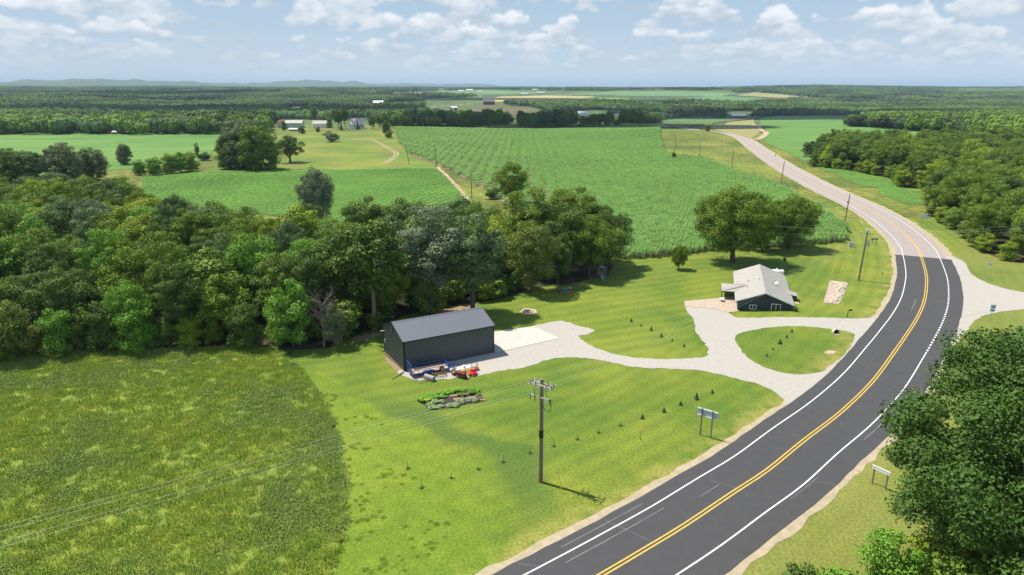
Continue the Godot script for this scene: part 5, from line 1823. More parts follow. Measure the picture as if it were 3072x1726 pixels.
	wheel(o, Vector3(0, 0.2, 0.72), 0.2, 0.12, M.steel)
	# ---- small rusty stand with levers ----
	o = thing("rusty_stand", "low rusty stand with upright levers behind the red mower", "implement", Vector3(-5.01, -0.00, -83.87), 0.3)
	s = Shape.new()
	s.box(Vector3(0, 0.3, 0), Vector3(1.2, 0.06, 0.7))
	for x in [-0.5, 0.5]:
		for z in [-0.28, 0.28]:
			s.bar(Vector3(x, 0.0, z), Vector3(x, 0.3, z), 0.07, 0.07)
	part("frame", s.mesh(), M.rust_brown, o)
	for q in [[-0.25, -0.1], [0.35, 0.1], [0.5, -0.2]]:
		s = Shape.new()
		s.bar(Vector3(q[0], 0.3, q[1]), Vector3(q[0] + q[1], 1.05, q[1]), 0.05, 0.05)
		part("lever", s.mesh(), M.black, o)

func tank(o: Node, half: float, radius: float, base: float):
	var s := Shape.new()
	var profile := []
	for k in 7:
		var f := k / 6.0 * PI / 2
		profile.append(Vector2(radius * sin(f), -half - radius * 0.6 * cos(f)))
	for k in 7:
		var f := (6 - k) / 6.0 * PI / 2
		profile.append(Vector2(radius * sin(f), half + radius * 0.6 * cos(f)))
	s.lathe(Vector3(0, base + radius * 0.55, 0), profile, 22, Basis(Vector3.BACK, PI / 2))
	part("body", s.mesh(), M.white_gloss, o)
	s = Shape.new()
	s.lathe(Vector3(0, base + radius * 1.45, 0), [Vector2(0.2, 0), Vector2(0.2, 0.16), Vector2(0.14, 0.24), Vector2(0, 0.26)], 14)
	part("valve_dome", s.mesh(), M.white_gloss, o)
	for x in [-half * 0.7, half * 0.7]:
		part("leg", box_mesh(Vector3(x, (base - radius * 0.1) * 0.5, 0), Vector3(0.12, base, radius * 1.3)), M.steel, o)

# ------------------------------------------------------------------ house
func build_house():
	var W := 8.54
	var D := 19.4
	var eave := 1.4
	var ridge := 3.05
	var o := thing("ranch_house", "low navy house with pale metal gable roof and white-framed windows", "house", Vector3(38.37, 0, -110.53), -0.286)
	var over := 0.42
	var slope := (ridge - eave) / (W * 0.5)
	# walls
	var s := Shape.new()
	var boards := 22
	for k in boards:
		var xa := W * k / boards
		var xb := W * (k + 0.94) / boards
		var ya := lerpf(eave, ridge, 1.0 - absf(xa - W * 0.5) / (W * 0.5)) + 0.0
		var yb := lerpf(eave, ridge, 1.0 - absf(xb - W * 0.5) / (W * 0.5))
		s.quad(Vector3(xa, -0.9, 0), Vector3(xb, -0.9, 0), Vector3(xb, yb, 0), Vector3(xa, ya, 0), Vector3(0, 0, 1))
		var xc := W * (k + 1.0) / boards
		var yc := lerpf(eave, ridge, 1.0 - absf(xc - W * 0.5) / (W * 0.5))
		s.quad(Vector3(xb, -0.9, 0.02), Vector3(xc, -0.9, 0.02), Vector3(xc, yc, 0.02), Vector3(xb, yb, 0.02), Vector3(0, 0, 1))
	part("wall", s.mesh(), M.siding_navy, o)
	part("wall", box_mesh(Vector3(0.06, (eave - 0.9) * 0.5, -D * 0.5), Vector3(0.12, eave + 0.9, D - 0.05)), M.siding_navy, o)
	part("wall", box_mesh(Vector3(W - 0.06, (eave - 0.9) * 0.5, -D * 0.5), Vector3(0.12, eave + 0.9, D - 0.05)), M.siding_navy, o)
	s = Shape.new()
	s.quad(Vector3(0, -0.9, -D), Vector3(W, -0.9, -D), Vector3(W, eave, -D), Vector3(0, eave, -D), Vector3(0, 0, -1))
	s.flat(Vector3(0, eave, -D), Vector3(W, eave, -D), Vector3(W * 0.5, ridge, -D), Vector3(0, 0, -1))
	part("wall", s.mesh(), M.siding_navy, o)
	# ribbed metal roof
	for side in [0, 1]:
		s = Shape.new()
		var x_eave := -over if side == 0 else W + over
		var y_eave := eave - over * slope + 0.1
		var out := Vector3(-slope if side == 0 else slope, 1, 0).normalized()
		ribbed(s, Vector3(x_eave, y_eave, over), Vector3(x_eave, y_eave, -D - over), Vector3(W * 0.5, ridge + 0.1, over), Vector3(W * 0.5, ridge + 0.1, -D - over), out, 0.229, 0.02)
		s.quad(Vector3(x_eave, y_eave - 0.05, over), Vector3(x_eave, y_eave - 0.05, -D - over), Vector3(W * 0.5, ridge + 0.05, -D - over), Vector3(W * 0.5, ridge + 0.05, over), -out)
		part("roof_slope", s.mesh(), M.metal_pale, o)
		s = Shape.new()
		s.bar(Vector3(x_eave, y_eave - 0.03, over + 0.02), Vector3(W * 0.5, ridge + 0.06, over + 0.02), 0.04, 0.17)
		part("rake_trim", s.mesh(), M.white, o)
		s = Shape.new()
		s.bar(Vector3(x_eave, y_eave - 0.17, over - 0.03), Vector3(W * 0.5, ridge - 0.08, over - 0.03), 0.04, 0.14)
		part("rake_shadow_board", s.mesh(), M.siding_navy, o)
		part("eave_trim", box_mesh(Vector3(x_eave, y_eave - 0.07, -D * 0.5), Vector3(0.05, 0.14, D + 2 * over)), M.white, o)
	s = Shape.new()
	for side in [-1.0, 1.0]:
		s.quad(Vector3(W * 0.5, ridge + 0.15, over), Vector3(W * 0.5, ridge + 0.15, -D - over), Vector3(W * 0.5 + 0.2 * side, ridge + 0.13 - 0.2 * slope, -D - over), Vector3(W * 0.5 + 0.2 * side, ridge + 0.13 - 0.2 * slope, over), Vector3(0.3 * side, 1, 0))
	part("ridge_cap", s.mesh(), M.metal_pale, o)
	# windows
	for q in [[1.9, 0.02, 1.12, 0.82], [5.35, 0.04, 1.5, 1.25]]:
		var x: float = q[0]
		var y: float = q[1]
		var w: float = q[2]
		var h: float = q[3]
		var window := Node3D.new()
		window.name = "window"
		o.add_child(window, true)
		s = Shape.new()
		s.box(Vector3(x + w * 0.5, y + 0.04, 0.05), Vector3(w, 0.08, 0.1))
		s.box(Vector3(x + w * 0.5, y + h - 0.04, 0.05), Vector3(w, 0.08, 0.1))
		s.box(Vector3(x + 0.04, y + h * 0.5, 0.05), Vector3(0.08, h - 0.16, 0.1))
		s.box(Vector3(x + w - 0.04, y + h * 0.5, 0.05), Vector3(0.08, h - 0.16, 0.1))
		s.box(Vector3(x + w * 0.5, y + h * 0.5, 0.05), Vector3(0.07, h - 0.16, 0.09))
		part("frame", s.mesh(), M.white, window)
		for k in 2:
			part("pane", box_mesh(Vector3(x + w * (0.26 + 0.48 * k), y + h * 0.5, 0.035), Vector3(w * 0.42, h - 0.16, 0.03)), M.glass, window)
	# roof pipes and vents
	for q in [[1.9, -9.6, 0.35], [3.7, -9.2, 0.3], [1.6, -6.2, 0.4], [5.9, -8.2, 0.45], [6.4, -7.6, 0.25]]:
		s = Shape.new()
		var y := lerpf(eave, ridge, 1.0 - absf(q[0] - W * 0.5) / (W * 0.5)) + 0.1
		s.tube(Vector3(q[0], y - 0.05, q[1]), Vector3(q[0], y + q[2], q[1]), 0.07, 0.07, 8)
		part("vent_pipe", s.mesh(), M.galvanised, o)
	s = Shape.new()
	s.lathe(Vector3(6.5, 2.75, -8.6), [Vector2(0, 0), Vector2(0.2, 0.05), Vector2(0.36, 0.16)], 14, Basis(Vector3.RIGHT, 0.9))
	s.tube(Vector3(6.5, 2.3, -8.7), Vector3(6.5, 2.8, -8.6), 0.04, 0.04, 6)
	part("satellite_dish", s.mesh(), M.white, o)
	# porch on the left side
	var porch := Node3D.new()
	porch.name = "porch"
	o.add_child(porch)
	s = Shape.new()
	var out := Vector3(-0.12, 1, 0.0)
	ribbed(s, Vector3(-2.7, 1.33, -5.2), Vector3(-2.7, 1.33, -10.2), Vector3(2.6, 2.28, -7.7), Vector3(2.6, 2.28, -7.8), out.normalized(), 0.229, 0.02)
	ribbed(s, Vector3(-2.7, 1.33, -5.2), Vector3(-0.3, 1.42, -5.2), Vector3(-2.7, 1.45, -7.7), Vector3(2.6, 2.29, -7.7), out.normalized(), 0.4, 0.015)
	part("porch_roof", s.mesh(), M.metal_pale, porch)
	part("beam", box_mesh(Vector3(-2.62, 1.22, -7.7), Vector3(0.14, 0.18, 5.0)), M.trim_black, porch)
	part("beam", box_mesh(Vector3(-1.4, 1.24, -5.25), Vector3(2.5, 0.16, 0.1)), M.trim_black, porch)
	for z in [-5.3, -10.1]:
		part("post", box_mesh(Vector3(-2.6, 0.3, z), Vector3(0.12, 1.7, 0.12)), M.trim_black, porch)
	part("door", box_mesh(Vector3(-0.02, 0.3, -7.2), Vector3(0.05, 1.8, 0.9)), M.black, porch)
	# lean-to entry on the right side
	var entry := Node3D.new()
	entry.name = "side_entry"
	o.add_child(entry)
	s = Shape.new()
	ribbed(s, Vector3(W + 1.5, 1.25, -5.6), Vector3(W + 1.5, 1.25, -8.2), Vector3(W - 0.1, 1.55, -5.6), Vector3(W - 0.1, 1.55, -8.2), Vector3(0.2, 1, 0).normalized(), 0.229, 0.02)
	part("entry_roof", s.mesh(), M.metal_pale, entry)
	part("entry_wall", box_mesh(Vector3(W + 0.7, 0.4, -6.9), Vector3(1.4, 1.6, 2.3)), M.siding_navy, entry)
	part("step", box_mesh(Vector3(W + 0.9, 0.25, -5.0), Vector3(1.6, 0.16, 1.2)), M.pale_dirt, entry)
	# things on the porch
	var p := thing("porch_table", "small white table on the house porch", "table", Vector3(37.1, -0.45, -115.2), -0.286)
	part("table_top", box_mesh(Vector3(0, 0.7, 0), Vector3(0.7, 0.05, 1.0)), M.white, p)
	for x in [-0.3, 0.3]:
		for z in [-0.42, 0.42]:
			part("leg", box_mesh(Vector3(x, 0.34, z), Vector3(0.05, 0.68, 0.05)), M.white, p)
	p = thing("propane_tank", "white propane tank on the lawn behind the house", "tank", Vector3(52.96, 0.00, -131.97), -0.1)
	tank(p, 1.15, 0.52, 0.35)
	tree("shrub", "leaf_mid", Vector3(47.0, 0, -107.6), 0.75, 1.3, "tiny green shrub at the house's front right corner", "", "shrub")
	p = thing("rock_bed", "long bed of pink gravel edged by lawn and lined with pale boulders", "rock bed", Vector3.ZERO)
	var bed := sheet("gravel_bed", rough_edge(points2([61.75, -127.57, 63.18, -127.00, 64.42, -125.89, 60.73, -119.29, 56.68, -112.72, 55.30, -112.86, 54.23, -113.26, 57.79, -120.04]), 0.4, 0.08, 6), 0.8, 0.06, M.pink_gravel)
	remove_child(bed)
	bed.name = "gravel"
	bed.remove_meta("kind")
	p.add_child(bed)
	rng.seed = 66
	var spine := smooth_line(points2([62.64, -126.16, 61.69, -123.44, 59.84, -120.04, 58.41, -117.54, 57.01, -115.57, 55.77, -113.61]), 0.28)
	for q in spine:
		var boulder := part("boulder", boulder_mesh(rng.randi() % 4), M.stone, p)
		boulder.position = on_land(q.x + rng.randf_range(-0.75, 0.75), q.y + rng.randf_range(-0.2, 0.2), 0.1)
		boulder.rotation = Vector3(rng.randf_range(-0.3, 0.3), rng.randf() * TAU, 0)
		boulder.scale = Vector3.ONE * rng.randf_range(0.3, 0.62)

var boulders := []
func boulder_mesh(k: int) -> ArrayMesh:
	if boulders.is_empty():
		for j in 4:
			var r := FastNoiseLite.new()
			r.seed = j
			r.frequency = 0.9
			var s := Shape.new()
			var rows := 6
			var columns := 9
			var grid := []
			for a in rows + 1:
				var line := []
				for b in columns:
					var d := Vector3.ZERO
					var f := PI * a / rows
					var g := TAU * b / columns
					d = Vector3(sin(f) * cos(g), cos(f) * 0.62, sin(f) * sin(g))
					line.append(d * (0.85 + 0.4 * r.get_noise_3dv(d * 1.5)))
				grid.append(line)
			for a in rows:
				for b in columns:
					var p: Vector3 = grid[a][b]
					s.flat(p, grid[a][(b + 1) % columns], grid[a + 1][(b + 1) % columns], p + grid[a + 1][b] + Vector3(0, 0.001, 0))
					s.flat(p, grid[a + 1][(b + 1) % columns], grid[a + 1][b], p + grid[a + 1][b] + Vector3(0, 0.001, 0))
			boulders.append(s.mesh())
	return boulders[k]

# ------------------------------------------------------------------ small things on the lawns
func build_yard_things():
	var s := Shape.new()
	# fire pit
	var o := thing("fire_pit", "round stone fire pit on bare soil in the tree's shade", "fire pit", Vector3(2.60, -0.00, -108.68))
	for k in 12:
		var a := TAU * k / 12.0
		var stone := part("stone", boulder_mesh(k % 4), M.stone, o)
		stone.position = Vector3(cos(a) * 0.75, 0.13, sin(a) * 0.75)
		stone.rotation.y = a
		stone.scale = Vector3(0.22, 0.24, 0.22)
	s.lathe(Vector3(0, 0.02, 0), [Vector2(0, 0.06), Vector2(0.6, 0.05)], 14)
	part("ash", s.mesh(), M.black, o)
	# playset: platform with railings, ramp and slide
	o = thing("playset", "weathered wooden playset with railing and ramp under the drooping tree", "playset", Vector3(17.54, -0.00, -129.59), 0.15)
	for x in [-0.7, 0.7]:
		for z in [-0.6, 0.6]:
			part("post", box_mesh(Vector3(x, 1.1, z), Vector3(0.1, 2.2, 0.1)), M.grey_wood, o)
	for k in 6:
		part("floor_board", box_mesh(Vector3(0, 1.05, -0.52 + k * 0.21), Vector3(1.5, 0.04, 0.19)), M.grey_wood, o)
	for k in 7:
		part("baluster", box_mesh(Vector3(-0.6 + k * 0.2, 1.4, 0.64), Vector3(0.06, 0.66, 0.03)), M.grey_wood, o)
	part("rail", box_mesh(Vector3(0, 1.76, 0.64), Vector3(1.5, 0.07, 0.06)), M.grey_wood, o)
	s = Shape.new()
	s.bar(Vector3(-0.1, 1.0, 0.7), Vector3(-0.1, 0.02, 1.9), 0.6, 0.05)
	part("ramp", s.mesh(), M.grey_wood, o)
	s = Shape.new()
	s.bar(Vector3(-0.75, 1.0, 0), Vector3(-2.3, 0.08, 0.1), 0.5, 0.05)
	part("slide", s.mesh(), M.rust_brown, o)
	s = Shape.new()
	s.flat(Vector3(-0.85, 2.2, 0.75), Vector3(0.85, 2.2, 0.75), Vector3(0, 2.8, 0), Vector3(0, 1, 1))
	s.flat(Vector3(-0.85, 2.2, -0.75), Vector3(0.85, 2.2, -0.75), Vector3(0, 2.8, 0), Vector3(0, 1, -1))
	s.flat(Vector3(-0.85, 2.2, 0.75), Vector3(-0.85, 2.2, -0.75), Vector3(0, 2.8, 0), Vector3(-1, 1, 0))
	s.flat(Vector3(0.85, 2.2, 0.75), Vector3(0.85, 2.2, -0.75), Vector3(0, 2.8, 0), Vector3(1, 1, 0))
	part("roof", s.mesh(), M.grey_wood, o)
	# sandbox with toys
	o = thing("sandbox", "low wooden sandbox at the shady edge of the lawn", "sandbox", Vector3(9.78, -0.00, -120.05), 0.2)
	for q in [[0.0, 0.9, 2.4, 0.14], [0.0, -0.9, 2.4, 0.14], [1.2, 0.0, 0.14, 1.66], [-1.2, 0.0, 0.14, 1.66]]:
		part("side_board", box_mesh(Vector3(q[0], 0.15, q[1]), Vector3(q[2], 0.32, q[3])), M.rust_brown, o)
	part("sand", box_mesh(Vector3(0, 0.08, 0), Vector3(2.2, 0.14, 1.6)), M.dirt, o)
	o = thing("toy_tub", "turquoise plastic tub in the sandbox", "toy", Vector3(9.82, -0.00, -120.56) + Vector3(0, 0.18, 0))
	s = Shape.new()
	s.lathe(Vector3.ZERO, [Vector2(0, 0), Vector2(0.4, 0.0), Vector2(0.52, 0.36), Vector2(0.46, 0.36), Vector2(0.36, 0.08), Vector2(0, 0.08)], 16)
	part("tub", s.mesh(), M.teal, o)
	o = thing("toy_wagon", "yellow toy wagon at the sandbox's right end", "toy", Vector3(10.66, -0.00, -121.07) + Vector3(0, 0.18, 0), 0.5)
	part("bed", box_mesh(Vector3(0, 0.28, 0), Vector3(0.7, 0.18, 0.4)), M.yellow, o)
	for x in [-0.25, 0.25]:
		for z in [-0.2, 0.2]:
			wheel(o, Vector3(x, 0.12, z), 0.12, 0.06, M.red)
	# old stump
	o = thing("tree_stump", "dark stump on the shaded lawn right of the big yard tree", "stump", Vector3(59.15, 0.00, -143.76))
	s = Shape.new()
	s.lathe(Vector3.ZERO, [Vector2(0.42, -0.1), Vector2(0.33, 0.15), Vector2(0.3, 0.7), Vector2(0.24, 0.74), Vector2(0, 0.72)], 12)
	part("stump", s.mesh(), M.bark, o)
	# culvert end
	o = thing("culvert_pipe", "open end of a concrete culvert pipe in the driveway island", "pipe", Vector3(49.32, 0.05, -97.76), 0.0)
	s = Shape.new()
	var tip := Basis(Vector3.RIGHT, PI / 2 - 0.25)
	s.lathe(Vector3(0, 0.24, 0), [Vector2(0.40, -0.5), Vector2(0.40, 0.25), Vector2(0.48, 0.25), Vector2(0.48, -0.5)], 20, tip)
	part("pipe", s.mesh(), M.concrete, o)
	s = Shape.new()
	s.lathe(Vector3(0, 0.24, 0), [Vector2(0, -0.3), Vector2(0.40, -0.3)], 20, tip)
	part("dark_bore", s.mesh(), M.black, o)
	part("apron_stone", box_mesh(Vector3(0, 0.04, 0.55), Vector3(0.8, 0.1, 0.4)), M.pale_dirt, o)
	# garden plot
	build_garden()
	# young spruces and mulched saplings
	var spruce := conifer_mesh(5, 1.0, 0.38)
	var stem := Shape.new()
	stem.tube(Vector3(0, -0.05, 0), Vector3(0, 0.9, 0), 0.035, 0.01, 5, false)
	var stem_mesh := stem.mesh()
	var rows := [
		["from the highway, near lawn between sign and pole", [Vector3(24.58, -0.00, -76.75), Vector3(22.20, -0.00, -75.08), Vector3(19.91, -0.00, -73.47), Vector3(17.56, -0.00, -71.72), Vector3(14.77, -0.00, -70.04)], 0.7],
		["from the wood, lawn left of the house drive", [Vector3(19.11, -0.00, -103.42), Vector3(20.32, -0.00, -101.33), Vector3(21.49, -0.00, -99.32), Vector3(22.49, -0.00, -96.51), Vector3(23.73, -0.00, -94.83), Vector3(24.91, -0.00, -92.41)], 0.58],
		["from the house, row across the driveway island", [Vector3(42.82, 0.04, -98.31), Vector3(41.13, 0.01, -95.98), Vector3(39.20, 0.00, -93.52), Vector3(37.34, 0.00, -91.16), Vector3(35.52, -0.00, -88.61)], 0.65],
	]
	var order := ["first", "second", "third", "fourth", "fifth", "sixth"]
	for r in rows:
		var k := 0
		for p in r[1]:
			var t := thing("young_spruce", "%s small spruce %s" % [order[k], r[0]], "tree", p, rng.randf() * TAU, "young spruces on the lawns")
			var size: float = r[2] * rng.randf_range(0.6, 1.1)
			t.scale = Vector3(size * rng.randf_range(0.85, 1.3), size, size * rng.randf_range(0.85, 1.3))
			part("trunk", stem_mesh, M.bark, t)
			part("crown", spruce, M.needle, t)
			k += 1
	var saplings := [Vector3(12.03, -0.00, -68.34), Vector3(9.41, -0.00, -66.70), Vector3(6.99, -0.00, -65.22), Vector3(4.40, -0.00, -63.79), Vector3(1.88, -0.00, -62.42), Vector3(-0.88, -0.00, -60.64), Vector3(-3.28, -0.00, -59.31), Vector3(-5.80, -0.00, -57.74), Vector3(-8.45, -0.00, -56.05), Vector3(-10.25, -0.00, -59.45)]
	var words := ["beside the fifth spruce", "second right of the pole's foot", "first right of the pole", "just left of the pole", "second left of the pole", "third left of the pole", "fourth left of the pole", "fifth left of the pole", "lowest and last of the row", "set back in the weeds near the meadow"]
	var tuft := weed_mesh(77, 22, 0.3, 0.05)
	for k in saplings.size():
		var t := thing("mulched_sapling", "twig sapling in a dark grass tuft, %s" % words[k], "sapling", saplings[k], rng.randf() * TAU, "saplings in a row on the near lawn")
		var ring := Shape.new()
		ring.lathe(Vector3(0, 0.03, 0), [Vector2(0.17, 0.0), Vector2(0.12, 0.04), Vector2(0, 0.05)], 10)
		part("mulch", ring.mesh(), M.wet_soil, t)
		var leaves := part("leaves", tuft, M.leaf_dark, t)
		leaves.scale = Vector3(0.5, 0.7, 0.5)
		part("stem", stem_mesh, M.bark, t)
	# stakes and yellow guy-wire guards
	o = thing("fence_stake", "thin dark stake standing alone on the near lawn", "stake", Vector3(13.68, -0.00, -65.13))
	s = Shape.new()
	s.tube(Vector3(0, -0.1, 0), Vector3(0, 1.05, 0), 0.03, 0.025, 6)
	part("rod", s.mesh(), M.trim_black, o)
	var guards := [
		[Vector3(4.65, -0.00, -55.14), Vector3(-0.45, 2.3, -0.55), "yellow guard on the guy wire near the close utility pole"],
		[Vector3(65.02, 0.00, -133.81), Vector3(1.0, 2.0, -0.6), "left yellow guy guard on the lawn behind the rock bed"],
		[Vector3(67.31, 0.00, -134.75), Vector3(0.5, 1.7, -0.6), "right yellow guy guard on the lawn behind the rock bed"],
		[Vector3(72.18, 0.00, -134.75), Vector3(0.05, 2.0, 0.0), "orange marker post right of the transformer pole"],
		[Vector3(77.09, 0.00, -150.81), Vector3(0.1, 1.1, -0.1), "short yellow marker below the utility boxes"],
	]
	for k in guards.size():
		var q: Array = guards[k]
		o = thing("guy_guard", q[2], "marker", q[0])
		s = Shape.new()
		s.tube(Vector3(0, -0.05, 0), q[1], 0.045, 0.04, 6)
		part("sleeve", s.mesh(), M.orange if k == 3 else M.marker_yellow, o)
	# utility boxes
	for k in 2:
		o = thing("utility_box", ["grey utility pedestal at the corn corner, left of the pair", "grey utility pedestal at the corn corner, right of the pair"][k], "utility box", [Vector3(79.56, 0.00, -156.85), Vector3(79.97, 0.00, -156.43)][k], 0.2)
		part("cabinet", box_mesh(Vector3(0, 0.55, 0), Vector3(0.42, 1.1, 0.42)), M.galvanised, o)
		part("cap", box_mesh(Vector3(0, 1.14, 0), Vector3(0.5, 0.08, 0.5)), M.steel, o)
	# mailboxes
	for k in 2:
		o = thing("mailbox", ["dark mailbox on a post at the drive's edge by the highway", "dark mailbox on a post across the highway near the side road"][k], "mailbox", [Vector3(54.69, 0.12, -105.45), Vector3(63.62, 0.00, -91.47)][k], [-0.2, 2.4][k])
		part("post", box_mesh(Vector3(0, 0.55, 0), Vector3(0.1, 1.15, 0.1)), M.trim_black, o)
		part("arm", box_mesh(Vector3(0.25, 1.1, 0), Vector3(0.6, 0.08, 0.08)), M.trim_black, o)
		s = Shape.new()
		for j in 8:
			var a0 := PI * j / 8.0
			var a1 := PI * (j + 1) / 8.0
			var p0 := Vector3(0.0, sin(a0) * 0.11, cos(a0) * 0.11)
			var p1 := Vector3(0.0, sin(a1) * 0.11, cos(a1) * 0.11)
			var base := Vector3(0.15, 1.24, 0)
			s.quad(base + p0, base + p1, base + p1 + Vector3(0.5, 0, 0), base + p0 + Vector3(0.5, 0, 0), p0 + p1)
			s.flat(base, base + p0, base + p1, Vector3(-1, 0, 0))
			s.flat(base + Vector3(0.5, 0, 0), base + p0 + Vector3(0.5, 0, 0), base + p1 + Vector3(0.5, 0, 0), Vector3(1, 0, 0))
		s.box(Vector3(0.4, 1.19, 0), Vector3(0.5, 0.1, 0.22))
		part("box", s.mesh(), M.black, o)
		part("flag", box_mesh(Vector3(0.45, 1.36, 0.125), Vector3(0.05, 0.16, 0.012)), M.red, o)
	tractor()

func build_garden():
	var o := thing("vegetable_garden", "vegetable plot with leafy rows and dark weed mat on the lawn", "garden", Vector3.ZERO)
	var bed := sheet("soil", rough_edge(points2([-11.22, -74.53, -9.61, -76.30, -7.86, -77.32, -5.04, -77.90, -3.15, -74.75, -5.09, -73.79, -6.82, -73.05, -9.24, -72.12, -10.12, -73.26]), 0.5, 0.12, 7), 0.9, 0.055, M.wet_soil)
	remove_child(bed)
	bed.name = "soil_bed"
	bed.remove_meta("kind")
	o.add_child(bed)
	for q in [[[-7.07, -74.97, -3.52, -75.85], 0.25], [[-6.53, -74.10, -3.25, -74.97], 0.22], [[-7.64, -75.96, -4.54, -76.75], 0.2]]:
		var line := smooth_line(points2(q[0]), 0.5)
		part("straw_row", ribbon(line, -q[1], q[1], 0.075, 0.08, 5), M.dirt, o)
	rng.seed = 44
	var leafy := crown_mesh(31, 0.9, 0.0, 0.55, 12, 60, 0.13, 0.3)
	var broad := crown_mesh(32, 0.5, 0.0, 0.6, 10, 40, 0.2, 0.3)
	var plants := [
		[points2([-10.89, -74.97, -9.53, -75.63, -8.41, -76.41, -7.71, -76.75]), leafy, "garden_leaf", 0.75], [points2([-10.58, -74.32, -9.22, -74.97, -8.19, -75.63]), leafy, "garden_leaf", 0.7],
		[points2([-7.49, -77.09, -6.29, -77.43, -5.07, -77.55, -4.30, -76.97]), leafy, "garden_leaf", 0.75], [points2([-9.83, -73.26, -9.12, -72.74, -8.30, -72.95, -7.40, -73.26, -6.85, -73.47]), broad, "squash_leaf", 0.6],
		[points2([-10.05, -73.89, -9.12, -74.00, -8.44, -74.32]), broad, "squash_leaf", 0.7], [points2([-6.28, -73.89, -5.35, -74.21, -4.42, -74.53]), broad, "leaf_silver", 0.9],
		[points2([-5.95, -76.07, -4.76, -76.41, -3.87, -75.96]), leafy, "leaf_mid", 0.8],
	]
	for q in plants:
		var line := smooth_line(q[0], q[3])
		for p in line:
			var plant := part("plant", q[1], M[q[2]], o)
			plant.position = on_land(p.x + rng.randf_range(-0.2, 0.2), p.y + rng.randf_range(-0.2, 0.2), 0.05)
			plant.rotation.y = rng.randf() * TAU
			plant.scale = Vector3(1, 0.5, 1) * rng.randf_range(0.6, 1.0)
	for k in 4:
		var flower := Shape.new()
		flower.lathe(Vector3.ZERO, [Vector2(0, 0.05), Vector2(0.1, 0.03), Vector2(0.11, 0.0)], 8)
		var f := part("flower", flower.mesh(), M.flower, o)
		var at := Vector3(-10.22, -0.00, -74.10)
		f.position = at + Vector3(rng.randf_range(-0.6, 0.6), 0.55, rng.randf_range(-0.5, 0.4))

func tractor():
	var o := thing("farm_tractor", "red farm tractor driving across the far soybean slope", "tractor", Vector3(-318.19, 0.00, -568.09), 0.0)
	part("hood", box_mesh(Vector3(1.3, 1.6, 0), Vector3(2.2, 0.9, 1.0)), M.red, o)
	part("chassis", box_mesh(Vector3(0.4, 1.0, 0), Vector3(4.2, 0.5, 0.9)), M.black, o)
	var cab := part("cab", box_mesh(Vector3(-0.5, 2.2, 0), Vector3(1.5, 1.5, 1.6)), M.glass, o)
	part("cab_roof", box_mesh(Vector3(-0.5, 3.05, 0), Vector3(1.8, 0.2, 1.9)), M.red, cab)
	for side in [-1.0, 1.0]:
		wheel(o, Vector3(-1.0, 0.95, side * 1.2), 0.95, 0.55, M.steel)
		wheel(o, Vector3(2.0, 0.65, side * 1.1), 0.65, 0.4, M.steel)
	o = thing("field_sprayer", "white tank sprayer towed behind the red tractor", "sprayer", Vector3(-320.60, 0.00, -563.14), 0.0)
	var s := Shape.new()
	s.lathe(Vector3(0, 1.7, 0), [Vector2(0, -2.0), Vector2(0.8, -1.9), Vector2(1.0, -1.5), Vector2(1.0, 1.5), Vector2(0.8, 1.9), Vector2(0, 2.0)], 16, Basis(Vector3.BACK, PI / 2))
	part("tank", s.mesh(), M.white, o)
	s = Shape.new()
	s.bar(Vector3(-2.4, 1.2, -9.0), Vector3(-2.4, 1.2, 9.0), 0.15, 0.15)
	s.bar(Vector3(-2.4, 1.0, 0), Vector3(4.0, 0.8, 0), 0.25, 0.25)
	part("boom", s.mesh(), M.red, o)
	for side in [-1.0, 1.0]:
		wheel(o, Vector3(-0.2, 0.8, side * 1.2), 0.8, 0.4, M.steel)

# ------------------------------------------------------------------ poles and wires
func wire(a: Vector3, b: Vector3, sag: float, label: String, thick := 0.02, group := "power lines"):
	var o := thing("power_line", label, "wire", Vector3.ZERO, 0.0, group)
	var s := Shape.new()
	var points := []
	for k in 25:
		var f := k / 24.0
		points.append(a.lerp(b, f) - Vector3(0, sag * 4.0 * f * (1.0 - f), 0))
	s.path(points, thick, 5)
	part("conductor", s.mesh(), M.wire, o)

func insulator(parent: Node, at: Vector3):
	var s := Shape.new()
	s.lathe(at, [Vector2(0.03, 0), Vector2(0.07, 0.03), Vector2(0.04, 0.07), Vector2(0.075, 0.11), Vector2(0.04, 0.15), Vector2(0.06, 0.19), Vector2(0, 0.22)], 8)
	part("insulator", s.mesh(), M.porcelain, parent)

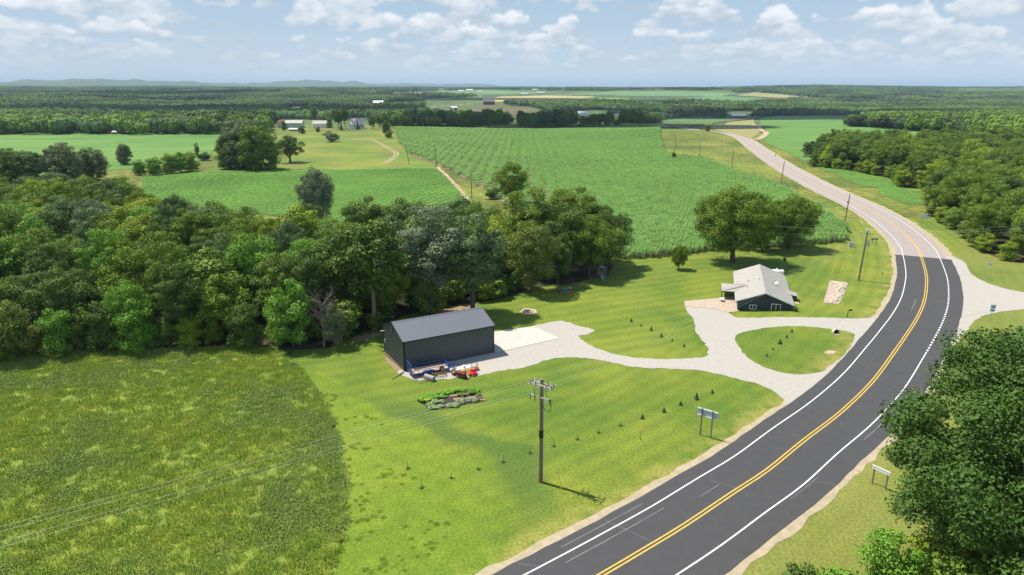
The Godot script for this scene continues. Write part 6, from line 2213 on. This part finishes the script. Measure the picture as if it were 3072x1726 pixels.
func build_poles():
	# ---- the close pole with two crossarms ----
	var base := Vector3(2.72, -0.00, -57.12)
	var tall := 10.6
	var turn := -0.64
	var o := thing("utility_pole", "tall wooden utility pole with double crossarms on the near lawn", "utility pole", base, turn)
	var s := Shape.new()
	s.tube(Vector3(0, -0.3, 0), Vector3(0, tall, 0), 0.21, 0.16, 14)
	part("shaft", s.mesh(), M.pole_wood, o)
	s = Shape.new()
	s.tube(Vector3(0, 4.7, 0), Vector3(0, 5.5, 0), 0.206, 0.2, 14)
	part("dark_band", s.mesh(), M.black, o)
	s = Shape.new()
	s.tube(Vector3(0, -0.1, 0), Vector3(0, 1.05, 0), 0.222, 0.214, 14)
	part("stained_foot", s.mesh(), M.rust_brown, o)
	for z in [-0.2, 0.2]:
		part("crossarm", box_mesh(Vector3(0, tall - 0.55, z), Vector3(2.5, 0.14, 0.11)), M.arm_wood, o)
	part("crossarm", box_mesh(Vector3(0, tall - 1.75, 0.19), Vector3(2.3, 0.13, 0.11)), M.arm_wood, o)
	for q in [[-1.15, -0.2], [-1.15, 0.2], [-0.55, 0.2], [0.6, 0.2], [0.6, -0.2], [1.15, -0.2], [1.15, 0.2]]:
		insulator(o, Vector3(q[0], tall - 0.48, q[1]))
	for q in [-1.05, -0.55, 0.75, 1.1]:
		s = Shape.new()
		s.tube(Vector3(q, tall - 2.15, 0.32), Vector3(q, tall - 1.55, 0.36), 0.05, 0.04, 7)
		part("fuse_cutout", s.mesh(), M.white if q == 0.75 else M.porcelain, o)
	for side in [-1.0, 1.0]:
		s = Shape.new()
		s.bar(Vector3(side * 0.9, tall - 0.62, 0.26), Vector3(side * 0.12, tall - 1.15, 0.2), 0.05, 0.03)
		part("brace", s.mesh(), M.galvanised, o)
	for q in [-1.15, -0.6, 0.6, 1.15]:
		s = Shape.new()
		s.tube(Vector3(q, tall - 0.55, -0.26), Vector3(q - 0.1, tall - 0.5, -0.75), 0.05, 0.035, 7)
		s.tube(Vector3(q, tall - 0.55, 0.26), Vector3(q + 0.1, tall - 0.5, 0.7), 0.05, 0.035, 7)
		part("strain_insulator", s.mesh(), M.galvanised, o)
	s = Shape.new()
	s.path([Vector3(1.15, tall - 1.6, 0.3), Vector3(1.25, tall - 2.2, 0.3), Vector3(1.15, tall - 2.75, 0.3), Vector3(0.7, tall - 2.85, 0.25), Vector3(0.14, tall - 2.6, 0.15)], 0.03, 6)
	part("riser_cable", s.mesh(), M.black, o)
	s = Shape.new()
	s.path([Vector3(-0.55, tall - 0.5, 0.3), Vector3(-0.6, tall - 1.0, 0.35), Vector3(-0.55, tall - 1.5, 0.36)], 0.02, 5)
	s.path([Vector3(0.6, tall - 0.5, 0.3), Vector3(0.7, tall - 1.0, 0.35), Vector3(0.75, tall - 1.5, 0.36)], 0.02, 5)
	part("jumper_wire", s.mesh(), M.black, o)
	var near_pole := o
	# ---- the transformer pole by the house ----
	var base_two := Vector3(67.44, 0.00, -127.86)
	var tall_two := 10.0
	o = thing("utility_pole", "utility pole with grey transformer between the house and the highway", "utility pole", base_two, -0.35)
	s = Shape.new()
	s.tube(Vector3(0, -0.3, 0), Vector3(0.35, tall_two, 0), 0.19, 0.13, 12)
	part("shaft", s.mesh(), M.pole_grey, o)
	part("crossarm", box_mesh(Vector3(0.33, tall_two - 0.75, 0.16), Vector3(2.3, 0.14, 0.11)), M.arm_wood, o)
	for q in [-1.0, -0.4, 0.5, 1.1]:
		insulator(o, Vector3(0.3 + q, tall_two - 0.68, 0.16))
	s = Shape.new()
	s.lathe(Vector3(0.75, tall_two - 3.1, 0.1), [Vector2(0, 0), Vector2(0.26, 0.0), Vector2(0.27, 0.8), Vector2(0.22, 0.9), Vector2(0, 0.93)], 16)
	part("transformer", s.mesh(), M.galvanised, o)
	s = Shape.new()
	s.tube(Vector3(0.75, tall_two - 2.2, 0.1), Vector3(0.78, tall_two - 1.8, 0.1), 0.06, 0.04, 7)
	part("bushing", s.mesh(), M.porcelain, o)
	part("bracket", box_mesh(Vector3(0.5, tall_two - 2.7, 0.05), Vector3(0.3, 0.1, 0.1)), M.galvanised, o)
	part("cap_box", box_mesh(Vector3(0.2, tall_two - 0.1, 0), Vector3(0.34, 0.55, 0.34)), M.white, o)
	s = Shape.new()
	s.tube(Vector3(0.05, 1.2, 0), Vector3(0.06, 1.5, 0), 0.19, 0.19, 12)
	part("reflector_band", s.mesh(), M.orange, o)
	var house_pole := o
	# ---- plainer poles along the highway and by the fields ----
	var lesser := [
		[Vector3(90.89, 0.00, -184.01), 8.4, Vector2(0.45, 0), "plain utility pole at the highway edge beyond the transformer pole"],
		[Vector3(103.57, 0.00, -263.42), 9.0, Vector2(0.4, 0), "utility pole on the grass strip beside the pale highway"],
		[Vector3(98.60, 0.00, -309.08), 9.6, Vector2(0.2, 0), "utility pole between the corn and the highway bend"],
		[Vector3(98.07, 0.00, -362.35), 9.0, Vector2(0.1, 0), "thin utility pole on the grass knoll by the corn"],
		[Vector3(91.32, 0.00, -388.99), 10.0, Vector2(0.2, 0), "utility pole at the corn's upper right corner"],
		[Vector3(-35.91, 0.00, -326.75), 9.8, Vector2(-0.2, 0), "utility pole where pasture, soybeans and corn meet"],
		[Vector3(-50.14, 0.00, -337.24), 10.0, Vector2(-1.6, 0), "leaning utility pole in the pasture beside the corn"],
		[Vector3(-13.68, 0.00, -231.77), 7.0, Vector2(-0.2, 0), "short utility pole on the grass strip left of the lone tree"],
	]
	var tops := []
	for q in lesser:
		var lean: Vector2 = q[2]
		o = thing("utility_pole", q[3], "utility pole", q[0])
		s = Shape.new()
		s.tube(Vector3(0, -0.3, 0), Vector3(lean.x, q[1], lean.y), 0.17, 0.12, 10)
		part("shaft", s.mesh(), M.pole_grey, o)
		insulator(o, Vector3(lean.x, q[1], lean.y))
		if tops.size() == 0:
			s = Shape.new()
			s.lathe(Vector3(0.1, q[1] - 2.4, 0), [Vector2(0, 0), Vector2(0.16, 0), Vector2(0.16, 0.5), Vector2(0, 0.55)], 10)
			part("junction_can", s.mesh(), M.steel, o)
		tops.append(o.position + Vector3(lean.x, q[1] + 0.2, lean.y))
	# ---- wires ----
	var away := Vector3(-58.0, 0, -17.5)
	var across := near_pole.transform.basis.x
	var beyond := thing("utility_pole", "utility pole outside the picture carrying the lines on across the meadow", "utility pole", away, -0.99)
	s = Shape.new()
	s.tube(Vector3(0, -0.3, 0), Vector3(0, 10.6, 0), 0.19, 0.13, 12)
	part("shaft", s.mesh(), M.pole_wood, beyond)
	part("crossarm", box_mesh(Vector3(0, 10.05, 0.18), Vector3(2.6, 0.14, 0.11)), M.arm_wood, beyond)
	var row := ["top", "second", "third", "lowest"]
	var spots := [Vector3(-1.15, tall - 0.45, -0.5), Vector3(-0.6, tall - 0.45, -0.5), Vector3(0.6, tall - 0.45, -0.5), Vector3(1.15, tall - 0.45, -0.5)]
	for k in 4:
		wire(near_pole.transform * spots[k], beyond.transform * Vector3([-1.5, -0.8, 0.5, 1.2][k], 10.6, 0.18), 0.45, "%s of the four wires crossing the meadow from the close pole" % row[k], 0.006)
	for k in 4:
		wire(near_pole.transform * (spots[k] + Vector3(0, 0, 1.0)), house_pole.transform * Vector3([-0.7, -0.1, 0.8, 1.4][k], tall_two - 0.5, 0.16), 1.3, "%s of the four wires from the close pole to the transformer pole" % row[k], 0.006)
	for k in 3:
		wire(house_pole.transform * Vector3(0.2 + k * 0.5, tall_two - 0.5 - k * 0.4, 0.1), Vector3(126.0, 9.6 - 0.45 * k, -146.0 + k), 1.0, "%s of the three wires running from the transformer pole over the side road" % row[k], 0.009)
	for k in 2:
		wire(house_pole.transform * Vector3(0.1, tall_two - 0.3 - k * 1.4, 0), Vector3(26.0, 9.3 - k * 1.5, -150.0), 0.35, "%s wire running level in front of the yard trees" % ["upper", "lower"][k], 0.009)
	wire(house_pole.transform * Vector3(0.3, tall_two - 0.5, 0.16), tops[0], 0.5, "wire from the transformer pole to the plain pole", 0.012)
	for k in 4:
		wire(tops[k], tops[k + 1], 0.9, "wire along the highway poles, span %s from the house" % row[k], 0.012)
	wire(tops[5], tops[6], 0.6, "wire between the two poles beside the pasture", 0.012)
	wire(tops[5], tops[7], 0.6, "wire from the pasture corner pole to the short pole", 0.012)
	var guy := thing("guy_wire", "guy wire running from the close pole to its yellow guard", "wire", Vector3.ZERO)
	s = Shape.new()
	s.path([near_pole.position + Vector3(0.1, 8.4, 0), Vector3(4.65, -0.00, -55.14) + Vector3(0, 0.05, 0)], 0.009, 5)
	part("cable", s.mesh(), M.galvanised, guy)

# ------------------------------------------------------------------ signs
func lettering(text: String, high: float, material: Material, parent: Node, at: Vector3, turn := 0.0):
	var t := TextMesh.new()
	var f := SystemFont.new()
	f.font_names = PackedStringArray(["Droid Sans"])
	f.font_weight = 700
	t.font = f
	t.text = text
	t.font_size = 32
	t.pixel_size = high / 24.0
	t.depth = 0.01
	var o := part("lettering", t, material, parent)
	o.position = at
	o.rotation.y = turn

func build_signs():
	# ---- back of the large road sign ----
	var a := Vector3(20.31, -0.00, -66.22)
	var b := Vector3(21.23, -0.00, -65.48)
	var turn := atan2(-(b.z - a.z), b.x - a.x)
	var o := thing("road_sign", "back of a large grey road sign on two posts beside the highway", "road sign", (a + b) * 0.5, turn)
	var gap := (b - a).length()
	for k in 2:
		var x := (k - 0.5) * gap
		part("post", box_mesh(Vector3(x, 1.55, 0), Vector3(0.12, 3.3, 0.1)), M.pole_wood if k == 0 else M.grey_wood, o)
	var wide := gap * 1.95
	part("panel", box_mesh(Vector3(0, 2.72, -0.085), Vector3(wide, 0.86, 0.03)), M.sign_back, o)
	for y in [2.34, 3.08]:
		part("stiffener", box_mesh(Vector3(0, y, -0.058), Vector3(wide - 0.1, 0.07, 0.05)), M.sign_edge, o)
	for y in [2.28, 3.16]:
		part("edge_strip", box_mesh(Vector3(0, y, -0.085), Vector3(wide + 0.04, 0.03, 0.05)), M.sign_edge, o)
	# ---- sign half hidden by the maple ----
	a = Vector3(34.13, 0.00, -56.83)
	b = Vector3(34.84, 0.00, -55.79)
	turn = atan2(-(b.z - a.z), b.x - a.x)
	o = thing("road_sign", "low white road sign on two posts half hidden by the big maple", "road sign", (a + b) * 0.5, turn)
	gap = (b - a).length()
	for k in 2:
		part("post", box_mesh(Vector3((k - 0.5) * gap, 0.9, 0), Vector3(0.11, 1.9, 0.1)), M.pole_wood, o)
	part("panel", box_mesh(Vector3(0, 1.75, 0.085), Vector3(gap * 1.3, 0.34, 0.03)), M.white, o)
	part("panel_cap", box_mesh(Vector3(0, 1.94, 0.07), Vector3(gap * 1.32, 0.03, 0.1)), M.sign_edge, o)
	# ---- route marker at the side road ----
	o = thing("route_marker", "pale blue route marker with a number plate and arrow plate", "road sign", Vector3(76.68, 0.00, -103.52), -0.35)
	part("post", box_mesh(Vector3(0, 1.35, 0), Vector3(0.08, 2.8, 0.06)), M.galvanised, o)
	var plate := part("number_plate", box_mesh(Vector3(0.03, 2.5, 0.06), Vector3(0.72, 0.62, 0.02)), M.sign_blue, o)
	lettering("78", 0.26, M.black, plate, Vector3(0.03, 2.46, 0.076))
	plate = part("arrow_plate", box_mesh(Vector3(0.0, 1.93, 0.06), Vector3(0.66, 0.42, 0.02)), M.sign_blue, o)
	part("arrow_shaft", box_mesh(Vector3(-0.05, 1.93, 0.076), Vector3(0.34, 0.07, 0.012)), M.black, plate)
	var s := Shape.new()
	s.flat(Vector3(0.1, 1.82, 0.083), Vector3(0.1, 2.04, 0.083), Vector3(0.27, 1.93, 0.083), Vector3(0, 0, 1))
	part("arrow_head", s.mesh(), M.black, plate)
	part("border", box_mesh(Vector3(0.03, 2.83, 0.06), Vector3(0.74, 0.03, 0.03)), M.black, o)
	# ---- wide sign on the far verge ----
	o = thing("guide_sign", "wide pale blue sign with a black corner on the far verge", "road sign", Vector3(112.75, 0.00, -184.01), -0.3)
	for x in [-0.75, 0.55]:
		part("post", box_mesh(Vector3(x, 1.4, 0), Vector3(0.08, 2.9, 0.07)), M.galvanised, o)
	part("panel", box_mesh(Vector3(-0.1, 2.4, 0.06), Vector3(2.3, 0.9, 0.03)), M.sign_blue, o)
	part("black_corner", box_mesh(Vector3(0.75, 2.68, 0.08), Vector3(0.55, 0.3, 0.02)), M.black, o)
	part("white_band", box_mesh(Vector3(-0.35, 2.42, 0.08), Vector3(1.4, 0.3, 0.02)), M.white, o)
	# ---- small signs ----
	o = thing("yard_sign", "small white sign on a short post in the grass beyond the side road", "sign", Vector3(98.63, 0.00, -136.66), -0.3)
	part("post", box_mesh(Vector3(0, 0.5, 0), Vector3(0.06, 1.1, 0.06)), M.white, o)
	part("panel", box_mesh(Vector3(0.05, 1.05, 0.045), Vector3(0.95, 0.62, 0.03)), M.white, o)
	part("print", box_mesh(Vector3(0.08, 0.98, 0.063), Vector3(0.55, 0.22, 0.01)), M.sign_back, o)
	o = thing("road_sign", "dark back of a narrow sign on one post at the highway's inner verge", "road sign", Vector3(69.47, 0.00, -123.44), 0.9)
	part("post", box_mesh(Vector3(0, 1.55, 0), Vector3(0.08, 3.2, 0.06)), M.galvanised, o)
	part("panel", box_mesh(Vector3(0, 2.75, -0.05), Vector3(0.62, 0.8, 0.02)), M.roof_grey, o)
	part("panel_edge", box_mesh(Vector3(0, 3.17, -0.05), Vector3(0.64, 0.03, 0.04)), M.sign_edge, o)
	o = thing("road_sign", "wide dark-backed sign on two posts near the highway joint", "road sign", Vector3(86.29, 0.00, -158.96), 0.1)
	for x in [-0.55, 0.55]:
		part("post", box_mesh(Vector3(x, 0.75, 0), Vector3(0.09, 1.6, 0.08)), M.pole_grey, o)
	part("panel", box_mesh(Vector3(0, 1.45, -0.06), Vector3(1.75, 0.36, 0.03)), M.grey_wood, o)
	part("panel_edge", box_mesh(Vector3(0, 1.65, -0.06), Vector3(1.8, 0.05, 0.06)), M.arm_wood, o)
	o = thing("verge_marker", "tiny dark marker post on the left edge of the pale highway", "marker", Vector3(142.93, 0.00, -375.21))
	part("post", box_mesh(Vector3(0, 0.7, 0), Vector3(0.2, 1.5, 0.15)), M.black, o)

# ------------------------------------------------------------------ far farmsteads
func barn(called: String, label: String, at: Vector3, turn: float, wide: float, deep: float, eave: float, ridge: float, wall: String, roof: String, windows := 0) -> Node3D:
	var o := thing(called, label, "house" if called.contains("house") else "barn", at, turn)
	var s := Shape.new()
	var w := wide * 0.5
	var d := deep * 0.5
	for z in [-d, d]:
		s.quad(Vector3(-w, -1, z), Vector3(w, -1, z), Vector3(w, eave, z), Vector3(-w, eave, z), Vector3(0, 0, signf(z)))
	for x in [-w, w]:
		s.quad(Vector3(x, -1, -d), Vector3(x, -1, d), Vector3(x, eave, d), Vector3(x, eave, -d), Vector3(signf(x), 0, 0))
		s.flat(Vector3(x, eave, -d), Vector3(x, eave, d), Vector3(x, ridge, 0), Vector3(signf(x), 0, 0))
	part("wall", s.mesh(), M[wall], o)
	for side in [-1.0, 1.0]:
		s = Shape.new()
		var over := 0.4
		var low := eave - over * (ridge - eave) / d
		s.quad(Vector3(-w - over, low + 0.12, side * (d + over)), Vector3(w + over, low + 0.12, side * (d + over)), Vector3(w + over, ridge + 0.12, 0), Vector3(-w - over, ridge + 0.12, 0), Vector3(0, 1, side * 0.5))
		part("roof_slope", s.mesh(), M[roof], o)
	for k in windows:
		var x := lerpf(-w, w, (k + 1.0) / (windows + 1.0))
		part("window", box_mesh(Vector3(x, eave * 0.55, d + 0.03), Vector3(1.0, 1.4, 0.05)), M.glass, o)
	return o

func build_farmsteads():
	# grain bin
	var o := thing("grain_bin", "round steel grain bin with a rusty cone roof at the farmstead", "grain bin", Vector3(-217.99, -0.01, -660.84))
	var s := Shape.new()
	for k in 5:
		s.lathe(Vector3(0, k * 1.05 - 0.2, 0), [Vector2(3.8, 0), Vector2(3.86, 0.5), Vector2(3.8, 1.05)], 24)
	part("wall", s.mesh(), M.bin_steel, o)
	s = Shape.new()
	s.lathe(Vector3(0, 5.05, 0), [Vector2(4.0, 0), Vector2(0.6, 2.3), Vector2(0.6, 2.6), Vector2(0, 2.7)], 24)
	part("roof", s.mesh(), M.rust, o)
	var b := barn("machine_barn", "blue-grey steel barn with a pale roof at the farmstead", Vector3(-204.81, -0.00, -660.68), 0.0, 15.5, 9.0, 4.4, 6.6, "steel_wall", "metal_pale")
	part("door", box_mesh(Vector3(2.0, 1.9, 4.53), Vector3(5.0, 3.8, 0.06)), M.galvanised, b)
	barn("lean_to", "low white shed roof below the steel barn", Vector3(-190.68, 0.00, -610.95), 0.0, 7.0, 4.0, 1.4, 2.2, "grey_wood", "white")
	barn("farm_shed", "white shed partly hidden by a bushy tree at the farmstead", Vector3(-179.67, 0.00, -660.67), 0.15, 15.0, 8.0, 3.8, 6.2, "white", "metal_pale")
	var h := barn("farmhouse", "white two-storey farmhouse with a dark gabled roof among tall trees", Vector3(-141.67, 0.00, -641.12), 0.4, 11.5, 8.0, 6.4, 9.6, "white", "roof_grey", 3)
	part("porch_roof", box_mesh(Vector3(1.0, 2.7, 5.2), Vector3(9.0, 0.2, 2.4)), M.roof_grey, h)
	for k in 4:
		part("porch_post", box_mesh(Vector3(-3.2 + k * 2.8, 1.2, 6.2), Vector3(0.2, 2.8, 0.2)), M.white, h)
	var wing := part("wing", box_mesh(Vector3(-6.8, 1.6, 1.0), Vector3(3.5, 4.4, 5.0)), M.white, h)
	part("wing_roof", box_mesh(Vector3(-6.8, 3.9, 1.0), Vector3(3.9, 0.25, 5.4)), M.roof_grey, wing)
	s = Shape.new()
	s.flat(Vector3(-4.6, 6.4, 4.06), Vector3(-0.8, 6.4, 4.06), Vector3(-2.7, 9.0, 4.06), Vector3(0, 0, 1))
	s.quad(Vector3(-4.6, 6.4, 4.06), Vector3(-2.7, 9.0, 4.06), Vector3(-2.7, 9.0, 1.0), Vector3(-4.6, 6.4, 3.9), Vector3(-1, 0.5, 0))
	part("dormer", s.mesh(), M.white, h)
	part("chimney", box_mesh(Vector3(1.5, 9.8, 0), Vector3(0.8, 1.6, 0.8)), M.rust, h)
	# further buildings
	var spruce := conifer_mesh(9, 14.0, 3.2)
	var stem := Shape.new()
	stem.tube(Vector3(0, -0.5, 0), Vector3(0, 12.0, 0), 0.25, 0.05, 6, false)
	var stem_mesh := stem.mesh()
	for q in [[Vector3(-138.61, 0.00, -628.70), 10.0, "narrow dark spruce directly before the farmhouse"], [Vector3(-152.16, 0.00, -622.67), 9.0, "dark spruce left of the farmhouse wing"]]:
		var t := thing("spruce_tree", q[2], "tree", q[0])
		t.scale = Vector3.ONE * (q[1] / 14.0)
		part("trunk", stem_mesh, M.bark, t)
		part("crown", spruce, M.needle, t)
	barn("white_barn", "white barn among trees left of the far highway bend", Vector3(-351.75, -9.21, -1860.00), 0.1, 27.0, 14.0, 8.0, 13.0, "white", "white")
	barn("red_barn", "large faded red barn beside the far highway", Vector3(-59.99, -5.70, -1838.72), 0.0, 30.0, 18.0, 7.5, 15.0, "barn_red", "roof_grey")
	var r := barn("red_shed", "small red shed with a white front inside the far highway bend", Vector3(-131.59, -12.11, -1587.70), 0.5, 15.0, 9.0, 5.5, 8.0, "barn_red", "white")
	part("door", box_mesh(Vector3(-3.5, 2.4, 4.55), Vector3(5.0, 4.6, 0.1)), M.white, r)
	barn("white_barn", "long low white roof showing above the tree belt behind the corn", Vector3(56.66, -17.02, -1251.78), 0.05, 17.0, 8.0, 4.0, 6.0, "white", "white")
	barn("white_barn", "bright white roof in the trees behind the corn's middle", Vector3(137.51, -16.49, -1382.69), 0.1, 24.0, 11.0, 5.0, 8.0, "white", "white")
	barn("grey_house", "grey-roofed house in the trees behind the corn's right part", Vector3(200.70, -16.80, -1371.14), 0.2, 20.0, 12.0, 5.0, 9.5, "white", "roof_grey")
	var v := barn("hilltop_house", "low house with a bright white roof on the rise beside the highway crest", Vector3(417.15, -17.57, -1298.49), 0.1, 27.0, 12.0, 4.2, 7.6, "rust_brown", "white", 4)
	part("chimney", box_mesh(Vector3(-5.0, 7.5, 0), Vector3(1.0, 2.4, 1.0)), M.barn_red, v)
	barn("dark_shed", "small dark shed at the end of the dirt track on the rise", Vector3(434.17, -17.27, -1241.53), 0.1, 9.0, 6.0, 2.8, 4.2, "roof_grey", "roof_grey")
	# cars on the far road
	for k in 2:
		var car := thing("car", ["white car rounding the far highway bend", "silver car before the big red barn on the far highway"][k], "car", [Vector3(-180.82, -9.47, -1716.93), Vector3(-124.12, -6.19, -1838.45)][k] + Vector3(0, 1.0, 0), 0.3)
		part("body", box_mesh(Vector3(0, 0.55, 0), Vector3(4.6, 0.7, 1.8)), M.white, car)
		part("cabin", box_mesh(Vector3(-0.2, 1.15, 0), Vector3(2.4, 0.6, 1.6)), M.glass, car)
		for x in [-1.4, 1.4]:
			for z in [-0.85, 0.85]:
				wheel(car, Vector3(x, 0.33, z), 0.33, 0.22, M.steel)
	# scattered farms toward the horizon
	var farms := [
		[Vector3(-426.97, 10.59, -2953.83), 36.0, "white"], [Vector3(-414.67, 11.53, -3033.82), 50.0, "white"], [Vector3(-379.90, 10.19, -3000.37), 44.0, "white"], [Vector3(-267.95, 16.91, -3740.28), 56.0, "white"], [Vector3(-234.74, 20.06, -3957.99), 70.0, "white"], [Vector3(-170.87, 16.77, -3769.05), 40.0, "white"],
		[Vector3(59.26, 5.79, -3304.80), 60.0, "steel_wall"], [Vector3(138.49, 8.31, -3433.76), 70.0, "steel_wall"], [Vector3(127.36, 23.13, -3994.43), 50.0, "white"], [Vector3(240.22, 24.15, -4013.81), 60.0, "white"], [Vector3(290.17, 22.29, -3929.45), 40.0, "white"], [Vector3(412.59, 23.29, -3944.35), 70.0, "white"], [Vector3(455.00, 21.58, -3836.22), 50.0, "metal_pale"],
		[Vector3(-2113.43, 10.20, -3692.78), 36.0, "white"], [Vector3(-2065.16, 9.30, -3680.18), 30.0, "white"], [Vector3(-2052.12, 9.25, -3686.37), 30.0, "white"], [Vector3(-2000.22, 8.38, -3670.39), 26.0, "white"],
		[Vector3(1385.61, 26.70, -4331.85), 60.0, "white"], [Vector3(1406.61, 26.88, -4248.95), 70.0, "metal_pale"], [Vector3(1517.29, 21.88, -3756.27), 70.0, "white"], [Vector3(1587.11, 21.73, -3797.63), 90.0, "white"], [Vector3(1824.32, 12.71, -3612.25), 50.0, "white"], [Vector3(1750.51, 21.52, -3853.32), 60.0, "white"], [Vector3(-1426.13, 18.98, -4527.67), 50.0, "white"], [Vector3(-1312.27, 21.94, -5237.30), 60.0, "white"], [Vector3(1979.84, 6.25, -3457.73), 40.0, "white"],
	]
	var k := 0
	for q in farms:
		k += 1
		var size: float = q[1] * 0.55
		var at: Vector3 = q[0]
		var place := 1
		for other in farms:
			if (other[2] == "white") == (q[2] == "white") and other[0].x / -other[0].z < at.x / -at.z:
				place += 1
		var f := barn("barn", "%s distant %s farm roof from the left near the horizon" % [ordinal(place), "white" if q[2] == "white" else "grey"], at, 0.2 * sin(k * 2.3), size, size * 0.45, size * 0.12, size * 0.22, q[2], q[2])
		f.set_meta("group", "farm roofs near the horizon")
	for q in [[Vector3(-420.57, 11.59, -3027.34), 0.0, "left"], [Vector3(-410.24, 11.49, -3038.78), 0.0, "right"]]:
		o = thing("tower_silo", "%s of two dark silos at the white farm on the skyline" % q[2], "silo", q[0])
		s = Shape.new()
		s.lathe(Vector3(0, -1, 0), [Vector2(5.0, 0), Vector2(5.0, 24.0), Vector2(3.6, 27.5), Vector2(0, 29.0)], 14)
		part("shaft", s.mesh(), M.roof_grey, o)
